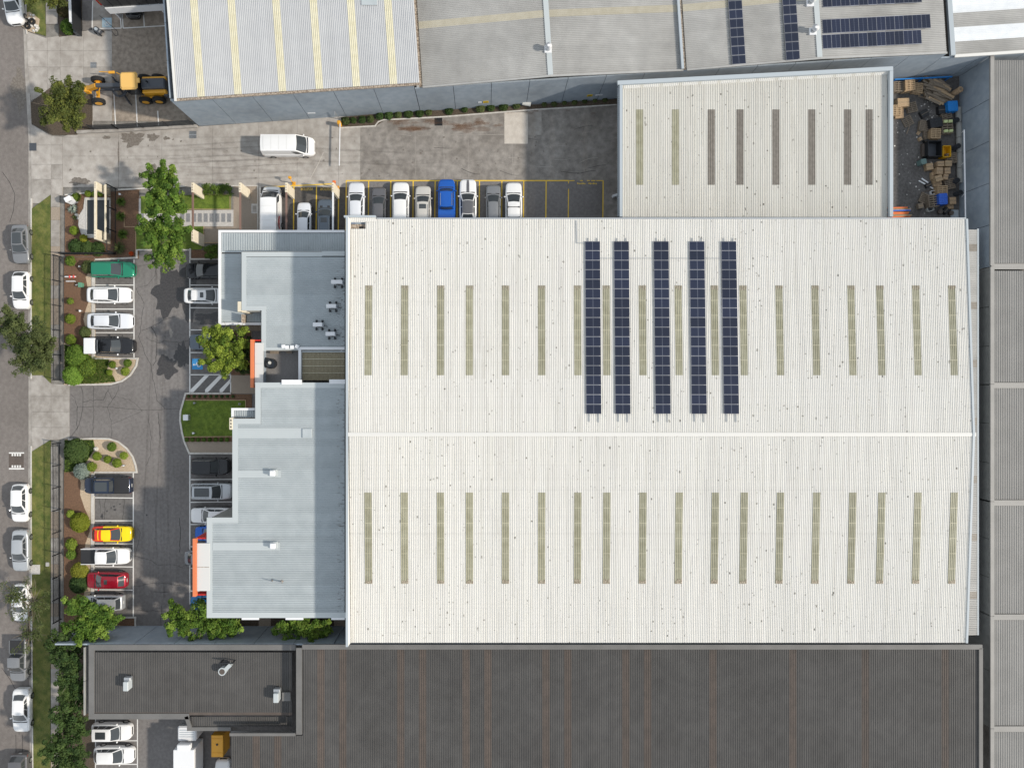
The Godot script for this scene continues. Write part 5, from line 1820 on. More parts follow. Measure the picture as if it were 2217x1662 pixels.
# ---------------------------------------------------------------- vehicles
# shape table: length, width, height, belt, bonnet, deck heights; cowl, roof front, roof rear, rear glass base as fractions from the tail; roof width share
var KINDS := {
	"sedan": [4.75, 1.84, 1.45, 0.93, 0.90, 1.00, 0.715, 0.535, 0.225, 0.105, 0.66],
	"coupe": [4.80, 1.92, 1.38, 0.92, 0.92, 0.98, 0.67, 0.50, 0.22, 0.07, 0.62],
	"hatch": [4.25, 1.78, 1.47, 0.93, 0.92, 0.96, 0.735, 0.54, 0.15, 0.03, 0.66],
	"wagon": [4.90, 1.86, 1.49, 0.94, 0.92, 0.96, 0.72, 0.52, 0.09, 0.02, 0.70],
	"suv": [4.70, 1.90, 1.70, 1.08, 1.05, 1.08, 0.735, 0.56, 0.10, 0.025, 0.72],
	"ute": [5.25, 1.90, 1.80, 1.10, 1.08, 1.08, 0.745, 0.60, 0.375, 0.335, 0.72],
	"ute_us": [5.45, 1.95, 1.80, 1.10, 1.10, 1.08, 0.79, 0.70, 0.385, 0.35, 0.72],
	"van": [5.35, 1.98, 2.15, 1.15, 1.10, 1.15, 0.865, 0.70, 0.03, 0.005, 0.84]}


func lerp_table(tab: Array, f: float) -> Array:
	for k in tab.size() - 1:
		if f <= tab[k + 1][0]:
			var w: float = (f - tab[k][0]) / (tab[k + 1][0] - tab[k][0])
			return [lerpf(tab[k][1], tab[k + 1][1], w), lerpf(tab[k][2], tab[k + 1][2], w)]
	return [tab[-1][1], tab[-1][2]]


func body_table(kind: String) -> Array:
	var q: Array = KINDS[kind]
	var belt: float = q[3]
	var hood: float = q[4]
	var deck: float = q[5]
	var box := kind in ["ute", "ute_us", "van", "suv", "wagon"]
	var t := []
	if box:
		t = [[0.0, 0.86, deck * 0.80], [0.012, 0.93, deck * 0.94], [0.05, 0.97, deck], [0.2, 0.99, deck]]
	else:
		t = [[0.0, 0.66, deck * 0.72], [0.012, 0.80, deck * 0.88], [0.045, 0.90, deck * 0.975], [0.12, 0.965, deck], [0.22, 0.99, belt + 0.02]]
	t.append_array([[0.45, 1.0, belt], [q[6] - 0.06, 0.995, belt + 0.01], [q[6], 0.985, belt + 0.01]])
	if kind == "van":
		t.append_array([[0.92, 0.95, 1.0], [0.965, 0.87, 0.90], [0.99, 0.74, 0.78], [1.0, 0.62, 0.6]])
	else:
		t.append_array([[q[6] + 0.08, 0.975, hood], [0.90, 0.945, hood - 0.05], [0.95, 0.88, hood - 0.10], [0.982, 0.76, hood - 0.18], [1.0, 0.58, hood - 0.32]])
	return t


func body_ring(kind: String, f: float, tab: Array) -> Array:
	var q: Array = KINDS[kind]
	var r := lerp_table(tab, f)
	var w: float = r[0] * q[1] * 0.5
	var top: float = r[1]
	var x: float = (f - 0.5) * q[0]
	var half := [[0.86, 0.20], [0.97, 0.27], [1.0, 0.40 + 0.08 * top], [0.99, top - 0.17], [0.955, top - 0.07], [0.88, top - 0.015], [0.70, top + 0.008], [0.35, top + 0.025], [0.0, top + 0.03]]
	var out := []
	for k in half.size():
		out.append(Vector3(x, half[k][1], w * half[k][0]))
	for k in range(half.size() - 2, -1, -1):
		out.append(Vector3(x, half[k][1], -w * half[k][0]))
	return out


func loft_body(kind: String, f0: float, f1: float) -> MB:
	var tab := body_table(kind)
	var fs := []
	for r in tab:
		if r[0] > f0 and r[0] < f1:
			fs.append(r[0])
	for k in 13:
		fs.append(lerpf(f0, f1, k / 12.0))
	fs.sort()
	var g := []
	var last := -1.0
	for f in fs:
		if f - last > 0.004:
			g.append(body_ring(kind, f, tab))
			last = f
	var b := MB.new()
	b.grid(g, true)
	for e in [0, g.size() - 1]:
		var ring: Array = g[e]
		var c := Vector3(ring[0].x, 0.5, 0)
		for k in ring.size():
			var p0: Vector3 = ring[k]
			var p1: Vector3 = ring[(k + 1) % ring.size()]
			if e == 0:
				b.tri(c, p0, p1)
			else:
				b.tri(c, p1, p0)
	return b


# arc of the cabin outline. level 0 belt, 1 roof. side: "front"/"rear"
func cabin_pt(kind: String, level: float, e: String, s: float) -> Vector3:
	var q: Array = KINDS[kind]
	var tab := body_table(kind)
	var L: float = q[0]
	var f_b: float = q[6] if e == "front" else q[9]
	var f_t: float = q[7] if e == "front" else q[8]
	var f := lerpf(f_b, f_t, level)
	var yb: float = lerp_table(tab, f_b)[1] - 0.01
	var wb := 0.84 * float(q[1]) * 0.5
	if kind == "van":
		wb = 0.93 * float(q[1]) * 0.5
	var wt := float(q[10]) * float(q[1]) * 0.5
	if e == "rear" and kind in ["sedan", "coupe", "hatch"]:
		wb *= 0.93
		wt *= 0.96
	var bow := lerpf(0.16, 0.07, level) * (1.0 if e == "front" else -0.7)
	var x := (f - 0.5) * L + bow * (1.0 - s * s) - bow * 0.5
	return Vector3(x, lerpf(yb, float(q[2]) - 0.055, level) + 0.02 * level * (1.0 - s * s), lerpf(wb, wt, level) * s)


func patch(kind: String, e: String, l0: float, l1: float, s0: float, s1: float, off: float) -> MB:
	var g := []
	for i in 4:
		var row := []
		for j in 7:
			row.append(cabin_pt(kind, lerpf(l0, l1, i / 3.0), e, lerpf(s0, s1, j / 6.0)))
		g.append(row)
	var dir := Vector3(1, 0.9, 0) if e == "front" else Vector3(-1, 0.9, 0)
	for row in g:
		for j in row.size():
			row[j] += dir.normalized() * off
	var b := MB.new()
	b.grid(g, e == "front")
	return b


func side_patch(kind: String, sd: float, a0: float, a1: float, l0: float, l1: float, off: float) -> MB:
	var g := []
	for i in 3:
		var l := lerpf(l0, l1, i / 2.0)
		var row := []
		var r := cabin_pt(kind, l, "rear", sd)
		var f := cabin_pt(kind, l, "front", sd)
		for j in 5:
			row.append(r.lerp(f, lerpf(a0, a1, j / 4.0)) + Vector3(0, 0, sd * off))
		g.append(row)
	var b := MB.new()
	b.grid(g, sd < 0)
	return b


func roof_patch(kind: String, a0: float, a1: float, s0: float, s1: float, off: float) -> MB:
	var q: Array = KINDS[kind]
	var g := []
	for i in 7:
		var a := lerpf(a0, a1, i / 6.0)
		var row := []
		for j in 9:
			var s := lerpf(s0, s1, j / 8.0)
			var p := cabin_pt(kind, 1.0, "rear", s).lerp(cabin_pt(kind, 1.0, "front", s), a)
			var edge := (1.0 - pow(absf(s), 4.0)) * (1.0 - pow(absf(a * 2.0 - 1.0), 8.0))
			p.y += 0.055 * edge + off
			row.append(p)
		g.append(row)
	var b := MB.new()
	b.grid(g, false)
	return b


func hood_patch(kind: String, f0: float, f1: float, ws: float, off: float) -> MB:
	var q: Array = KINDS[kind]
	var tab := body_table(kind)
	var g := []
	for i in 6:
		var f := lerpf(f0, f1, i / 5.0)
		var r := lerp_table(tab, f)
		var row := []
		for j in 9:
			var s := lerpf(-ws, ws, j / 8.0)
			row.append(Vector3((f - 0.5) * q[0], r[1] + 0.03 - 0.035 * s * s * 1.2 + off + 0.012 * (1.0 if absf(s) < ws * 0.55 else 0.0), s * r[0] * q[1] * 0.5))
		g.append(row)
	var b := MB.new()
	b.grid(g, false)
	return b


func car_meshes(kind: String) -> Dictionary:
	var key := "car_" + kind
	if meshes.has(key):
		return meshes[key]
	var q: Array = KINDS[kind]
	var d := {}
	d.body = loft_body(kind, 0.0, 1.0).mesh()
	d.body_front = loft_body(kind, 0.30, 1.0).mesh()
	d.body_rear = loft_body(kind, 0.0, 0.30).mesh()
	# cabin shell: pillars round the glass
	var cs := MB.new()
	for part in [["front"], ["rear"]]:
		var g := []
		for i in 4:
			var row := []
			for j in 9:
				row.append(cabin_pt(kind, i / 3.0, part[0], lerpf(-1, 1, j / 8.0)))
			g.append(row)
		cs.grid(g, part[0] == "front")
	for sd in [-1.0, 1.0]:
		var g := []
		for i in 3:
			var row := []
			for j in 5:
				row.append(cabin_pt(kind, i / 2.0, "rear", sd).lerp(cabin_pt(kind, i / 2.0, "front", sd), j / 4.0))
			g.append(row)
		cs.grid(g, sd < 0)
	d.pillars = cs.mesh()
	d.roof = roof_patch(kind, 0.0, 1.0, -1.0, 1.0, 0.002).mesh()
	d.windscreen = patch(kind, "front", 0.05, 0.95, -0.90, 0.90, 0.012).mesh()
	d.rear_window = patch(kind, "rear", 0.12 if kind != "van" else 0.45, 0.92, -0.84, 0.84, 0.012).mesh()
	d.side = []
	for sd in [-1.0, 1.0]:
		if kind == "van":
			d.side.append(side_patch(kind, sd, 0.80, 0.97, 0.12, 0.72, 0.01).mesh())
		elif kind in ["ute", "ute_us", "coupe"]:
			d.side.append(side_patch(kind, sd, 0.10, 0.50, 0.12, 0.9, 0.01).mesh())
			d.side.append(side_patch(kind, sd, 0.54, 0.93, 0.12, 0.9, 0.01).mesh())
		else:
			d.side.append(side_patch(kind, sd, 0.07, 0.25, 0.16, 0.88, 0.01).mesh())
			d.side.append(side_patch(kind, sd, 0.28, 0.58, 0.12, 0.9, 0.01).mesh())
			d.side.append(side_patch(kind, sd, 0.61, 0.93, 0.12, 0.9, 0.01).mesh())
	d.bonnet = hood_patch(kind, q[6] + 0.035, 0.955 if kind != "van" else 0.95, 0.78, 0.008).mesh()
	var cw := MB.new()
	var tab := body_table(kind)
	var cy: float = lerp_table(tab, q[6])[1]
	for k in 6:
		var s0 := lerpf(-0.8, 0.8, k / 6.0)
		var s1 := lerpf(-0.8, 0.8, (k + 1) / 6.0)
		var w := float(q[1]) * 0.5
		var x0: float = (q[6] - 0.5) * q[0]
		cw.quad(Vector3(x0 + 0.02 + 0.10 * (1 - s0 * s0), cy + 0.034, w * s0), Vector3(x0 + 0.02 + 0.10 * (1 - s1 * s1), cy + 0.034, w * s1), Vector3(x0 + 0.15 + 0.05 * (1 - s1 * s1), cy + 0.036, w * s1), Vector3(x0 + 0.15 + 0.05 * (1 - s0 * s0), cy + 0.036, w * s0))
	d.cowl = cw.mesh()
	# lamps wrap round the corners
	d.lamps = []
	d.tails = []
	for sd in [-1.0, 1.0]:
		var g := []
		var gt := []
		for i in 4:
			var f := lerpf(0.915, 0.985, i / 3.0)
			var r := lerp_table(tab, f)
			var ft := lerpf(0.004, 0.05, i / 3.0)
			var rt := lerp_table(tab, ft)
			var row := []
			var rowt := []
			for j in 4:
				var a := lerpf(0.60, 0.985, j / 3.0)
				row.append(Vector3((f - 0.5) * q[0] + 0.008, r[1] - 0.02 - 0.14 * pow(j / 3.0, 2.0) + 0.012, sd * r[0] * q[1] * 0.5 * (a + 0.012)))
				rowt.append(Vector3((ft - 0.5) * q[0] - 0.008, rt[1] - 0.03 - 0.22 * pow(j / 3.0, 2.0) + 0.012, sd * rt[0] * q[1] * 0.5 * (lerpf(0.72, 1.0, j / 3.0) + 0.012)))
			g.append(row)
			gt.append(rowt)
		var bl := MB.new()
		bl.grid(g, sd < 0)
		d.lamps.append(bl.mesh())
		bl = MB.new()
		bl.grid(gt, sd < 0)
		d.tails.append(bl.mesh())
	var mr := MB.new()
	mr.cbox(Vector3.ZERO, Vector3(0.13, 0.15, 0.20), 0.04)
	d.mirror = mr.mesh()
	var ty := MB.new()
	ty.tube(Vector3(0, 0, -0.105), Vector3(0, 0, 0.105), 0.335, 0.335, 18)
	d.tyre = ty.mesh()
	ty = MB.new()
	ty.tube(Vector3(0, 0, -0.112), Vector3(0, 0, 0.112), 0.21, 0.21, 14)
	d.rim = ty.mesh()
	var gr := MB.new()
	gr.cbox(Vector3(0.5 * q[0] - 0.05, 0.52, 0), Vector3(0.14, 0.22, q[1] * 0.48), 0.03)
	d.grille = gr.mesh()
	var pl := MB.new()
	pl.box(Vector3(-0.5 * q[0] - 0.01, 0.62, 0), Vector3(0.03, 0.12, 0.38))
	d.plate = pl.mesh()
	meshes[key] = d
	return d


# head: compass of the bonnet in plan: "e", "w", "n", "s"
func car(called: String, label: String, cat: String, kind: String, mat: Material, u: float, v: float, head: String, length_px: float, width_px: float, y := 0.0, opt := {}) -> Node3D:
	var q: Array = KINDS[kind]
	var d := car_meshes(kind)
	var turn: float = {"e": 0.0, "n": PI / 2, "w": PI, "s": -PI / 2}[head] + opt.get("skew", 0.0)
	var at := P(u, v, 0.7, y)
	var t := thing(called, label, cat, at, turn, opt.get("group", ""))
	var k := S * (HC - 0.7) / HC
	var sx: float = clampf(length_px * k / q[0], 0.85, 1.16)
	var sz: float = clampf(width_px * k / q[1], 0.88, 1.12)
	var sc := Transform3D(Basis.from_scale(Vector3(sx, 1.0, sz)), Vector3.ZERO)
	if opt.has("rear_paint"):
		mi(t, "body", d.body_front, mat, sc)
		mi(t, "rear_quarter", d.body_rear, opt.rear_paint, sc)
	else:
		mi(t, "body", d.body, mat, sc)
	mi(t, "pillars", d.pillars, opt.get("rear_paint", mat), sc)
	var roof := mi(t, "roof", d.roof, opt.get("roof_paint", mat), sc)
	mi(t, "windscreen", d.windscreen, M.car_glass, sc)
	mi(t, "rear_window", d.rear_window, M.car_glass, sc)
	for m in d.side:
		mi(t, "side_window", m, M.car_glass, sc)
	mi(t, "bonnet", d.bonnet, mat, sc)
	mi(t, "cowl", d.cowl, M.plastic_black, sc)
	for m in d.lamps:
		mi(t, "headlight", m, M.lamp_clear, sc)
	for m in d.tails:
		mi(t, "tail_light", m, M.lamp_red, sc)
	mi(t, "grille", d.grille, M.plastic_black, sc)
	mi(t, "number_plate", d.plate, M.plate, sc)
	var wy: float = q[3] + 0.06
	for sd in [-1.0, 1.0]:
		mi(t, "wing_mirror", d.mirror, opt.get("mirror_paint", mat), Transform3D(Basis(), Vector3(((q[6] - 0.5) * q[0] - 0.28) * sx, wy, sd * (q[1] * 0.5 * sz + 0.055))))
		for f in [0.19, 0.815]:
			var w := Node3D.new()
			w.name = "wheel"
			t.add_child(w, true)
			w.position = Vector3((f - 0.5) * q[0] * sx, 0.335, sd * (q[1] * 0.5 * sz - 0.095))
			mi(w, "tyre", d.tyre, M.rubber)
			mi(w, "rim", d.rim, M.rim)
	if kind in ["ute", "ute_us"]:
		var lid := MB.new()
		var x0: float = -0.5 * q[0] + 0.07
		var x1: float = (q[9] - 0.5) * q[0] - 0.10
		if opt.has("canopy_lid"):
			lid.cbox(Vector3(x0 + 0.52, 1.24, 0), Vector3(1.2, 0.34, q[1] * 0.97), 0.06)
			put(t, "tray_box", lid, M.sign_white, sc)
		else:
			lid.cbox(Vector3((x0 + x1) * 0.5, 1.125, 0), Vector3(x1 - x0, 0.07, q[1] * 0.86), 0.02)
			put(t, "tonneau", lid, opt.get("lid", M.plastic_black), sc)
			for s in [-1.0, 1.0]:
				lid = MB.new()
				lid.bar(Vector3(x0, 1.13, s * q[1] * 0.45), Vector3(x1, 1.13, s * q[1] * 0.45), 0.07, 0.06)
				put(t, "tray_rail", lid, mat if not opt.has("dark_rail") else M.plastic_black, sc)
		if opt.has("sport_bar"):
			lid = MB.new()
			lid.bar(Vector3(x1 - 0.1, 1.45, -q[1] * 0.36), Vector3(x1 - 0.1, 1.45, q[1] * 0.36), 0.12, 0.10)
			put(t, "sports_bar", lid, M.rim, sc)
	if kind in ["sedan", "coupe"]:
		mi(t, "boot_lid", hood_patch(kind, 0.035, maxf(q[9] - 0.01, 0.06), 0.66, 0.004).mesh(), opt.get("boot_paint", mat), sc)
	if opt.has("sunroof"):
		var a = opt.sunroof
		mi(t, "sunroof", roof_patch(kind, a[0], a[1], -a[2], a[2], 0.014).mesh(), M.car_glass, sc)
	if opt.has("rails"):
		for sd in [-1.0, 1.0]:
			var m := MB.new()
			var r0 := cabin_pt(kind, 1.0, "rear", sd * 0.9).lerp(cabin_pt(kind, 1.0, "front", sd * 0.9), 0.06)
			var r1 := cabin_pt(kind, 1.0, "rear", sd * 0.9).lerp(cabin_pt(kind, 1.0, "front", sd * 0.9), 0.88)
			m.tube(r0 + Vector3(0, 0.09, 0), r1 + Vector3(0, 0.09, 0), 0.022, 0.022, 6)
			for f in [0.02, 0.5, 0.98]:
				m.tube(r0.lerp(r1, f) + Vector3(0, -0.01, 0), r0.lerp(r1, f) + Vector3(0, 0.09, 0), 0.02, 0.02, 5)
			put(t, "roof_rail", m, M.rim, sc)
	if opt.has("bars"):
		for f in [0.2, 0.75]:
			var m := MB.new()
			var p0 := cabin_pt(kind, 1.0, "rear", -0.9).lerp(cabin_pt(kind, 1.0, "front", -0.9), f)
			var p1 := cabin_pt(kind, 1.0, "rear", 0.9).lerp(cabin_pt(kind, 1.0, "front", 0.9), f)
			m.bar(p0 + Vector3(0, 0.13, 0), p1 + Vector3(0, 0.13, 0), 0.06, 0.035)
			for p in [p0, p1]:
				m.box(p + Vector3(0, 0.06, 0), Vector3(0.16, 0.16, 0.06))
			put(t, "roof_bar", m, M.plastic_black, sc)
	if opt.has("hood_stripe"):
		mi(t, "bonnet_stripe", hood_patch(kind, q[6] + 0.03, 0.98, 0.17, 0.026).mesh(), opt.hood_stripe, sc)
		mi(t, "boot_stripe", hood_patch(kind, 0.02, 0.07, 0.17, 0.02).mesh(), opt.hood_stripe, sc)
	if opt.has("roof_bands"):
		for r in opt.roof_bands:
			mi(t, "roof_band", roof_patch(kind, r[0], r[1], -0.97, 0.97, 0.012).mesh(), r[2], sc)
	if opt.has("scoops"):
		for sd in [-1.0, 1.0]:
			var m := MB.new()
			m.cbox(Vector3((q[6] + 0.07 - 0.5) * q[0], q[4] + 0.04, sd * 0.42), Vector3(0.2, 0.05, 0.3), 0.015)
			put(t, "bonnet_vent", m, M.plastic_black, sc)
	if kind == "van":
		for k2 in 4:
			mi(t, "roof_rib", roof_patch(kind, 0.08 + 0.22 * k2, 0.085 + 0.22 * k2, -0.85, 0.85, 0.01).mesh(), M.plate, sc)
	return t


func build_vehicles() -> void:
	var white := paint("white", Color(0.78, 0.78, 0.78), 0.0, 0.4)
	var pearl := paint("pearl", Color(0.70, 0.72, 0.76), 0.1, 0.35)
	var silver := paint("silver", Color(0.46, 0.48, 0.50), 0.4, 0.35)
	var beige := paint("beige", Color(0.58, 0.555, 0.51), 0.2, 0.35)
	var grey := paint("grey", Color(0.13, 0.128, 0.135), 0.3, 0.3)
	var mid := paint("mid_grey", Color(0.22, 0.225, 0.235), 0.3, 0.3)
	var steel := paint("steel", Color(0.10, 0.125, 0.155), 0.4, 0.35)
	var black := paint("black", Color(0.012, 0.013, 0.016), 0.1, 0.25)
	var navy := paint("navy", Color(0.018, 0.028, 0.055), 0.3, 0.3)
	var green := paint("green", Color(0.012, 0.20, 0.115), 0.2, 0.3)
	var yellow := paint("yellow", Color(0.85, 0.62, 0.0), 0.0, 0.35)
	var red := paint("red", Color(0.70, 0.035, 0.01), 0.0, 0.35)
	var crimson := paint("crimson", Color(0.28, 0.008, 0.022), 0.2, 0.3)
	var blue := paint("blue", Color(0.006, 0.10, 0.46), 0.2, 0.3)
	var sky := paint("sky_blue", Color(0.01, 0.17, 0.42), 0.1, 0.3)
	var G := {"group": "cars in the front bays"}
	# front bays, left side
	car("parked_car", "green wagon parked at the top of the front bays", "car", "wagon", green, 243.5, 583.5, "e", 94, 35, 0.0, G)
	car("parked_car", "white sedan parked directly below the green wagon", "car", "sedan", white, 235.5, 638.5, "e", 95, 35.5, 0.0, G)
	car("parked_car", "pearl white sedan parked above the black pickup", "car", "sedan", pearl, 237.5, 695, "e", 98, 35, 0.0, G)
	car("parked_pickup", "black pickup with white box over its tray", "pickup", "ute", black, 239, 749, "e", 103, 35, 0.0, {"canopy_lid": true, "group": "cars in the front bays", "sport_bar": true, "mirror_paint": M.sign_white})
	car("parked_pickup", "navy pickup parked nose to the garden above empty bay", "pickup", "ute_us", navy, 233.5, 1050.5, "w", 101, 36, 0.0, {"group": "cars in the front bays", "dark_rail": true, "sunroof": [0.1, 0.9, 0.75]})
	car("parked_car", "yellow hatchback with red tail and roof band", "car", "hatch", yellow, 242, 1155.5, "e", 86, 34, 0.0, {"group": "cars in the front bays", "rear_paint": red, "roof_bands": [[0.0, 0.2, red], [0.26, 0.42, red]]})
	car("parked_pickup", "white pickup with black tray cover below the yellow car", "pickup", "ute", white, 229, 1203, "e", 103, 36, 0.0, {"group": "cars in the front bays"})
	car("parked_car", "crimson hatchback with small sunroof parked nose to the garden", "car", "hatch", crimson, 230, 1256, "w", 87, 36, 0.0, {"group": "cars in the front bays", "sunroof": [0.62, 0.82, 0.42]})
	car("parked_car", "silver car half hidden under the lower left tree", "car", "suv", silver, 224, 1304, "w", 84, 33, 0.0, {"group": "cars in the front bays"})
	# bays against the office
	var O := {"group": "cars in the office bays"}
	car("parked_car", "black wagon nosing out from under the verandah roof", "car", "wagon", black, 447, 586, "w", 94, 35, 0.0, O)
	car("parked_car", "white sedan with sunroof tucked under the verandah roof", "car", "sedan", white, 446, 640, "e", 96, 34.5, 0.0, {"group": "cars in the office bays", "sunroof": [0.62, 0.86, 0.5]})
	car("parked_car", "dark grey car hidden below the lime green tree", "car", "sedan", steel, 456, 740, "w", 95, 35, 0.0, O)
	car("parked_car", "black four-wheel drive in the first bay below the office lawn", "car", "suv", black, 456, 1009.5, "e", 82, 36, 0.0, O)
	car("parked_car", "silver four-wheel drive with big glass roof and rails", "car", "suv", silver, 459, 1063, "e", 90, 36, 0.0, {"group": "cars in the office bays", "sunroof": [0.12, 0.88, 0.72], "rails": true})
	car("parked_car", "white coupe parked against the south office step", "car", "coupe", white, 456, 1115.5, "w", 88, 34, 0.0, {"group": "cars in the office bays", "boot_paint": black})
	car("parked_car", "bright blue car beside the orange portal's upper end", "car", "hatch", blue, 462, 1155, "w", 82, 32, 0.0, O)
	car("parked_car", "slate grey car poking out from under the orange portal", "car", "sedan", mid, 444, 1207, "e", 90, 33, 0.0, O)
	car("parked_car", "silver hatch almost wholly under the orange portal", "car", "hatch", silver, 457, 1256, "w", 82, 32, 0.0, O)
	car("parked_car", "sky blue car below the orange portal beside a tree", "car", "hatch", sky, 452, 1305, "w", 82, 32, 0.0, O)
	# bays on the north side, noses to the drive
	var N := {"group": "cars in the north bays"}
	var vy := 0.018
	var vn := car("parked_van", "white van with red oval emblem beside the brown walk", "van", "van", white, 588.5, 455, "n", 103, 40, vy, {"group": "cars in the north bays"})
	van_emblem(vn)
	car("parked_car", "small white hatch in the left visitor bay", "car", "hatch", pearl, 658.5, 478, "n", 80, 31, vy, N)
	car("parked_car", "steel grey four-wheel drive in the right visitor bay", "car", "suv", steel, 705, 477, "n", 92, 35, vy, {"group": "cars in the north bays", "scoops": true, "rails": true, "sunroof": [0.66, 0.9, 0.55]})
	car("parked_car", "silver white sedan first in the yellow bays", "car", "sedan", pearl, 771.5, 442, "n", 95, 36, vy, N)
	car("parked_car", "dark grey hatch second in the yellow bays", "car", "hatch", grey, 820.5, 448, "n", 86, 32, vy, N)
	car("parked_car", "white four-wheel drive third in the yellow bays", "car", "suv", white, 868, 443, "n", 96, 37, vy, N)
	car("parked_car", "beige four-wheel drive with square sunroof, yellow bays", "car", "suv", beige, 916.5, 447, "n", 88, 35, vy, {"group": "cars in the north bays", "sunroof": [0.64, 0.88, 0.6], "rails": true})
	car("parked_pickup", "bright blue pickup with silver roof rails, yellow bays", "pickup", "ute_us", blue, 967, 440, "n", 103, 38, vy, {"group": "cars in the north bays", "rails": true, "lid": blue})
	car("parked_car", "white coupe with black roof and bonnet stripe", "car", "coupe", white, 1013, 437, "n", 98, 38, vy, {"group": "cars in the north bays", "roof_paint": grey, "hood_stripe": grey})
	car("parked_car", "dark grey hatch beside the white wagon, yellow bays", "car", "hatch", mid, 1068, 444, "n", 88, 33, vy, N)
	car("parked_car", "white wagon with two roof bars, last in the yellow bays", "car", "wagon", white, 1112, 443, "n", 96, 37, vy, {"group": "cars in the north bays", "bars": true})
	car("delivery_van", "white delivery van driving along the concrete drive", "van", "van", white, 624.5, 317.5, "e", 112, 43, 0.02)
	# street
	var ST := {"group": "cars parked along the street"}
	var ry := -0.03
	car("parked_car", "grey sedan with dark roof panel, uppermost beside the verge", "car", "sedan", mid, 44, 528, "s", 84, 37, ry, {"group": "cars parked along the street", "sunroof": [0.05, 0.95, 0.8], "skew": 0.03})
	car("parked_car", "white hatch parked just above the olive street tree", "car", "hatch", white, 45, 628, "s", 81, 36, ry, ST)
	car("parked_car", "white sedan parked below the red road plate", "car", "hatch", white, 42.5, 1089, "s", 82, 36, ry, ST)
	car("parked_car", "silver sedan parked above the straggly street tree", "car", "sedan", silver, 44, 1192, "s", 90, 36, ry, {"group": "cars parked along the street", "roof_paint": silver})
	car("parked_car", "white car seen through the straggly street tree", "car", "hatch", white, 44, 1305, "s", 80, 34, ry, ST)
	car("parked_pickup", "grey pickup parked below the straggly street tree", "pickup", "ute", mid, 41, 1428, "s", 92, 36, ry, {"group": "cars parked along the street"})
	car("parked_car", "white sedan parked near the bottom left corner", "car", "sedan", white, 46, 1538, "s", 94, 38, ry, ST)
	car("parked_car", "dark car cut off by the bottom edge of the street", "car", "suv", grey, 42, 1676, "s", 88, 38, ry, ST)
	car("parked_car", "white car at the top left corner of the street", "car", "sedan", white, 27, 5, "s", 92, 38, ry, {"group": "cars parked along the street", "skew": 0.12})
	# neighbours
	car("parked_car", "white four-wheel drive with sunroof in the southern yard", "car", "suv", white, 242, 1583, "e", 84, 36, 0.0, {"sunroof": [0.2, 0.75, 0.6]})
	car("parked_car", "white sedan below the sunroof car in southern yard", "car", "hatch", white, 246, 1634, "e", 86, 37, 0.0)
	car("parked_car", "white hatch at the bottom edge beside the southern warehouse", "car", "hatch", white, 482, 1684, "n", 80, 34, 0.0)
	car("parked_car", "black car nosing out under the showroom overhang", "car", "sedan", black, 287, -6, "s", 88, 34, 0.015)
	build_truck()


func van_emblem(t: Node3D) -> void:
	var b := MB.new()
	for k in 20:
		var a0 := TAU * k / 20.0
		var a1 := TAU * (k + 1) / 20.0
		var c := Vector3(-1.5, 1.18, 1.02)
		b.tri(c, c + Vector3(cos(a0) * 0.75, sin(a0) * 0.42, 0), c + Vector3(cos(a1) * 0.75, sin(a1) * 0.42, 0))
	put(t, "side_emblem", b, M.red_panel, Transform3D(Basis(), Vector3(0, 0, 0.0)))
	b = MB.new()
	for k in 6:
		b.box(Vector3(-1.95 + k * 0.18, 1.18, 1.026), Vector3(0.09, 0.22 - 0.05 * (k % 2), 0.01))
	put(t, "emblem_marks", b, M.sign_white)
	b = MB.new()
	b.bar(Vector3(-0.6, 1.2, 1.005), Vector3(0.7, 1.2, 1.005), 0.01, 0.09)
	put(t, "side_lettering_band", b, M.plate)
	for sd in [-1.0, 1.0]:
		b = MB.new()
		b.box(Vector3(-2.55, 0.9, sd * 0.96), Vector3(0.4, 0.7, 0.08))
		put(t, "red_corner_panel", b, M.red_panel)


func build_truck() -> void:
	var p := P(411, 1640, 1.5, 0.0)
	var t := thing("delivery_truck", "white box truck in the southern yard facing the building", "truck", p)
	var b := MB.new()
	b.cbox(Vector3(0, 1.95, 1.3), Vector3(2.3, 2.5, 6.2), 0.04)
	put(t, "cargo_box", b, M.white_trim)
	b = MB.new()
	b.cbox(Vector3(0, 1.45, -3.15), Vector3(2.1, 1.9, 1.7), 0.14)
	put(t, "cab", b, M.white_trim)
	b = MB.new()
	b.obox(Transform3D(Basis(Vector3.RIGHT, -0.3), Vector3(0, 1.85, -4.02)), Vector3(1.8, 0.8, 0.05))
	put(t, "windscreen", b, M.car_glass)
	b = MB.new()
	b.cbox(Vector3(0, 3.0, -2.05), Vector3(1.5, 0.5, 0.7), 0.08)
	put(t, "refrigeration_unit", b, M.sign_white)
	for k in 4:
		b = MB.new()
		b.box(Vector3(0, 2.415, -3.6 + k * 0.25), Vector3(1.6, 0.02, 0.08))
		put(t, "roof_slat", b, M.capping)
	b = MB.new()
	b.box(Vector3(0, 0.75, 0.6), Vector3(0.9, 0.25, 7.6))
	put(t, "chassis", b, M.black_steel)
	for sd in [-1.0, 1.0]:
		for z in [-3.2, 2.6, 3.5]:
			b = MB.new()
			b.tube(Vector3(sd * 0.78, 0.45, z), Vector3(sd * 1.08, 0.45, z), 0.45, 0.45, 16)
			put(t, "wheel", b, M.rubber)


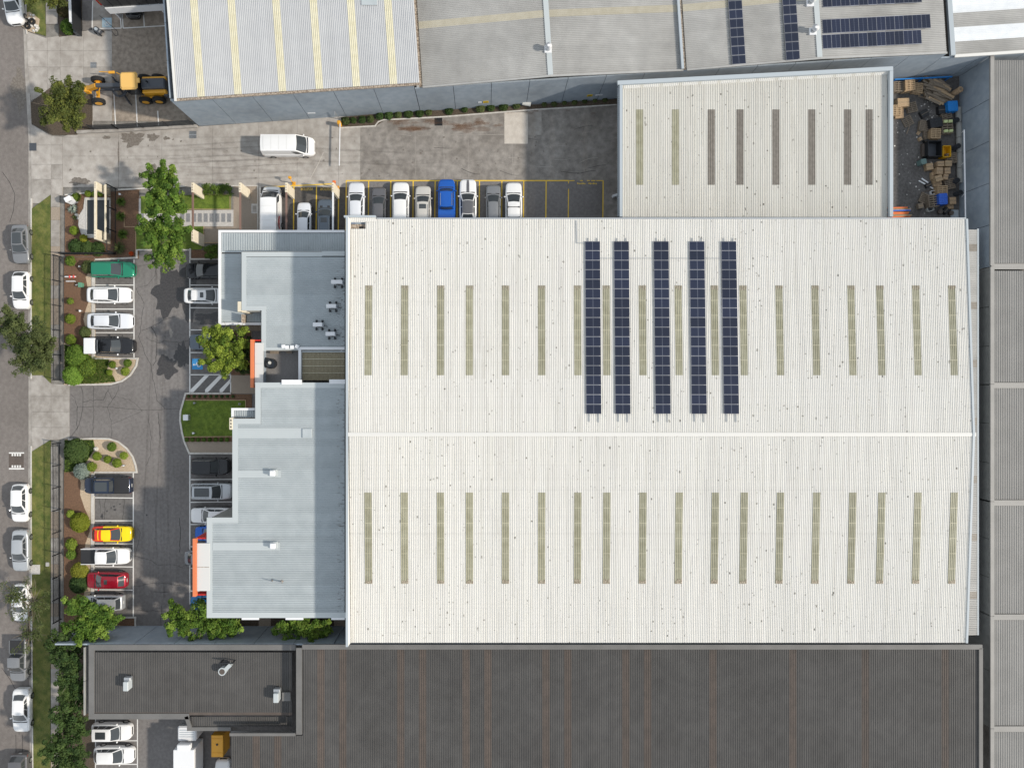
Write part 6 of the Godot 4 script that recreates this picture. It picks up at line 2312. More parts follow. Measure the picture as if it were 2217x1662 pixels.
func big_wheel(t: Node3D, at: Vector3, r: float, w: float, steer := 0.0) -> void:
	var n := Node3D.new()
	n.name = "wheel"
	t.add_child(n, true)
	n.transform = Transform3D(Basis(Vector3.UP, steer), at)
	var b := MB.new()
	b.tube(Vector3(0, 0, -w * 0.38), Vector3(0, 0, w * 0.38), r, r, 24)
	b.tube(Vector3(0, 0, w * 0.38), Vector3(0, 0, w * 0.5), r, r * 0.86, 24)
	b.tube(Vector3(0, 0, -w * 0.38), Vector3(0, 0, -w * 0.5), r, r * 0.86, 24)
	for k in 22:
		var a := TAU * k / 22.0
		for s in [-1.0, 1.0]:
			var c := Vector3(cos(a + s * 0.07) * r, sin(a + s * 0.07) * r, s * w * 0.2)
			b.obox(Transform3D(Basis(Vector3.BACK, a) * Basis(Vector3.RIGHT, s * 0.5), c), Vector3(0.06, 0.07, w * 0.42))
	put(n, "tyre", b, M.rubber)
	b = MB.new()
	for s in [-1.0, 1.0]:
		b.tube(Vector3(0, 0, s * w * 0.3), Vector3(0, 0, s * w * 0.515), r * 0.52, r * 0.56, 18)
	put(n, "rim", b, M.machine_yellow)


func build_grader() -> void:
	# nose to the west (local +x points west)
	var at := P(284, 200, 0.0, 0.02)
	var t := thing("motor_grader", "yellow articulated motor grader parked by the pale warehouse", "grader", at, PI + 0.03)
	var b := MB.new()
	# rear engine module
	b.cbox(Vector3(-3.55, 1.75, 0.0), Vector3(2.7, 1.1, 1.15), 0.12)
	put(t, "engine_cover", b, M.machine_grey)
	b = MB.new()
	b.cbox(Vector3(-3.5, 1.5, -0.72), Vector3(2.7, 0.75, 0.42), 0.08)
	put(t, "side_panel", b, M.machine_yellow)
	b = MB.new()
	b.cbox(Vector3(-3.5, 1.5, 0.72), Vector3(2.7, 0.75, 0.42), 0.08)
	put(t, "side_panel", b, M.machine_yellow)
	b = MB.new()
	b.tube(Vector3(-3.0, 2.25, 0.1), Vector3(-3.0, 2.75, 0.1), 0.09, 0.09, 10)
	put(t, "exhaust", b, M.black_steel)
	b = MB.new()
	b.cbox(Vector3(-4.65, 1.1, 0), Vector3(0.5, 0.7, 2.2), 0.06)
	put(t, "rear_frame", b, M.machine_grey)
	for k in 3:
		b = MB.new()
		b.bar(Vector3(-4.7, 0.8, -0.7 + k * 0.7), Vector3(-5.6, 0.5, -0.7 + k * 0.7), 0.16, 0.2)
		put(t, "ripper_shank", b, M.machine_yellow if k != 1 else M.black_steel)
	for s in [-1.0, 1.0]:
		b = MB.new()
		b.cbox(Vector3(-2.75, 0.75, s * 0.95), Vector3(2.4, 0.4, 0.3), 0.05)
		put(t, "tandem_case", b, M.machine_yellow)
		for x in [-1.98, -3.52]:
			big_wheel(t, Vector3(x, 0.7, s * 1.28), 0.7, 0.45)
		big_wheel(t, Vector3(3.45, 0.7, s * 1.25), 0.7, 0.45, 0.08)
	# cab
	b = MB.new()
	b.cbox(Vector3(-1.2, 2.0, 0), Vector3(1.6, 1.9, 1.5), 0.1)
	put(t, "cab", b, M.dark_glass)
	b = MB.new()
	b.cbox(Vector3(-1.25, 3.08, 0), Vector3(1.95, 0.22, 1.95), 0.2)
	put(t, "cab_roof", b, M.machine_cab)
	b = MB.new()
	b.cbox(Vector3(-2.3, 3.05, 0), Vector3(0.4, 0.16, 0.55), 0.07)
	put(t, "roof_vent", b, M.machine_cab)
	# gooseneck
	b = MB.new()
	b.bar(Vector3(-0.5, 1.85, 0), Vector3(2.9, 2.0, 0), 0.42, 0.4)
	put(t, "gooseneck", b, M.machine_grey)
	b = MB.new()
	b.bar(Vector3(2.9, 2.0, 0), Vector3(4.3, 1.2, 0), 0.44, 0.45)
	b.box(Vector3(4.45, 1.05, 0), Vector3(0.5, 0.7, 0.7))
	put(t, "nose", b, M.machine_yellow)
	b = MB.new()
	b.bar(Vector3(3.45, 0.75, -1.1), Vector3(3.45, 0.75, 1.1), 0.3, 0.26)
	put(t, "front_axle", b, M.machine_yellow)
	for s in [-1.0, 1.0]:
		b = MB.new()
		b.tube(Vector3(2.6, 1.9, s * 0.2), Vector3(3.4, 0.9, s * 0.7), 0.07, 0.07, 8)
		put(t, "lean_cylinder", b, M.machine_yellow)
		b = MB.new()
		b.tube(Vector3(0.9, 2.2, s * 0.55), Vector3(1.0, 0.8, s * 0.8), 0.08, 0.06, 8)
		put(t, "lift_cylinder", b, M.machine_grey)
	# circle, drawbar and blade turned across
	b = MB.new()
	for k in 24:
		var a0 := TAU * k / 24.0
		b.box(Vector3(0.9 + cos(a0) * 0.75, 0.85, sin(a0) * 0.75), Vector3(0.24, 0.14, 0.22), -a0)
	put(t, "circle", b, M.machine_grey)
	b = MB.new()
	b.bar(Vector3(0.9, 0.9, 0), Vector3(3.9, 0.95, 0), 0.25, 0.2)
	put(t, "drawbar", b, M.machine_grey)
	b = MB.new()
	var ang := 0.55
	for k in 5:
		var y := 0.12 + k * 0.13
		var off := 0.08 * sin(k / 4.0 * PI)
		b.obox(Transform3D(Basis(Vector3.UP, ang), Vector3(0.9, y + 0.05, 0) + Basis(Vector3.UP, ang) * Vector3(-off, 0, 0)), Vector3(0.05, 0.14, 3.7))
	put(t, "blade", b, M.machine_grey)
	b = MB.new()
	b.bar(Vector3(0.9, 0.9, 0.0), Vector3(0.8, 0.6, 1.6), 0.3, 0.2)
	put(t, "side_shift", b, M.machine_grey)
	b = MB.new()
	b.bar(Vector3(-0.5, 1.6, 0.95), Vector3(1.0, 1.3, 1.75), 0.08, 0.08)
	b.cbox(Vector3(1.55, 1.3, 1.8), Vector3(0.7, 0.12, 0.3), 0.03)
	b.bar(Vector3(1.6, 1.3, 1.8), Vector3(3.0, 1.2, 1.95), 0.08, 0.08)
	put(t, "side_arm", b, M.machine_yellow)


# ---------------------------------------------------------------- rooftop services
func panel_mesh(w: float, l: float) -> ArrayMesh:
	var key := "pv%.2f_%.2f" % [w, l]
	if meshes.has(key):
		return meshes[key]
	var b := MB.new()
	# top face carries the cell print; thin aluminium sides
	var a := b.vert(Vector3(-w / 2, 0.02, -l / 2), Vector3.UP, Vector2(0, 0))
	b.vert(Vector3(w / 2, 0.02, -l / 2), Vector3.UP, Vector2(0, 1))
	b.vert(Vector3(w / 2, 0.02, l / 2), Vector3.UP, Vector2(1, 1))
	b.vert(Vector3(-w / 2, 0.02, l / 2), Vector3.UP, Vector2(1, 0))
	b.ix.append_array([a, a + 1, a + 2, a, a + 2, a + 3])
	for s in [[Vector3(-w / 2, 0, -l / 2), Vector3(w / 2, 0, -l / 2)], [Vector3(w / 2, 0, -l / 2), Vector3(w / 2, 0, l / 2)], [Vector3(w / 2, 0, l / 2), Vector3(-w / 2, 0, l / 2)], [Vector3(-w / 2, 0, l / 2), Vector3(-w / 2, 0, -l / 2)]]:
		var p0: Vector3 = s[0]
		var p1: Vector3 = s[1]
		var nn := Vector3(p1.z - p0.z, 0, p0.x - p1.x).normalized()
		var q := b.vert(p0 + Vector3(0, -0.02, 0), nn)
		b.vert(p1 + Vector3(0, -0.02, 0), nn)
		b.vert(p1 + Vector3(0, 0.02, 0), nn)
		b.vert(p0 + Vector3(0, 0.02, 0), nn)
		b.ix.append_array([q, q + 1, q + 2, q, q + 2, q + 3])
	meshes[key] = b.mesh()
	return meshes[key]


func cowl_vent(label: String, u: float, v: float, h: float, size: float) -> void:
	var p := P(u, v, h + 0.4, h)
	var t := thing("roof_vent", label, "vent", p)
	var b := MB.new()
	b.cbox(Vector3(0, 0.12, 0), Vector3(size * 1.25, 0.26, size * 1.25), 0.03)
	put(t, "base", b, M.flashing)
	b = MB.new()
	b.box(Vector3(0, 0.36, 0), Vector3(size * 0.8, 0.3, size * 0.8))
	put(t, "throat", b, M.galv)
	b = MB.new()
	b.cbox(Vector3(0, 0.58, 0), Vector3(size, 0.2, size), 0.06)
	put(t, "cap", b, M.sign_white)


func drum_vent(label: String, u: float, v: float, h: float) -> void:
	var t := thing("roof_vent", label, "vent", P(u, v, h + 0.4, h))
	var b := MB.new()
	b.cbox(Vector3(0, 0.1, 0.05), Vector3(0.75, 0.22, 0.75), 0.03)
	put(t, "base", b, M.white_trim)
	b = MB.new()
	b.tube(Vector3(0, 0.2, 0), Vector3(0, 0.75, 0), 0.27, 0.27, 14)
	put(t, "throat", b, M.galv)
	b = MB.new()
	b.tube(Vector3(0, 0.72, 0), Vector3(0, 0.86, 0), 0.36, 0.36, 16)
	b.tube(Vector3(0, 0.86, 0), Vector3(0, 0.95, 0), 0.36, 0.14, 16)
	put(t, "cap", b, M.sign_white)


func build_roof_services() -> void:
	# five strips on the white roof
	var names := ["first solar strip from the left on the white roof", "second solar strip from the left on the white roof", "middle solar strip on the white roof", "fourth solar strip from the left on the white roof", "rightmost solar strip on the white roof"]
	var xs := [1283, 1345.5, 1431.5, 1509, 1578]
	var slope := Vector3(0, MAIN_RIDGE - MAIN_EAVE, P(0, 940, MAIN_RIDGE).z - P(0, 474, MAIN_EAVE).z).normalized()
	for k in 5:
		var h0 := main_roof_height(522) + 0.14
		var h1 := main_roof_height(896) + 0.14
		var o := P(xs[k], 522, h0)
		var z1 := P(0, 896, h1).z
		var w := 33.0 * S * (HC - 9.8) / HC
		var t := thing("solar_array", names[k], "solar array", o, 0.0, "solar strips on the warehouse")
		var n := 18
		var run := (z1 - o.z) / slope.z / n
		var bs := Basis(Vector3.RIGHT, slope.cross(Vector3.RIGHT).normalized(), slope)
		for i in n:
			mi(t, "solar_panel", panel_mesh(w, run - 0.025), aged(M.solar, 0.16), Transform3D(bs, slope * run * (i + 0.5)))
		for s in [-0.3, 0.3]:
			strip_box(t, "rail", Vector3(w * s, -0.06, 0) - slope * 0.35, Vector3(w * s, -0.06, 0) + slope * (run * n + (0.85 if s > 0 else 0.8)), 0.05, 0.05, M.galv)
		for i in range(0, n, 3):
			for s in [-0.3, 0.3]:
				var b := MB.new()
				b.box(Vector3(w * s, -0.12, 0) + slope * run * (i + 0.2), Vector3(0.06, 0.1, 0.1))
				put(t, "foot", b, M.galv)
	var hc := main_roof_height(559) + 0.06
	var cd := thing("conduit", "thin conduit linking the five solar strips", "conduit")
	strip_box(cd, "conduit_run", P(1298, 559, hc), P(1565, 559, hc), 0.05, 0.05, M.galv)
	cd = thing("conduit", "conduit dropping from the first solar strip to the eave", "conduit")
	strip_box(cd, "conduit_run", P(1248, 477, main_roof_height(477) + 0.07), P(1249, 526, main_roof_height(526) + 0.07), 0.06, 0.06, M.galv)
	strip_box(cd, "conduit_run", P(1249, 526, main_roof_height(526) + 0.07), P(1267, 526, main_roof_height(526) + 0.07), 0.06, 0.06, M.galv)
	# neighbour's arrays
	var ex := Vector3(1, 0, -0.0655).normalized()
	var ez := Vector3(0.0655, 0, 1).normalized()
	var h := 6.85
	for r in [[1595, "left solar column on the northern neighbour's roof"], [1712, "right solar column on the northern neighbour's roof"]]:
		var hh := lerpf(6.3, 7.0, (r[0] - 1487.0) / 288.0) + 0.16
		var o := P(r[0] + 5, (138 if r[0] < 1650 else 129) - 9, hh)
		var t := thing("solar_array", r[1], "solar array", o, 0.0, "solar panels on the neighbour's roof")
		var bs := Basis(ex, Vector3.UP, ez)
		for i in 10:
			mi(t, "solar_panel", panel_mesh(1.45, 0.93), aged(M.solar, 0.16), Transform3D(bs, -ez * i * 0.965))
		for s in [-0.5, 0.5]:
			strip_box(t, "rail", ex * s - Vector3(0, 0.07, 0) + ez * 0.4, ex * s - Vector3(0, 0.07, 0) - ez * 9.4, 0.05, 0.05, M.galv)
			for i in 5:
				var fb := MB.new()
				fb.box(ex * s - Vector3(0, 0.13, 0) - ez * (i * 2.2), Vector3(0.08, 0.1, 0.1))
				put(t, "foot", fb, M.galv)
	for r in [[90, 11, "lowest solar row on the northern neighbour's right slope"], [57, 12, "middle solar row on the northern neighbour's right slope"], [4, 11, "solar row touching the top edge of the picture"]]:
		var o := P(1791, r[0] + (0 if r[0] > 10 else -4), 7.02)
		var t := thing("solar_array", r[2], "solar array", o, 0.0, "solar panels on the neighbour's roof")
		var dn := Vector3(ex.x, -0.028, ex.z).normalized()
		var bs := Basis(ez, dn.cross(ez).normalized() * -1.0, dn)
		bs = Basis(dn, ez.cross(dn).normalized(), ez)
		for i in r[1]:
			mi(t, "solar_panel", panel_mesh(0.95, 1.5), aged(M.solar, 0.16), Transform3D(bs, dn * (0.97 * i)))
		for s in [-0.45, 0.45]:
			strip_box(t, "rail", ez * s + Vector3(0, -0.06, 0), ez * s + dn * (0.97 * r[1] - 0.5) + Vector3(0, -0.06, 0), 0.05, 0.05, M.galv)
	drum_vent("white capped vent beside the ridge of the middle northern roof", 1187, 103, 6.95)
	drum_vent("white capped vent beside the ridge, left of the solar rows", 1763, 64, 6.95)
	drum_vent("white capped vent at the top edge beside the ridge", 1757, 2, 6.95)
	# office roof vents
	cowl_vent("white square vent on the upper part of south office roof", 590.5, 1024, 7.55, 0.58)
	cowl_vent("white square vent in the middle of south office roof", 591, 1181, 7.55, 0.58)
	for r in [[587, 1258, "thin bent pipe at left of the pair on south office roof"], [608, 1260, "thicker bent pipe at right of the pair on south office roof"]]:
		var t := thing("vent_pipe", r[2], "pipe", P(r[0], r[1], 7.8, 7.52))
		var b := MB.new()
		var rr := 0.05 if r[0] < 600 else 0.08
		b.tube(Vector3(0, 0, 0), Vector3(0, 0.5, 0), rr, rr, 10)
		b.tube(Vector3(0, 0.5, 0), Vector3(-0.28, 0.55, -0.08), rr, rr, 10)
		put(t, "pipe", b, M.galv)
		b = MB.new()
		b.tube(Vector3(0, 0, 0), Vector3(0, 0.06, 0), rr * 2.2, rr * 1.4, 12)
		put(t, "collar", b, M.gutter_dirt)
	# condensers on dark feet
	var units := [[730.5, 611, 1.2, "uppermost white air conditioner on the north office roof"], [718.5, 663, 1.05, "second white air conditioner down the north office roof"], [689, 703, 1.0, "leftmost white air conditioner on the north office roof"], [716.5, 723, 1.0, "lowest white air conditioner on the north office roof"]]
	for r in units:
		var t := thing("air_conditioner", r[3], "air conditioner", P(r[0], r[1], 6.0, 5.44), 0.0, "air conditioners on the north office roof")
		var b := MB.new()
		b.cbox(Vector3(0, 0.62, 0), Vector3(r[2], 0.75, 0.42), 0.03)
		put(t, "casing", b, M.sign_white)
		b = MB.new()
		b.tube(Vector3(0.12, 0.62, 0.2), Vector3(0.12, 0.62, 0.225), 0.28, 0.28, 16)
		put(t, "fan_grille", b, M.plastic_black)
		for s in [-1.0, 1.0]:
			b = MB.new()
			b.bar(Vector3(s * r[2] * 0.32, 0.21, -0.48), Vector3(s * r[2] * 0.32, 0.21, 0.48), 0.10, 0.10)
			put(t, "support_rail", b, M.black_steel)
			for z in [-0.46, 0.46]:
				b = MB.new()
				b.cbox(Vector3(s * r[2] * 0.32, 0.09, z), Vector3(0.2, 0.18, 0.2), 0.03)
				put(t, "rubber_foot", b, M.black_steel)
		b = MB.new()
		b.tube(Vector3(r[2] * 0.5, 0.3, 0.05), Vector3(r[2] * 0.5 + 0.35, 0.06, 0.15), 0.03, 0.03, 6)
		put(t, "pipe", b, M.black_steel)
	var blocks := [[613.5, 750, 0.1, "leftmost white plastic tub at the terrace roof edge"], [621.5, 751.5, 0.05, "second white plastic tub at the terrace roof edge"], [632, 751.5, 0.0, "third white plastic tub at the terrace roof edge"], [643, 750, -0.4, "tilted rightmost white plastic tub at the terrace roof edge"]]
	for r in blocks:
		var t := thing("plastic_tub", r[3], "tub", P(r[0], r[1], 5.7, 5.46), r[2], "white tubs by the terrace")
		var b := MB.new()
		b.cbox(Vector3(0, 0.16, 0), Vector3(0.36, 0.32, 0.34), 0.04)
		put(t, "tub", b, M.sign_white)
		b = MB.new()
		b.cbox(Vector3(0, 0.34, 0), Vector3(0.40, 0.05, 0.38), 0.02)
		put(t, "lid", b, M.sign_white)
	# terrace furniture
	var f := thing("fire_pit", "round black metal fire pit on the terrace", "fire pit", P(586, 787, 4.6, 4.1))
	var b2 := MB.new()
	for k in 20:
		var a := TAU * k / 20.0
		b2.box(Vector3(cos(a) * 0.52, 0.42, sin(a) * 0.52), Vector3(0.06, 0.84, 0.18), -a)
	put(f, "drum", b2, M.black_steel)
	b2 = MB.new()
	b2.tube(Vector3(0, 0.02, 0), Vector3(0, 0.5, 0), 0.5, 0.5, 20)
	put(f, "ash_bed", b2, M.machine_grey)
	b2 = MB.new()
	b2.tube(Vector3(-0.12, 0.5, -0.1), Vector3(-0.1, 0.66, -0.1), 0.2, 0.16, 12)
	put(f, "pot", b2, M.plate)
	for r in [[594, 760, 0.95, "brown slatted bench under the terrace's upper edge"], [626, 759, 0.6, "small brown slatted table at the terrace's upper right"]]:
		var t := thing("slatted_bench", r[3], "bench", P(r[0], r[1], 4.5, 4.1))
		for k in 5:
			var b := MB.new()
			b.box(Vector3(0, 0.45, -0.24 + k * 0.12), Vector3(r[2], 0.04, 0.1))
			put(t, "slat", b, M.old_timber)
		for s in [-1.0, 1.0]:
			for z in [-0.22, 0.22]:
				var b := MB.new()
				b.box(Vector3(s * (r[2] * 0.5 - 0.05), 0.215, z), Vector3(0.06, 0.43, 0.06))
				put(t, "leg", b, M.black_steel)
	# leaf litter blown against the tall wall
	var ll := MB.new()
	for k in 260:
		var v := rng.randf_range(560, 1325)
		if v > 755 and v < 836:
			continue
		var hh := 5.45 if v < 760 else 7.55
		var p := P(746 - pow(rng.randf(), 2.0) * 16.0, v, hh)
		ll.obox(Transform3D(Basis(Vector3.UP, rng.randf_range(-0.1, 0.1)), p), Vector3(rng.randf_range(0.06, 0.35), 0.012, rng.randf_range(0.015, 0.05)))
	var lo := put(self, "leaf_litter", ll, M.deck_grey)
	lo.set_meta("kind", "stuff")
	lo.set_meta("label", "dark leaf litter on the office roofs along the warehouse wall")
	lo.set_meta("category", "litter")
	# services on the southern building
	for r in [[277, 1475, "upright duct on the left of the southern darkened roof"], [600, 1500, "upright duct on the right of the southern darkened roof"]]:
		var t := thing("roof_duct", r[2], "duct", P(r[0], r[1], 5.8, 5.44))
		var b := MB.new()
		b.cbox(Vector3(0, 0.5, 0.3), Vector3(0.55, 0.9, 1.0), 0.05)
		put(t, "duct", b, M.flashing)
		b = MB.new()
		b.cbox(Vector3(0, 0.4, -0.35), Vector3(0.7, 0.5, 0.35), 0.04)
		put(t, "fan_box", b, M.galv)
	var cl := thing("rooftop_cooler", "round fan cooler with bracket on the southern darkened roof", "cooler", P(482, 1452, 5.9, 5.44))
	var c2 := MB.new()
	c2.tube(Vector3(0, 0, 0), Vector3(0, 0.7, 0), 0.4, 0.42, 18)
	put(cl, "housing", c2, M.flashing)
	c2 = MB.new()
	c2.tube(Vector3(0, 0.7, 0), Vector3(0, 0.72, 0), 0.3, 0.3, 16)
	put(cl, "fan", c2, M.roof_rust)
	c2 = MB.new()
	c2.bar(Vector3(0.35, 0.45, -0.2), Vector3(0.9, 0.5, -0.75), 0.4, 0.4)
	put(cl, "duct", c2, M.flashing)
	c2 = MB.new()
	c2.bar(Vector3(-0.2, 0.75, -0.95), Vector3(1.2, 0.75, -0.95), 0.12, 0.1)
	c2.box(Vector3(-0.15, 0.35, -0.95), Vector3(0.1, 0.75, 0.1))
	c2.box(Vector3(1.15, 0.35, -0.95), Vector3(0.1, 0.75, 0.1))
	put(cl, "bracket", c2, M.black_steel)
	var ht := MB.new()
	ht.cbox(Vector3(0, 0.1, 0), Vector3(0.95, 0.2, 0.95), 0.03)
	single("roof_hatch", "square hatch beside the duct on southern darkened roof", "hatch", ht, M.roof_trim_dimmed, P(620, 1507, 5.5, 5.44))


# ---------------------------------------------------------------- scrap yard
func pallet(t: Node3D, y: float, mat: Material, w := 1.15, l := 1.15, x := 0.0, z := 0.0, turn := 0.0) -> void:
	var tf := Transform3D(Basis(Vector3.UP, turn), Vector3(x, y, z))
	for k in 6:
		var b := MB.new()
		b.box(Vector3(0, 0.125, -l / 2 + 0.06 + k * (l - 0.12) / 5.0), Vector3(w, 0.022, 0.11))
		put(t, "slat", b, mat, tf)
	for k in 3:
		var b := MB.new()
		b.box(Vector3(-w / 2 + 0.05 + k * (w - 0.1) / 2.0, 0.064, 0), Vector3(0.08, 0.1, l))
		put(t, "bearer", b, mat, tf)


func pallet_stack(label: String, u: float, v: float, n: int, mat: Material, turn := 0.0) -> void:
	var t := thing("pallet_stack", label, "pallets", P(u, v, n * 0.14, 0.021), turn)
	for k in n:
		pallet(t, 0.14 * k, mat, 1.15, 1.15, rng.randf_range(-0.03, 0.03), rng.randf_range(-0.03, 0.03), rng.randf_range(-0.04, 0.04))


func carton(label: String, u: float, v: float, s: Vector3, turn: float, y: float, mat: Material, called := "carton", cat := "carton") -> void:
	var t := thing(called, label, cat, P(u, v, y + s.y, y), turn)
	var b := MB.new()
	b.cbox(Vector3(0, s.y / 2, 0), s, 0.015)
	put(t, "box", b, mat)
	b = MB.new()
	b.box(Vector3(0, s.y + 0.003, 0), Vector3(s.x * 0.96, 0.006, 0.05))
	put(t, "tape", b, M.old_timber if mat != M.old_timber else M.timber)


func crate(label: String, u: float, v: float, s: Vector3, turn: float, y: float, mat: Material, called := "plastic_crate", lid := true, top_mat: Material = null) -> void:
	var t := thing(called, label, "crate", P(u, v, y + s.y, y), turn)
	var b := MB.new()
	for q in [[0, -1], [0, 1], [-1, 0], [1, 0]]:
		b.box(Vector3(q[0] * (s.x / 2 - 0.03), s.y / 2, q[1] * (s.z / 2 - 0.03)), Vector3(s.x if q[0] == 0 else 0.06, s.y, s.z if q[1] == 0 else 0.06))
	put(t, "sides", b, mat)
	b = MB.new()
	b.box(Vector3(0, s.y - 0.04 if lid else 0.05, 0), Vector3(s.x - 0.1, 0.06, s.z - 0.1))
	put(t, "lid" if lid else "floor", b, top_mat if top_mat else mat)
	if lid:
		for k in 6:
			b = MB.new()
			b.cbox(Vector3((-0.3 + 0.3 * (k % 3)) * s.x, s.y + 0.0, (-0.22 + 0.44 * int(k / 3)) * s.z), Vector3(s.x * 0.24, 0.05, s.z * 0.3), 0.02)
			put(t, "lid_rib", b, top_mat if top_mat else mat)


func build_yard_goods() -> void:
	pallet_stack("weathered pallet stack in the corner beside the canopy", 1946, 187, 5, M.old_timber)
	pallet_stack("pale pallet stack, second from the canopy corner", 1971, 184, 7, M.timber, 0.06)
	pallet_stack("pale pallet stack leaning against the timber heap", 1988, 190, 4, M.timber, -0.1)
	var hp := thing("timber_heap", "large grey heap of loose boards at the top of the scrap yard", "timber")
	var base := P(2030, 198, 0.4, 0.021)
	hp.position = base
	for k in 72:
		var b := MB.new()
		var a := -0.42 + rng.randf_range(-0.22, 0.22)
		b.obox(Transform3D(Basis(Vector3.UP, a) * Basis(Vector3.BACK, rng.randf_range(-0.06, 0.06)), Vector3(rng.randf_range(-0.9, 0.7), 0.05 + k * 0.011, rng.randf_range(-1.25, 1.25))), Vector3(rng.randf_range(1.4, 2.9), 0.03, rng.randf_range(0.14, 0.32)))
		put(hp, "plank", b, M.old_timber if k % 4 else M.timber)
	pallet_stack("small pallet lying on the grey timber heap", 2011, 200, 1, M.timber, 0.4)
	carton("tan plywood crate below the pallet stacks", 1957, 221, Vector3(1.35, 0.7, 0.95), 0.03, 0.021, M.timber, "plywood_crate", "crate")
	pallet_stack("pale pallet stack half under the canopy edge", 1941, 238, 5, M.timber, 0.04)
	carton("pinkish flat carton beside the canopy edge pallets", 1948, 243, Vector3(1.0, 0.35, 1.3), 0.05, 0.021, M.cardboard)
	var dr := thing("cable_roll", "upright tan roll against the east wall", "roll", P(2072, 198, 1.0, 0.021))
	var b2 := MB.new()
	b2.tube(Vector3(0, 0, 0), Vector3(0.1, 1.5, -0.05), 0.33, 0.33, 16)
	put(dr, "roll", b2, M.cardboard)
	b2 = MB.new()
	b2.tube(Vector3(0.1, 1.5, -0.05), Vector3(0.1, 1.56, -0.05), 0.12, 0.12, 10)
	put(dr, "core", b2, M.old_timber)
	crate("bright blue ribbed plastic bin near the east wall", 2064, 229, Vector3(1.15, 0.95, 1.15), 0.06, 0.021, M.blue_plastic)
	carton("black low bin left of the bright blue plastic bin", 2041, 237, Vector3(0.8, 0.5, 0.9), 0.1, 0.021, M.plastic_black, "black_bin", "bin")
	crate("black tarp covered crate left of the pale green sacks", 2028, 265, Vector3(1.4, 0.9, 1.05), 0.18, 0.021, M.black_steel, "covered_crate")
	var pk := thing("stillage", "wooden stillage with pale green sacks strapped on top", "stillage", P(2055, 272, 0.9, 0.021), 0.05)
	for k in 5:
		pallet(pk, 0.14 * k, M.old_timber, 1.25, 1.6)
	for q in [[-0.28, -0.55], [0.28, -0.55], [-0.28, 0.55], [0.28, 0.55]]:
		var b := MB.new()
		b.cbox(Vector3(q[0], 0.80, q[1]), Vector3(0.46, 0.22, 0.32), 0.06)
		put(pk, "sack", b, M.pale_green)
	pallet_stack("pale pallet stack left of the green sack stillage", 2027, 288, 6, M.timber, -0.05)
	pallet_stack("weathered pallet lying at the left of the pallet stacks", 2012, 291, 2, M.old_timber, 0.1)
	crate("large black open crate beside the yellow crate", 2025, 321, Vector3(1.6, 1.0, 1.8), 0.0, 0.021, M.black_steel, "open_crate", false, M.machine_grey)
	crate("yellow plastic crate beside the large black crate", 2051, 327, Vector3(0.95, 0.85, 1.3), 0.0, 0.021, M.yellow_plastic, "plastic_crate", false)
	var mp := MB.new()
	mp.cbox(Vector3(0, 0.2, 0), Vector3(0.45, 0.4, 1.5), 0.03)
	single("steel_trough", "rusty brown trough left of the large black crate", "trough", mp, M.roof_rust, P(2001, 325, 0.3, 0.021))
	crate("small teal bin below the rusty trough", 2001, 349, Vector3(0.62, 0.8, 0.6), 0.2, 0.021, M.teal_bin, "wheelie_bin")
	var cs := [[2014, 360, 0.8, 0.5, 0.75, 0.15, "lone brown carton left of the carton pile"], [2038, 354, 0.75, 0.7, 0.6, 0.05, "pale carton at the upper left of the carton pile"], [2055, 353, 0.75, 0.75, 0.65, 0.0, "brown carton at the upper right of the carton pile"], [2036, 369, 0.7, 0.95, 0.75, -0.05, "tan carton in the middle left of the carton pile"], [2053, 369, 0.65, 0.9, 0.7, 0.05, "tan carton in the middle right of the carton pile"], [2034, 385, 0.8, 0.85, 0.7, 0.3, "tilted tan carton at the lower left of the carton pile"], [2049, 382, 0.55, 0.8, 0.6, -0.2, "small tan carton at the lower right of the carton pile"], [2031, 396, 0.95, 0.4, 0.6, 0.25, "flat brown carton at the bottom of the carton pile"], [2023, 380, 0.5, 0.4, 0.8, 0.1, "narrow brown carton at the left of the carton pile"]]
	for r in cs:
		carton(r[6], r[0], r[1], Vector3(r[2], r[3], r[4]), r[5], 0.021, M.cardboard if rng.randf() < 0.7 else M.timber)
	for r in [[1990, 391, 2021, 408, "left white pole lying on the scrap yard floor"], [1996, 386, 2024, 405, "right white pole lying on the scrap yard floor"]]:
		var a := P(r[0], r[1], 0.1, 0.09)
		var c := P(r[2], r[3], 0.1, 0.09)
		var b := MB.new()
		b.bar(a - (a + c) * 0.5, c - (a + c) * 0.5, 0.13, 0.11)
		single("white_pole", r[4], "pole", b, M.white_trim, (a + c) * 0.5)
	pallet_stack("pale pallet stack above the blue topped stack", 2042, 412, 6, M.timber, 0.04)
	var cg := thing("stillage", "weathered slatted stillage beside the blue lid", "stillage", P(2022, 434, 0.8, 0.021), 0.1)
	for k in 6:
		pallet(cg, 0.14 * k, M.old_timber, 1.2, 1.4)
	crate("royal blue crate lid on the slatted stack", 2043, 430, Vector3(1.0, 1.15, 1.25), 0.06, 0.021, M.blue_crate)
	carton("tan carton right of the royal blue crate", 2064, 434, Vector3(0.75, 0.75, 0.8), 0.05, 0.021, M.cardboard)
	carton("flat tan carton below the royal blue crate", 2059, 446, Vector3(0.7, 0.4, 0.6), 0.0, 0.021, M.cardboard)
	crate("open white frame crate at the left of the slatted stack", 2023, 416, Vector3(0.75, 0.3, 0.45), 0.15, 0.021, M.white_trim, "open_crate", false, M.plastic_black)
	crate("grey meshed crate at the lower left of the slatted stack", 2016, 452, Vector3(0.75, 0.35, 0.5), 0.3, 0.021, M.plate, "open_crate", false, M.machine_grey)
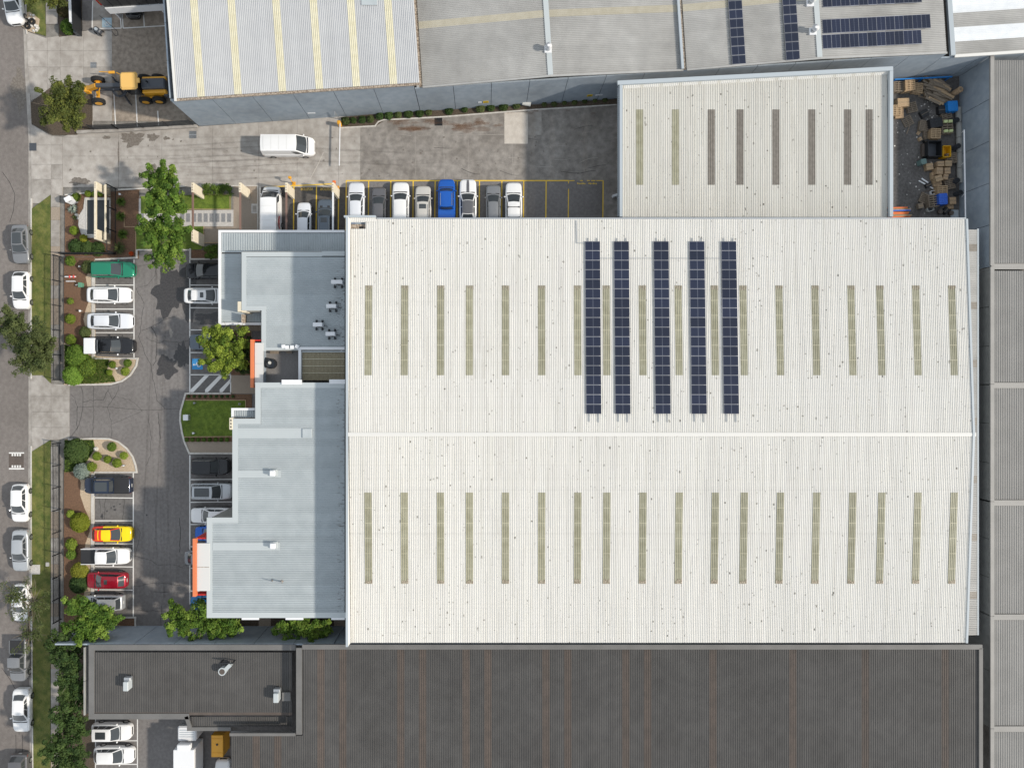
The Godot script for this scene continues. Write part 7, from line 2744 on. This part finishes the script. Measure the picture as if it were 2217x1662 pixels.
	for r in [[2036, 458, 0.42, "left rusty pot at the bottom of the scrap yard"], [2060, 461, 0.45, "right rusty pot at the bottom of the scrap yard"]]:
		var b := MB.new()
		b.tube(Vector3.ZERO, Vector3(0, 0.4, 0), 0.2, 0.27, 12)
		single("rusty_pot", r[3], "pot", b, M.roof_rust, P(r[0], r[1], 0.3, 0.021))
	b2 = MB.new()
	b2.cbox(Vector3(0, 0.04, 0), Vector3(0.9, 0.08, 1.3), 0.02)
	single("steel_sheet", "grey sheet leaning near the wall at the scrap yard foot", "sheet", b2, M.capping, P(2068, 466, 0.1, 0.021))
	# orange poles poking from under the roof
	var tones := [M.orange_plastic, M.timber, M.blue_crate, M.orange_plastic, M.orange_plastic, M.timber, M.orange_plastic, M.orange_plastic]
	var says := ["uppermost orange rail poking out beside the canopy wall", "pale timber rail among the orange rails", "blue rail among the orange rails", "long orange rail in the middle of the rails", "short orange rail below the long orange rail", "lower pale timber rail among the orange rails", "second lowest orange rail beside the roof edge", "lowest orange rail beside the roof edge"]
	for k in 8:
		var a := P(1925, 449 + k * 3.3, 0.6, 0.35 + 0.05 * (k % 3))
		var c := P(1968 + (k * 7) % 9, 448 + k * 3.2 + (k % 2) * 1.2, 0.6, 0.35 + 0.05 * (k % 3))
		var t := thing("racking_rail", says[k], "rail", (a + c) * 0.5)
		t.position.y = 0.021
		var mid := (a + c) * 0.5
		strip_box(t, "rail", a - mid + Vector3(0, a.y, 0), c - mid + Vector3(0, a.y, 0), 0.14, 0.12, tones[k])
		for e in [a, c]:
			var b := MB.new()
			b.box(Vector3(e.x - mid.x, (a.y - 0.06) * 0.5, e.z - mid.z) * Vector3(0.8, 1, 1), Vector3(0.1, a.y - 0.06, 0.1))
			put(t, "chock", b, M.old_timber)
	# downpipe along the east wall and fallen pipe lengths
	var dp := thing("downpipe", "white pipe running down the east wall of the scrap yard", "pipe")
	strip_box(dp, "pipe_run", P(2088, 281, 3.4), P(2091, 474, 3.4), 0.1, 0.1, M.white_trim)
	for v in [281.0, 350.0, 420.0]:
		strip_box(dp, "bracket", P(2088.5, v, 3.4), P(2083, v + 6, 2.6), 0.06, 0.06, M.white_trim)
	var cp := thing("pipe_stack", "long grey culvert pipe lying at the foot of east wall", "pipe")
	cp.position = P(2078, 300, 0.4, 0.02)
	for k in 5:
		var b := MB.new()
		b.tube(Vector3(-0.1 + k * 0.04, 0.32, -3.6 + k * 1.75), Vector3(-0.06 + k * 0.04, 0.32, -1.9 + k * 1.75), 0.31, 0.3, 14)
		put(cp, "pipe_length", b, M.wall_grey)
	var bl := thing("blue_beam", "long blue rack beam against the north wall of scrap yard", "beam")
	strip_box(bl, "beam", P(1937, 172, 0.9), P(2062, 166, 0.9), 0.12, 0.16, M.blue_plastic)
	for u in [1940.0, 2000.0, 2058.0]:
		var b := MB.new()
		var pp := P(u, 172 - (u - 1937) * 0.048, 0.9)
		b.box(Vector3(pp.x, 0.42, pp.z), Vector3(0.1, 0.8, 0.1))
		put(bl, "upright", b, M.blue_plastic)
	# more stock down the wall side
	pallet_stack("weathered pallet stack behind the bright blue plastic bin", 2050, 246, 3, M.old_timber, 0.3)
	pallet_stack("single grey pallet on the floor below the plywood crate", 1966, 262, 1, M.old_timber, 0.5)
	pallet_stack("weathered pallet stack between yellow crate and carton pile", 2062, 341, 4, M.old_timber, 0.1)
	pallet_stack("dark weathered pallets at the left of the slatted stack", 2004, 430, 2, M.old_timber, -0.4)
	carton("black tarpaulin bundle on the floor below the timber heap", 2003, 245, Vector3(0.9, 0.35, 0.8), 0.5, 0.021, M.plastic_black, "tarpaulin", "tarpaulin")
	carton("black bag against the large black crate's left side", 2009, 305, Vector3(0.6, 0.4, 0.5), 0.3, 0.021, M.plastic_black, "rubbish_bag", "bag")
	carton("black bag at the foot of the scrap yard", 2050, 455, Vector3(0.7, 0.4, 0.55), 0.8, 0.021, M.plastic_black, "rubbish_bag", "bag")
	carton("small brown carton beside the rusty trough", 1994, 300, Vector3(0.35, 0.3, 0.4), 0.5, 0.021, M.cardboard)
	carton("flattened carton on the floor left of the stillage", 1990, 287, Vector3(0.5, 0.06, 0.35), 0.9, 0.021, M.cardboard)
	for k in 2:
		var rr := MB.new()
		rr.bar(Vector3(-0.5, 0.03, 0.2), Vector3(0.5, 0.03, -0.25), 0.1, 0.05)
		single("loose_board", ["rust coloured board on the scrap yard floor, upper one", "rust coloured board on the scrap yard floor, lower one"][k], "board", rr, M.roof_rust if k else M.old_timber, P(1968 + k * 38, 280 + k * 134, 0.1, 0.021), 0.8 - k)
	var more := [["drum", 2068, 262, "dark drum against the wall beside the green sacks"], ["drum", 2071, 318, "dark drum against the wall beside the yellow crate"], ["drum", 2069, 392, "dark drum against the wall beside the carton pile"], ["drum", 2075, 418, "dark drum against the wall beside the pale pallets"]]
	for r in more:
		var t := thing("steel_drum", r[3], "drum", P(r[1], r[2], 0.5, 0.021))
		var b := MB.new()
		b.tube(Vector3.ZERO, Vector3(0, 0.86, 0), 0.28, 0.28, 16)
		put(t, "shell", b, M.machine_grey)
		b = MB.new()
		b.tube(Vector3(0, 0.86, 0), Vector3(0, 0.89, 0), 0.29, 0.29, 16)
		put(t, "rim", b, M.black_steel)
	pallet_stack("leaning grey pallets below the plywood crate", 1975, 232, 2, M.old_timber, 0.25)
	pallet_stack("weathered pallets left of the black covered crate", 2003, 272, 3, M.old_timber, -0.15)
	pallet_stack("weathered pallets below the yellow crate near the wall", 2058, 398, 3, M.old_timber, 0.2)
	carton("dark bundle beside the carton pile's left edge", 2012, 400, Vector3(0.7, 0.3, 0.5), 0.4, 0.021, M.plastic_black, "tarpaulin", "tarpaulin")
	carton("brown crate at the left of the yard's lower stack", 1995, 445, Vector3(0.6, 0.45, 0.6), 0.2, 0.021, M.old_timber, "timber_crate", "crate")
	# loose litter
	var lt := MB.new()
	for k in 110:
		var p := P(rng.randf_range(1936, 2030), rng.randf_range(215, 465), 0.0, 0.03)
		if rng.randf() < 0.35:
			p = P(rng.randf_range(1990, 2022), rng.randf_range(212, 262), 0.0, 0.03)
		var s := 0.025 + 0.16 * pow(rng.randf(), 4.0)
		lt.obox(Transform3D(Basis(Vector3.UP, rng.randf_range(0, 3.0)) * Basis(Vector3.RIGHT, rng.randf_range(-0.4, 0.4)), p), Vector3(s, 0.02, s * rng.randf_range(0.4, 1.2)))
	var o := put(self, "litter", lt, M.stone_white)
	o.set_meta("kind", "stuff")
	o.set_meta("label", "scraps of pale litter over the scrap yard floor")
	o.set_meta("category", "litter")


# ---------------------------------------------------------------- small things
func grate(label: String, u: float, v: float, w: float, l: float, y: float, mat: Material) -> void:
	var t := thing("drain_grate", label, "grate", P(u, v, 0.0, y))
	var b := MB.new()
	b.box(Vector3(0, -0.01, 0), Vector3(w, 0.03, l))
	put(t, "pit", b, M.dark_gap)
	for k in 7:
		b = MB.new()
		b.box(Vector3(-w / 2 + 0.05 + k * (w - 0.1) / 6.0, 0.012, 0), Vector3(0.045, 0.02, l))
		put(t, "bar", b, mat)
	b = MB.new()
	b.box(Vector3(0, 0.016, 0), Vector3(w, 0.02, 0.05))
	put(t, "cross_bar", b, mat)


func wall_sign(label: String, u: float, v: float, w: float, hgt: float, h: float, mat: Material) -> void:
	var t := thing("wall_sign", label, "sign")
	var w0 := P(430, 271)
	var p := P(u, v, h)
	p.z = w0.z - (p.x - w0.x) * 0.0655 + 0.10
	var b := MB.new()
	b.obox(Transform3D(Basis(Vector3.UP, atan(0.0655)), p), Vector3(w, hgt, 0.03))
	put(t, "plate", b, mat)
	b = MB.new()
	for k in 3:
		b.obox(Transform3D(Basis(Vector3.UP, atan(0.0655)), p + Vector3(0, hgt * (0.25 - 0.25 * k), 0.018)), Vector3(w * (0.7 - 0.15 * (k % 2)), hgt * 0.1, 0.006))
	put(t, "print", b, M.plastic_black if mat == M.sign_yellow else M.capping)


func build_small_things() -> void:
	grate("square drain grate in the drive above the delivery van", 417, 291.5, 0.85, 0.85, 0.022, M.galv)
	grate("dark square drain grate near the planted strip", 949, 263, 0.9, 0.95, 0.018, M.black_steel)
	grate("drain grate on the neighbour's concrete apron", 202, 141, 0.7, 0.65, 0.032, M.galv)
	var mh := MB.new()
	mh.box(Vector3(0, 0, 0), Vector3(0.8, 0.04, 0.9))
	single("pit_cover", "square pit cover beside the street kerb at the drive", "pit cover", mh, M.machine_grey, P(71, 318, 0.0, 0.032))
	for r in [[78, 1232, 0.95, "pale square pit lid in the lower verge lawn"], [103, 1221, 0.4, "small pale pit lid near the footpath in lower verge"]]:
		mh = MB.new()
		mh.cbox(Vector3.ZERO, Vector3(r[2], 0.06, r[2] * 1.15), 0.015)
		single("pit_cover", r[3], "pit cover", mh, M.paving, P(r[0], r[1], 0.0, 0.09))
	wall_sign("small white sign low on the blue north wall", 674, 246, 0.85, 0.3, 1.6, M.sign_white)
	wall_sign("yellow notice on the lit part of the blue north wall", 1052, 219, 0.6, 0.5, 1.5, M.sign_yellow)
	wall_sign("white notice beside the yellow notice on lit wall", 1039, 220, 0.42, 0.3, 1.5, M.sign_white)
	wall_sign("yellow notice on the shaded part of the north wall", 1277, 203, 0.62, 0.5, 1.4, M.sign_yellow)
	wall_sign("pale blue notice in the shade near the canopy", 1297, 202, 0.8, 0.3, 1.4, M.sign_white)
	# boom gate
	var bg := thing("boom_gate", "yellow boom gate with white arm across the drive", "gate", P(735, 268, 0.5, 0.02))
	var b := MB.new()
	b.cbox(Vector3(0, 0.55, 0), Vector3(0.36, 1.1, 0.4), 0.05)
	put(bg, "cabinet", b, M.machine_yellow)
	b = MB.new()
	b.bar(Vector3(0.15, 0.92, 0.0), Vector3(0.05, 0.92, 4.95), 0.09, 0.12)
	put(bg, "boom_arm", b, M.white_trim)
	b = MB.new()
	b.tube(Vector3(-0.2, 0.0, -0.75), Vector3(-0.2, 2.2, -0.75), 0.05, 0.04, 8)
	b.bar(Vector3(-0.2, 2.1, -0.75), Vector3(-0.2, 2.1, -0.35), 0.08, 0.1)
	put(bg, "camera_pole", b, M.galv)
	for r in [[634, 395, "yellow card reader post at the drive edge", M.machine_yellow], [729, 404, "orange and white bollard behind the last portal frame", M.orange_plastic]]:
		var t := thing("card_post", r[2], "bollard", P(r[0], r[1], 0.4, 0.018))
		b = MB.new()
		b.cbox(Vector3(0, 0.03, 0), Vector3(0.4, 0.06, 0.4), 0.01)
		put(t, "base_plate", b, M.machine_yellow)
		b = MB.new()
		b.tube(Vector3(0, 0.05, 0), Vector3(0, 1.1, 0), 0.06, 0.06, 10)
		b.tube(Vector3(0, 1.05, 0), Vector3(-0.12, 1.2, -0.25), 0.05, 0.05, 8)
		put(t, "post", b, r[3])
		b = MB.new()
		b.cbox(Vector3(-0.12, 1.26, -0.32), Vector3(0.34, 0.3, 0.26), 0.04)
		put(t, "head", b, r[3])
	# front garden fittings
	var hy := thing("fire_hydrant_booster", "red and white hydrant booster lying over the mulch", "hydrant", P(154, 599, 0.4, 0.05))
	b = MB.new()
	b.tube(Vector3(-0.7, 0.45, 0), Vector3(0.55, 0.45, 0), 0.07, 0.07, 10)
	put(hy, "pipe", b, M.sign_white)
	for x in [-0.15, 0.3]:
		b = MB.new()
		b.tube(Vector3(x, 0.45, -0.16), Vector3(x, 0.45, 0.16), 0.11, 0.11, 10)
		b.box(Vector3(x, 0.2, 0), Vector3(0.08, 0.44, 0.08))
		put(hy, "valve", b, M.red_gear)
	var wp := thing("water_meter", "white pipework beside the green utility box", "pipe", P(155, 609, 0.2, 0.05))
	b = MB.new()
	b.tube(Vector3(-0.6, 0.3, 0), Vector3(0.4, 0.3, 0), 0.05, 0.05, 8)
	for x in [-0.5, 0.35]:
		b.box(Vector3(x, 0.13, 0), Vector3(0.06, 0.3, 0.06))
	put(wp, "pipe", b, M.sign_white)
	b = MB.new()
	b.tube(Vector3(0.5, 0.25, 0.45), Vector3(0.72, 0.25, 0.35), 0.05, 0.07, 8)
	b.box(Vector3(0.6, 0.12, 0.4), Vector3(0.08, 0.24, 0.08))
	put(wp, "tap", b, M.sign_white)
	var gb := thing("utility_box", "green utility box in the mulch beside the white sedan", "utility box", P(175, 617, 0.3, 0.05))
	b = MB.new()
	b.cbox(Vector3(0, 0.25, 0), Vector3(0.38, 0.5, 0.5), 0.03)
	put(gb, "cabinet", b, M.green_box)
	b = MB.new()
	b.cbox(Vector3(0, 0.52, 0), Vector3(0.42, 0.05, 0.54), 0.015)
	put(gb, "lid", b, M.green_box)
	for r in [[175, 577, "grey bollard light beside the green wagon"], [176, 673, "grey bollard light behind the pearl white sedan"], [255, 797, "small spotlight between the north island's ball shrubs"], [270, 1007, "small spotlight on the south pebble island"], [421, 937, "white spotlight on the lower office lawn"], [423, 872, "grey spotlight on the upper left office lawn"], [521, 874, "grey spotlight at the upper right of office lawn"], [262, 421, "white spotlight beside the drive above the strappy plant"]]:
		var t := thing("garden_light", r[2], "light", P(r[0], r[1], 0.2, 0.05), 0.0, "garden lights")
		b = MB.new()
		b.tube(Vector3(0, -0.02, 0), Vector3(0, 0.3, 0), 0.04, 0.04, 8)
		put(t, "post", b, M.galv)
		b = MB.new()
		b.tube(Vector3(0, 0.3, 0), Vector3(-0.16, 0.42, 0.02), 0.1, 0.13, 10)
		put(t, "head", b, M.sign_white if "white" in r[2] else M.galv)
	for r in [[165, 503 - 37, 0.28, "white stone at the pond paving's left edge"], [168, 472, 0.2, "small white stone below the larger pond stone"], [207, 972, 0.32, "white rock at the left of the south pebble island"]]:
		b = MB.new()
		b.tube(Vector3(0, -0.03, 0), Vector3(0.03, r[2] * 0.5, 0.02), r[2], r[2] * 0.75, 7)
		b.tube(Vector3(0.03, r[2] * 0.5, 0.02), Vector3(0.05, r[2] * 0.8, 0.0), r[2] * 0.75, r[2] * 0.3, 7)
		single("garden_rock", r[3], "rock", b, M.stone_white, P(r[0], r[1], 0.1, 0.07))
	var ps := thing("pillar_sign", "white letterbox pillar at the garden corner by the drive", "pillar", P(152, 433, 0.8, 0.04), 0.5)
	b = MB.new()
	b.cbox(Vector3(0, 0.7, 0), Vector3(0.75, 1.4, 0.55), 0.04)
	put(ps, "pillar", b, M.sign_white)
	b = MB.new()
	b.box(Vector3(0.0, 1.1, 0.28), Vector3(0.4, 0.06, 0.02))
	put(ps, "slot", b, M.plastic_black)
	var lc := thing("lawn_cabinet", "white service cabinet at the left of office lawn", "cabinet", P(403, 903.5, 0.4, 0.07))
	b = MB.new()
	b.cbox(Vector3(0, 0.3, 0), Vector3(0.6, 0.6, 0.66), 0.04)
	put(lc, "cabinet", b, M.sign_white)
	b = MB.new()
	b.box(Vector3(0.31, 0.3, 0), Vector3(0.02, 0.4, 0.5))
	put(lc, "door", b, M.galv)
	# the street corner by the top-left car: rock bed with old tyres
	var rb := struct("rock_bed", slab([[50, 30], [64, 26], [86, 42], [84, 60], [74, 72], [56, 66], [44, 54]], -0.03, 0.09), M.pebbles)
	for r in [[58, 47, "left old tyre on the rock bed by the street"], [70, 47, "right old tyre on the rock bed by the street"], [60, 57, "lower old tyre on the rock bed by the street"]]:
		var t := thing("old_tyre", r[2], "tyre", P(r[0], r[1], 0.1, 0.09))
		b = MB.new()
		for k in 16:
			var a := TAU * k / 16.0
			b.box(Vector3(cos(a) * 0.27, 0.11, sin(a) * 0.27), Vector3(0.17, 0.2, 0.13), -a)
		put(t, "tread", b, M.rubber)
	for k in 14:
		var u := rng.randf_range(48, 82)
		var v := rng.randf_range(32, 68)
		b = MB.new()
		var s := rng.randf_range(0.12, 0.28)
		b.tube(Vector3(0, -0.02, 0), Vector3(0.02, s * 0.6, 0.02), s, s * 0.5, 7)
		single("bed_rock", "pale rock in the rock bed by the street", "rock", b, M.stone_white, P(u, v, 0.1, 0.09), rng.randf_range(0, 3), "pale rocks in the street rock bed")
	# showroom sign board, compressor and hose
	var sg := thing("sign_board", "tall white and black sign board beside the showroom path", "sign board", P(166, 35, 0.5, 0.03), 0.04)
	b = MB.new()
	b.box(Vector3(0, 0.9, 0), Vector3(0.35, 1.7, 2.6))
	put(sg, "board", b, M.sign_white)
	b = MB.new()
	b.box(Vector3(0.2, 0.9, 0), Vector3(0.06, 1.8, 4.2))
	put(sg, "frame", b, M.black_steel)
	b = MB.new()
	b.box(Vector3(0, 0.5, 1.7), Vector3(0.4, 0.95, 0.8))
	put(sg, "base", b, M.machine_grey)
	var cm := thing("air_compressor", "small black compressor trailing a hose, top left apron", "compressor", P(211, 66, 0.4, 0.03), -0.5)
	b = MB.new()
	b.cbox(Vector3(0, 0.42, 0), Vector3(0.85, 0.5, 0.55), 0.1)
	put(cm, "body", b, M.machine_grey)
	b = MB.new()
	b.tube(Vector3(-0.05, 0.66, 0), Vector3(-0.05, 0.78, 0), 0.2, 0.16, 12)
	put(cm, "motor", b, M.capping)
	for q in [[-0.3, -0.3], [-0.3, 0.3], [0.4, -0.26], [0.4, 0.26]]:
		b = MB.new()
		b.tube(Vector3(q[0], 0.17, q[1] - 0.05), Vector3(q[0], 0.17, q[1] + 0.05), 0.17, 0.17, 12)
		put(cm, "wheel", b, M.rubber)
	b = MB.new()
	var hz := []
	for r in [[219, 66], [232, 66], [242, 68], [249, 78], [255, 76], [254, 68], [245, 60], [236, 52], [228, 44], [215, 34]]:
		hz.append(P(r[0], r[1], 0.0, 0.045))
	for k in hz.size() - 1:
		b.tube(hz[k], hz[k + 1], 0.022, 0.022, 6, false)
	single("air_hose", "thin black hose curling over the apron", "hose", b, M.black_steel)
	var fl := thing("banner", "red feather banner with yellow emblem at the top edge", "banner", P(214, 8, 1.2, 0.02))
	b = MB.new()
	b.tube(Vector3(0, -0.02, 0), Vector3(0, 2.6, 0), 0.03, 0.02, 8)
	put(fl, "pole", b, M.galv)
	b = MB.new()
	b.obox(Transform3D(Basis(Vector3.UP, 0.4), Vector3(0.3, 1.7, -0.1)), Vector3(0.65, 1.7, 0.03))
	put(fl, "cloth", b, M.red_gear)
	b = MB.new()
	b.obox(Transform3D(Basis(Vector3.UP, 0.4), Vector3(0.3, 1.5, -0.1)), Vector3(0.3, 0.3, 0.045))
	put(fl, "emblem", b, M.sign_yellow)
	# yellow skip in the southern yard
	var sk := thing("yellow_container", "ochre steel container beside the southern warehouse", "container", P(477, 1605, 1.0, 0.0))
	b = MB.new()
	b.cbox(Vector3(0, 1.0, 0), Vector3(1.35, 2.0, 2.5), 0.05)
	put(sk, "body", b, M.machine_yellow)
	for k in 2:
		b = MB.new()
		b.box(Vector3(0, 2.015, -0.8 + k * 1.6), Vector3(1.2, 0.03, 0.12))
		put(sk, "lid_rib", b, M.machine_yellow)
	b = MB.new()
	b.tube(Vector3(0, 2.0, -0.2), Vector3(0, 2.06, -0.2), 0.12, 0.12, 10)
	put(sk, "filler_cap", b, M.plastic_black)
	# white barrier end poking out beneath the canopy, bin by the wall
	b = MB.new()
	b.bar(Vector3(-0.3, 0.5, 0.1), Vector3(0.6, 0.5, -0.2), 0.25, 0.5)
	b.box(Vector3(0.4, 0.12, -0.1), Vector3(0.4, 0.26, 0.3))
	single("white_barrier", "white barrier end poking out below the canopy edge", "barrier", b, M.sign_white, P(1331, 424, 0.4, 0.016))
	var cy := MB.new()
	cy.tube(Vector3(-0.3, 0.33, -0.1), Vector3(0.65, 0.33, 0.08), 0.26, 0.26, 14)
	single("fallen_drum", "pale drum lying against the blue north wall", "drum", cy, M.plate, P(1137, 225, 0.3, 0.07))
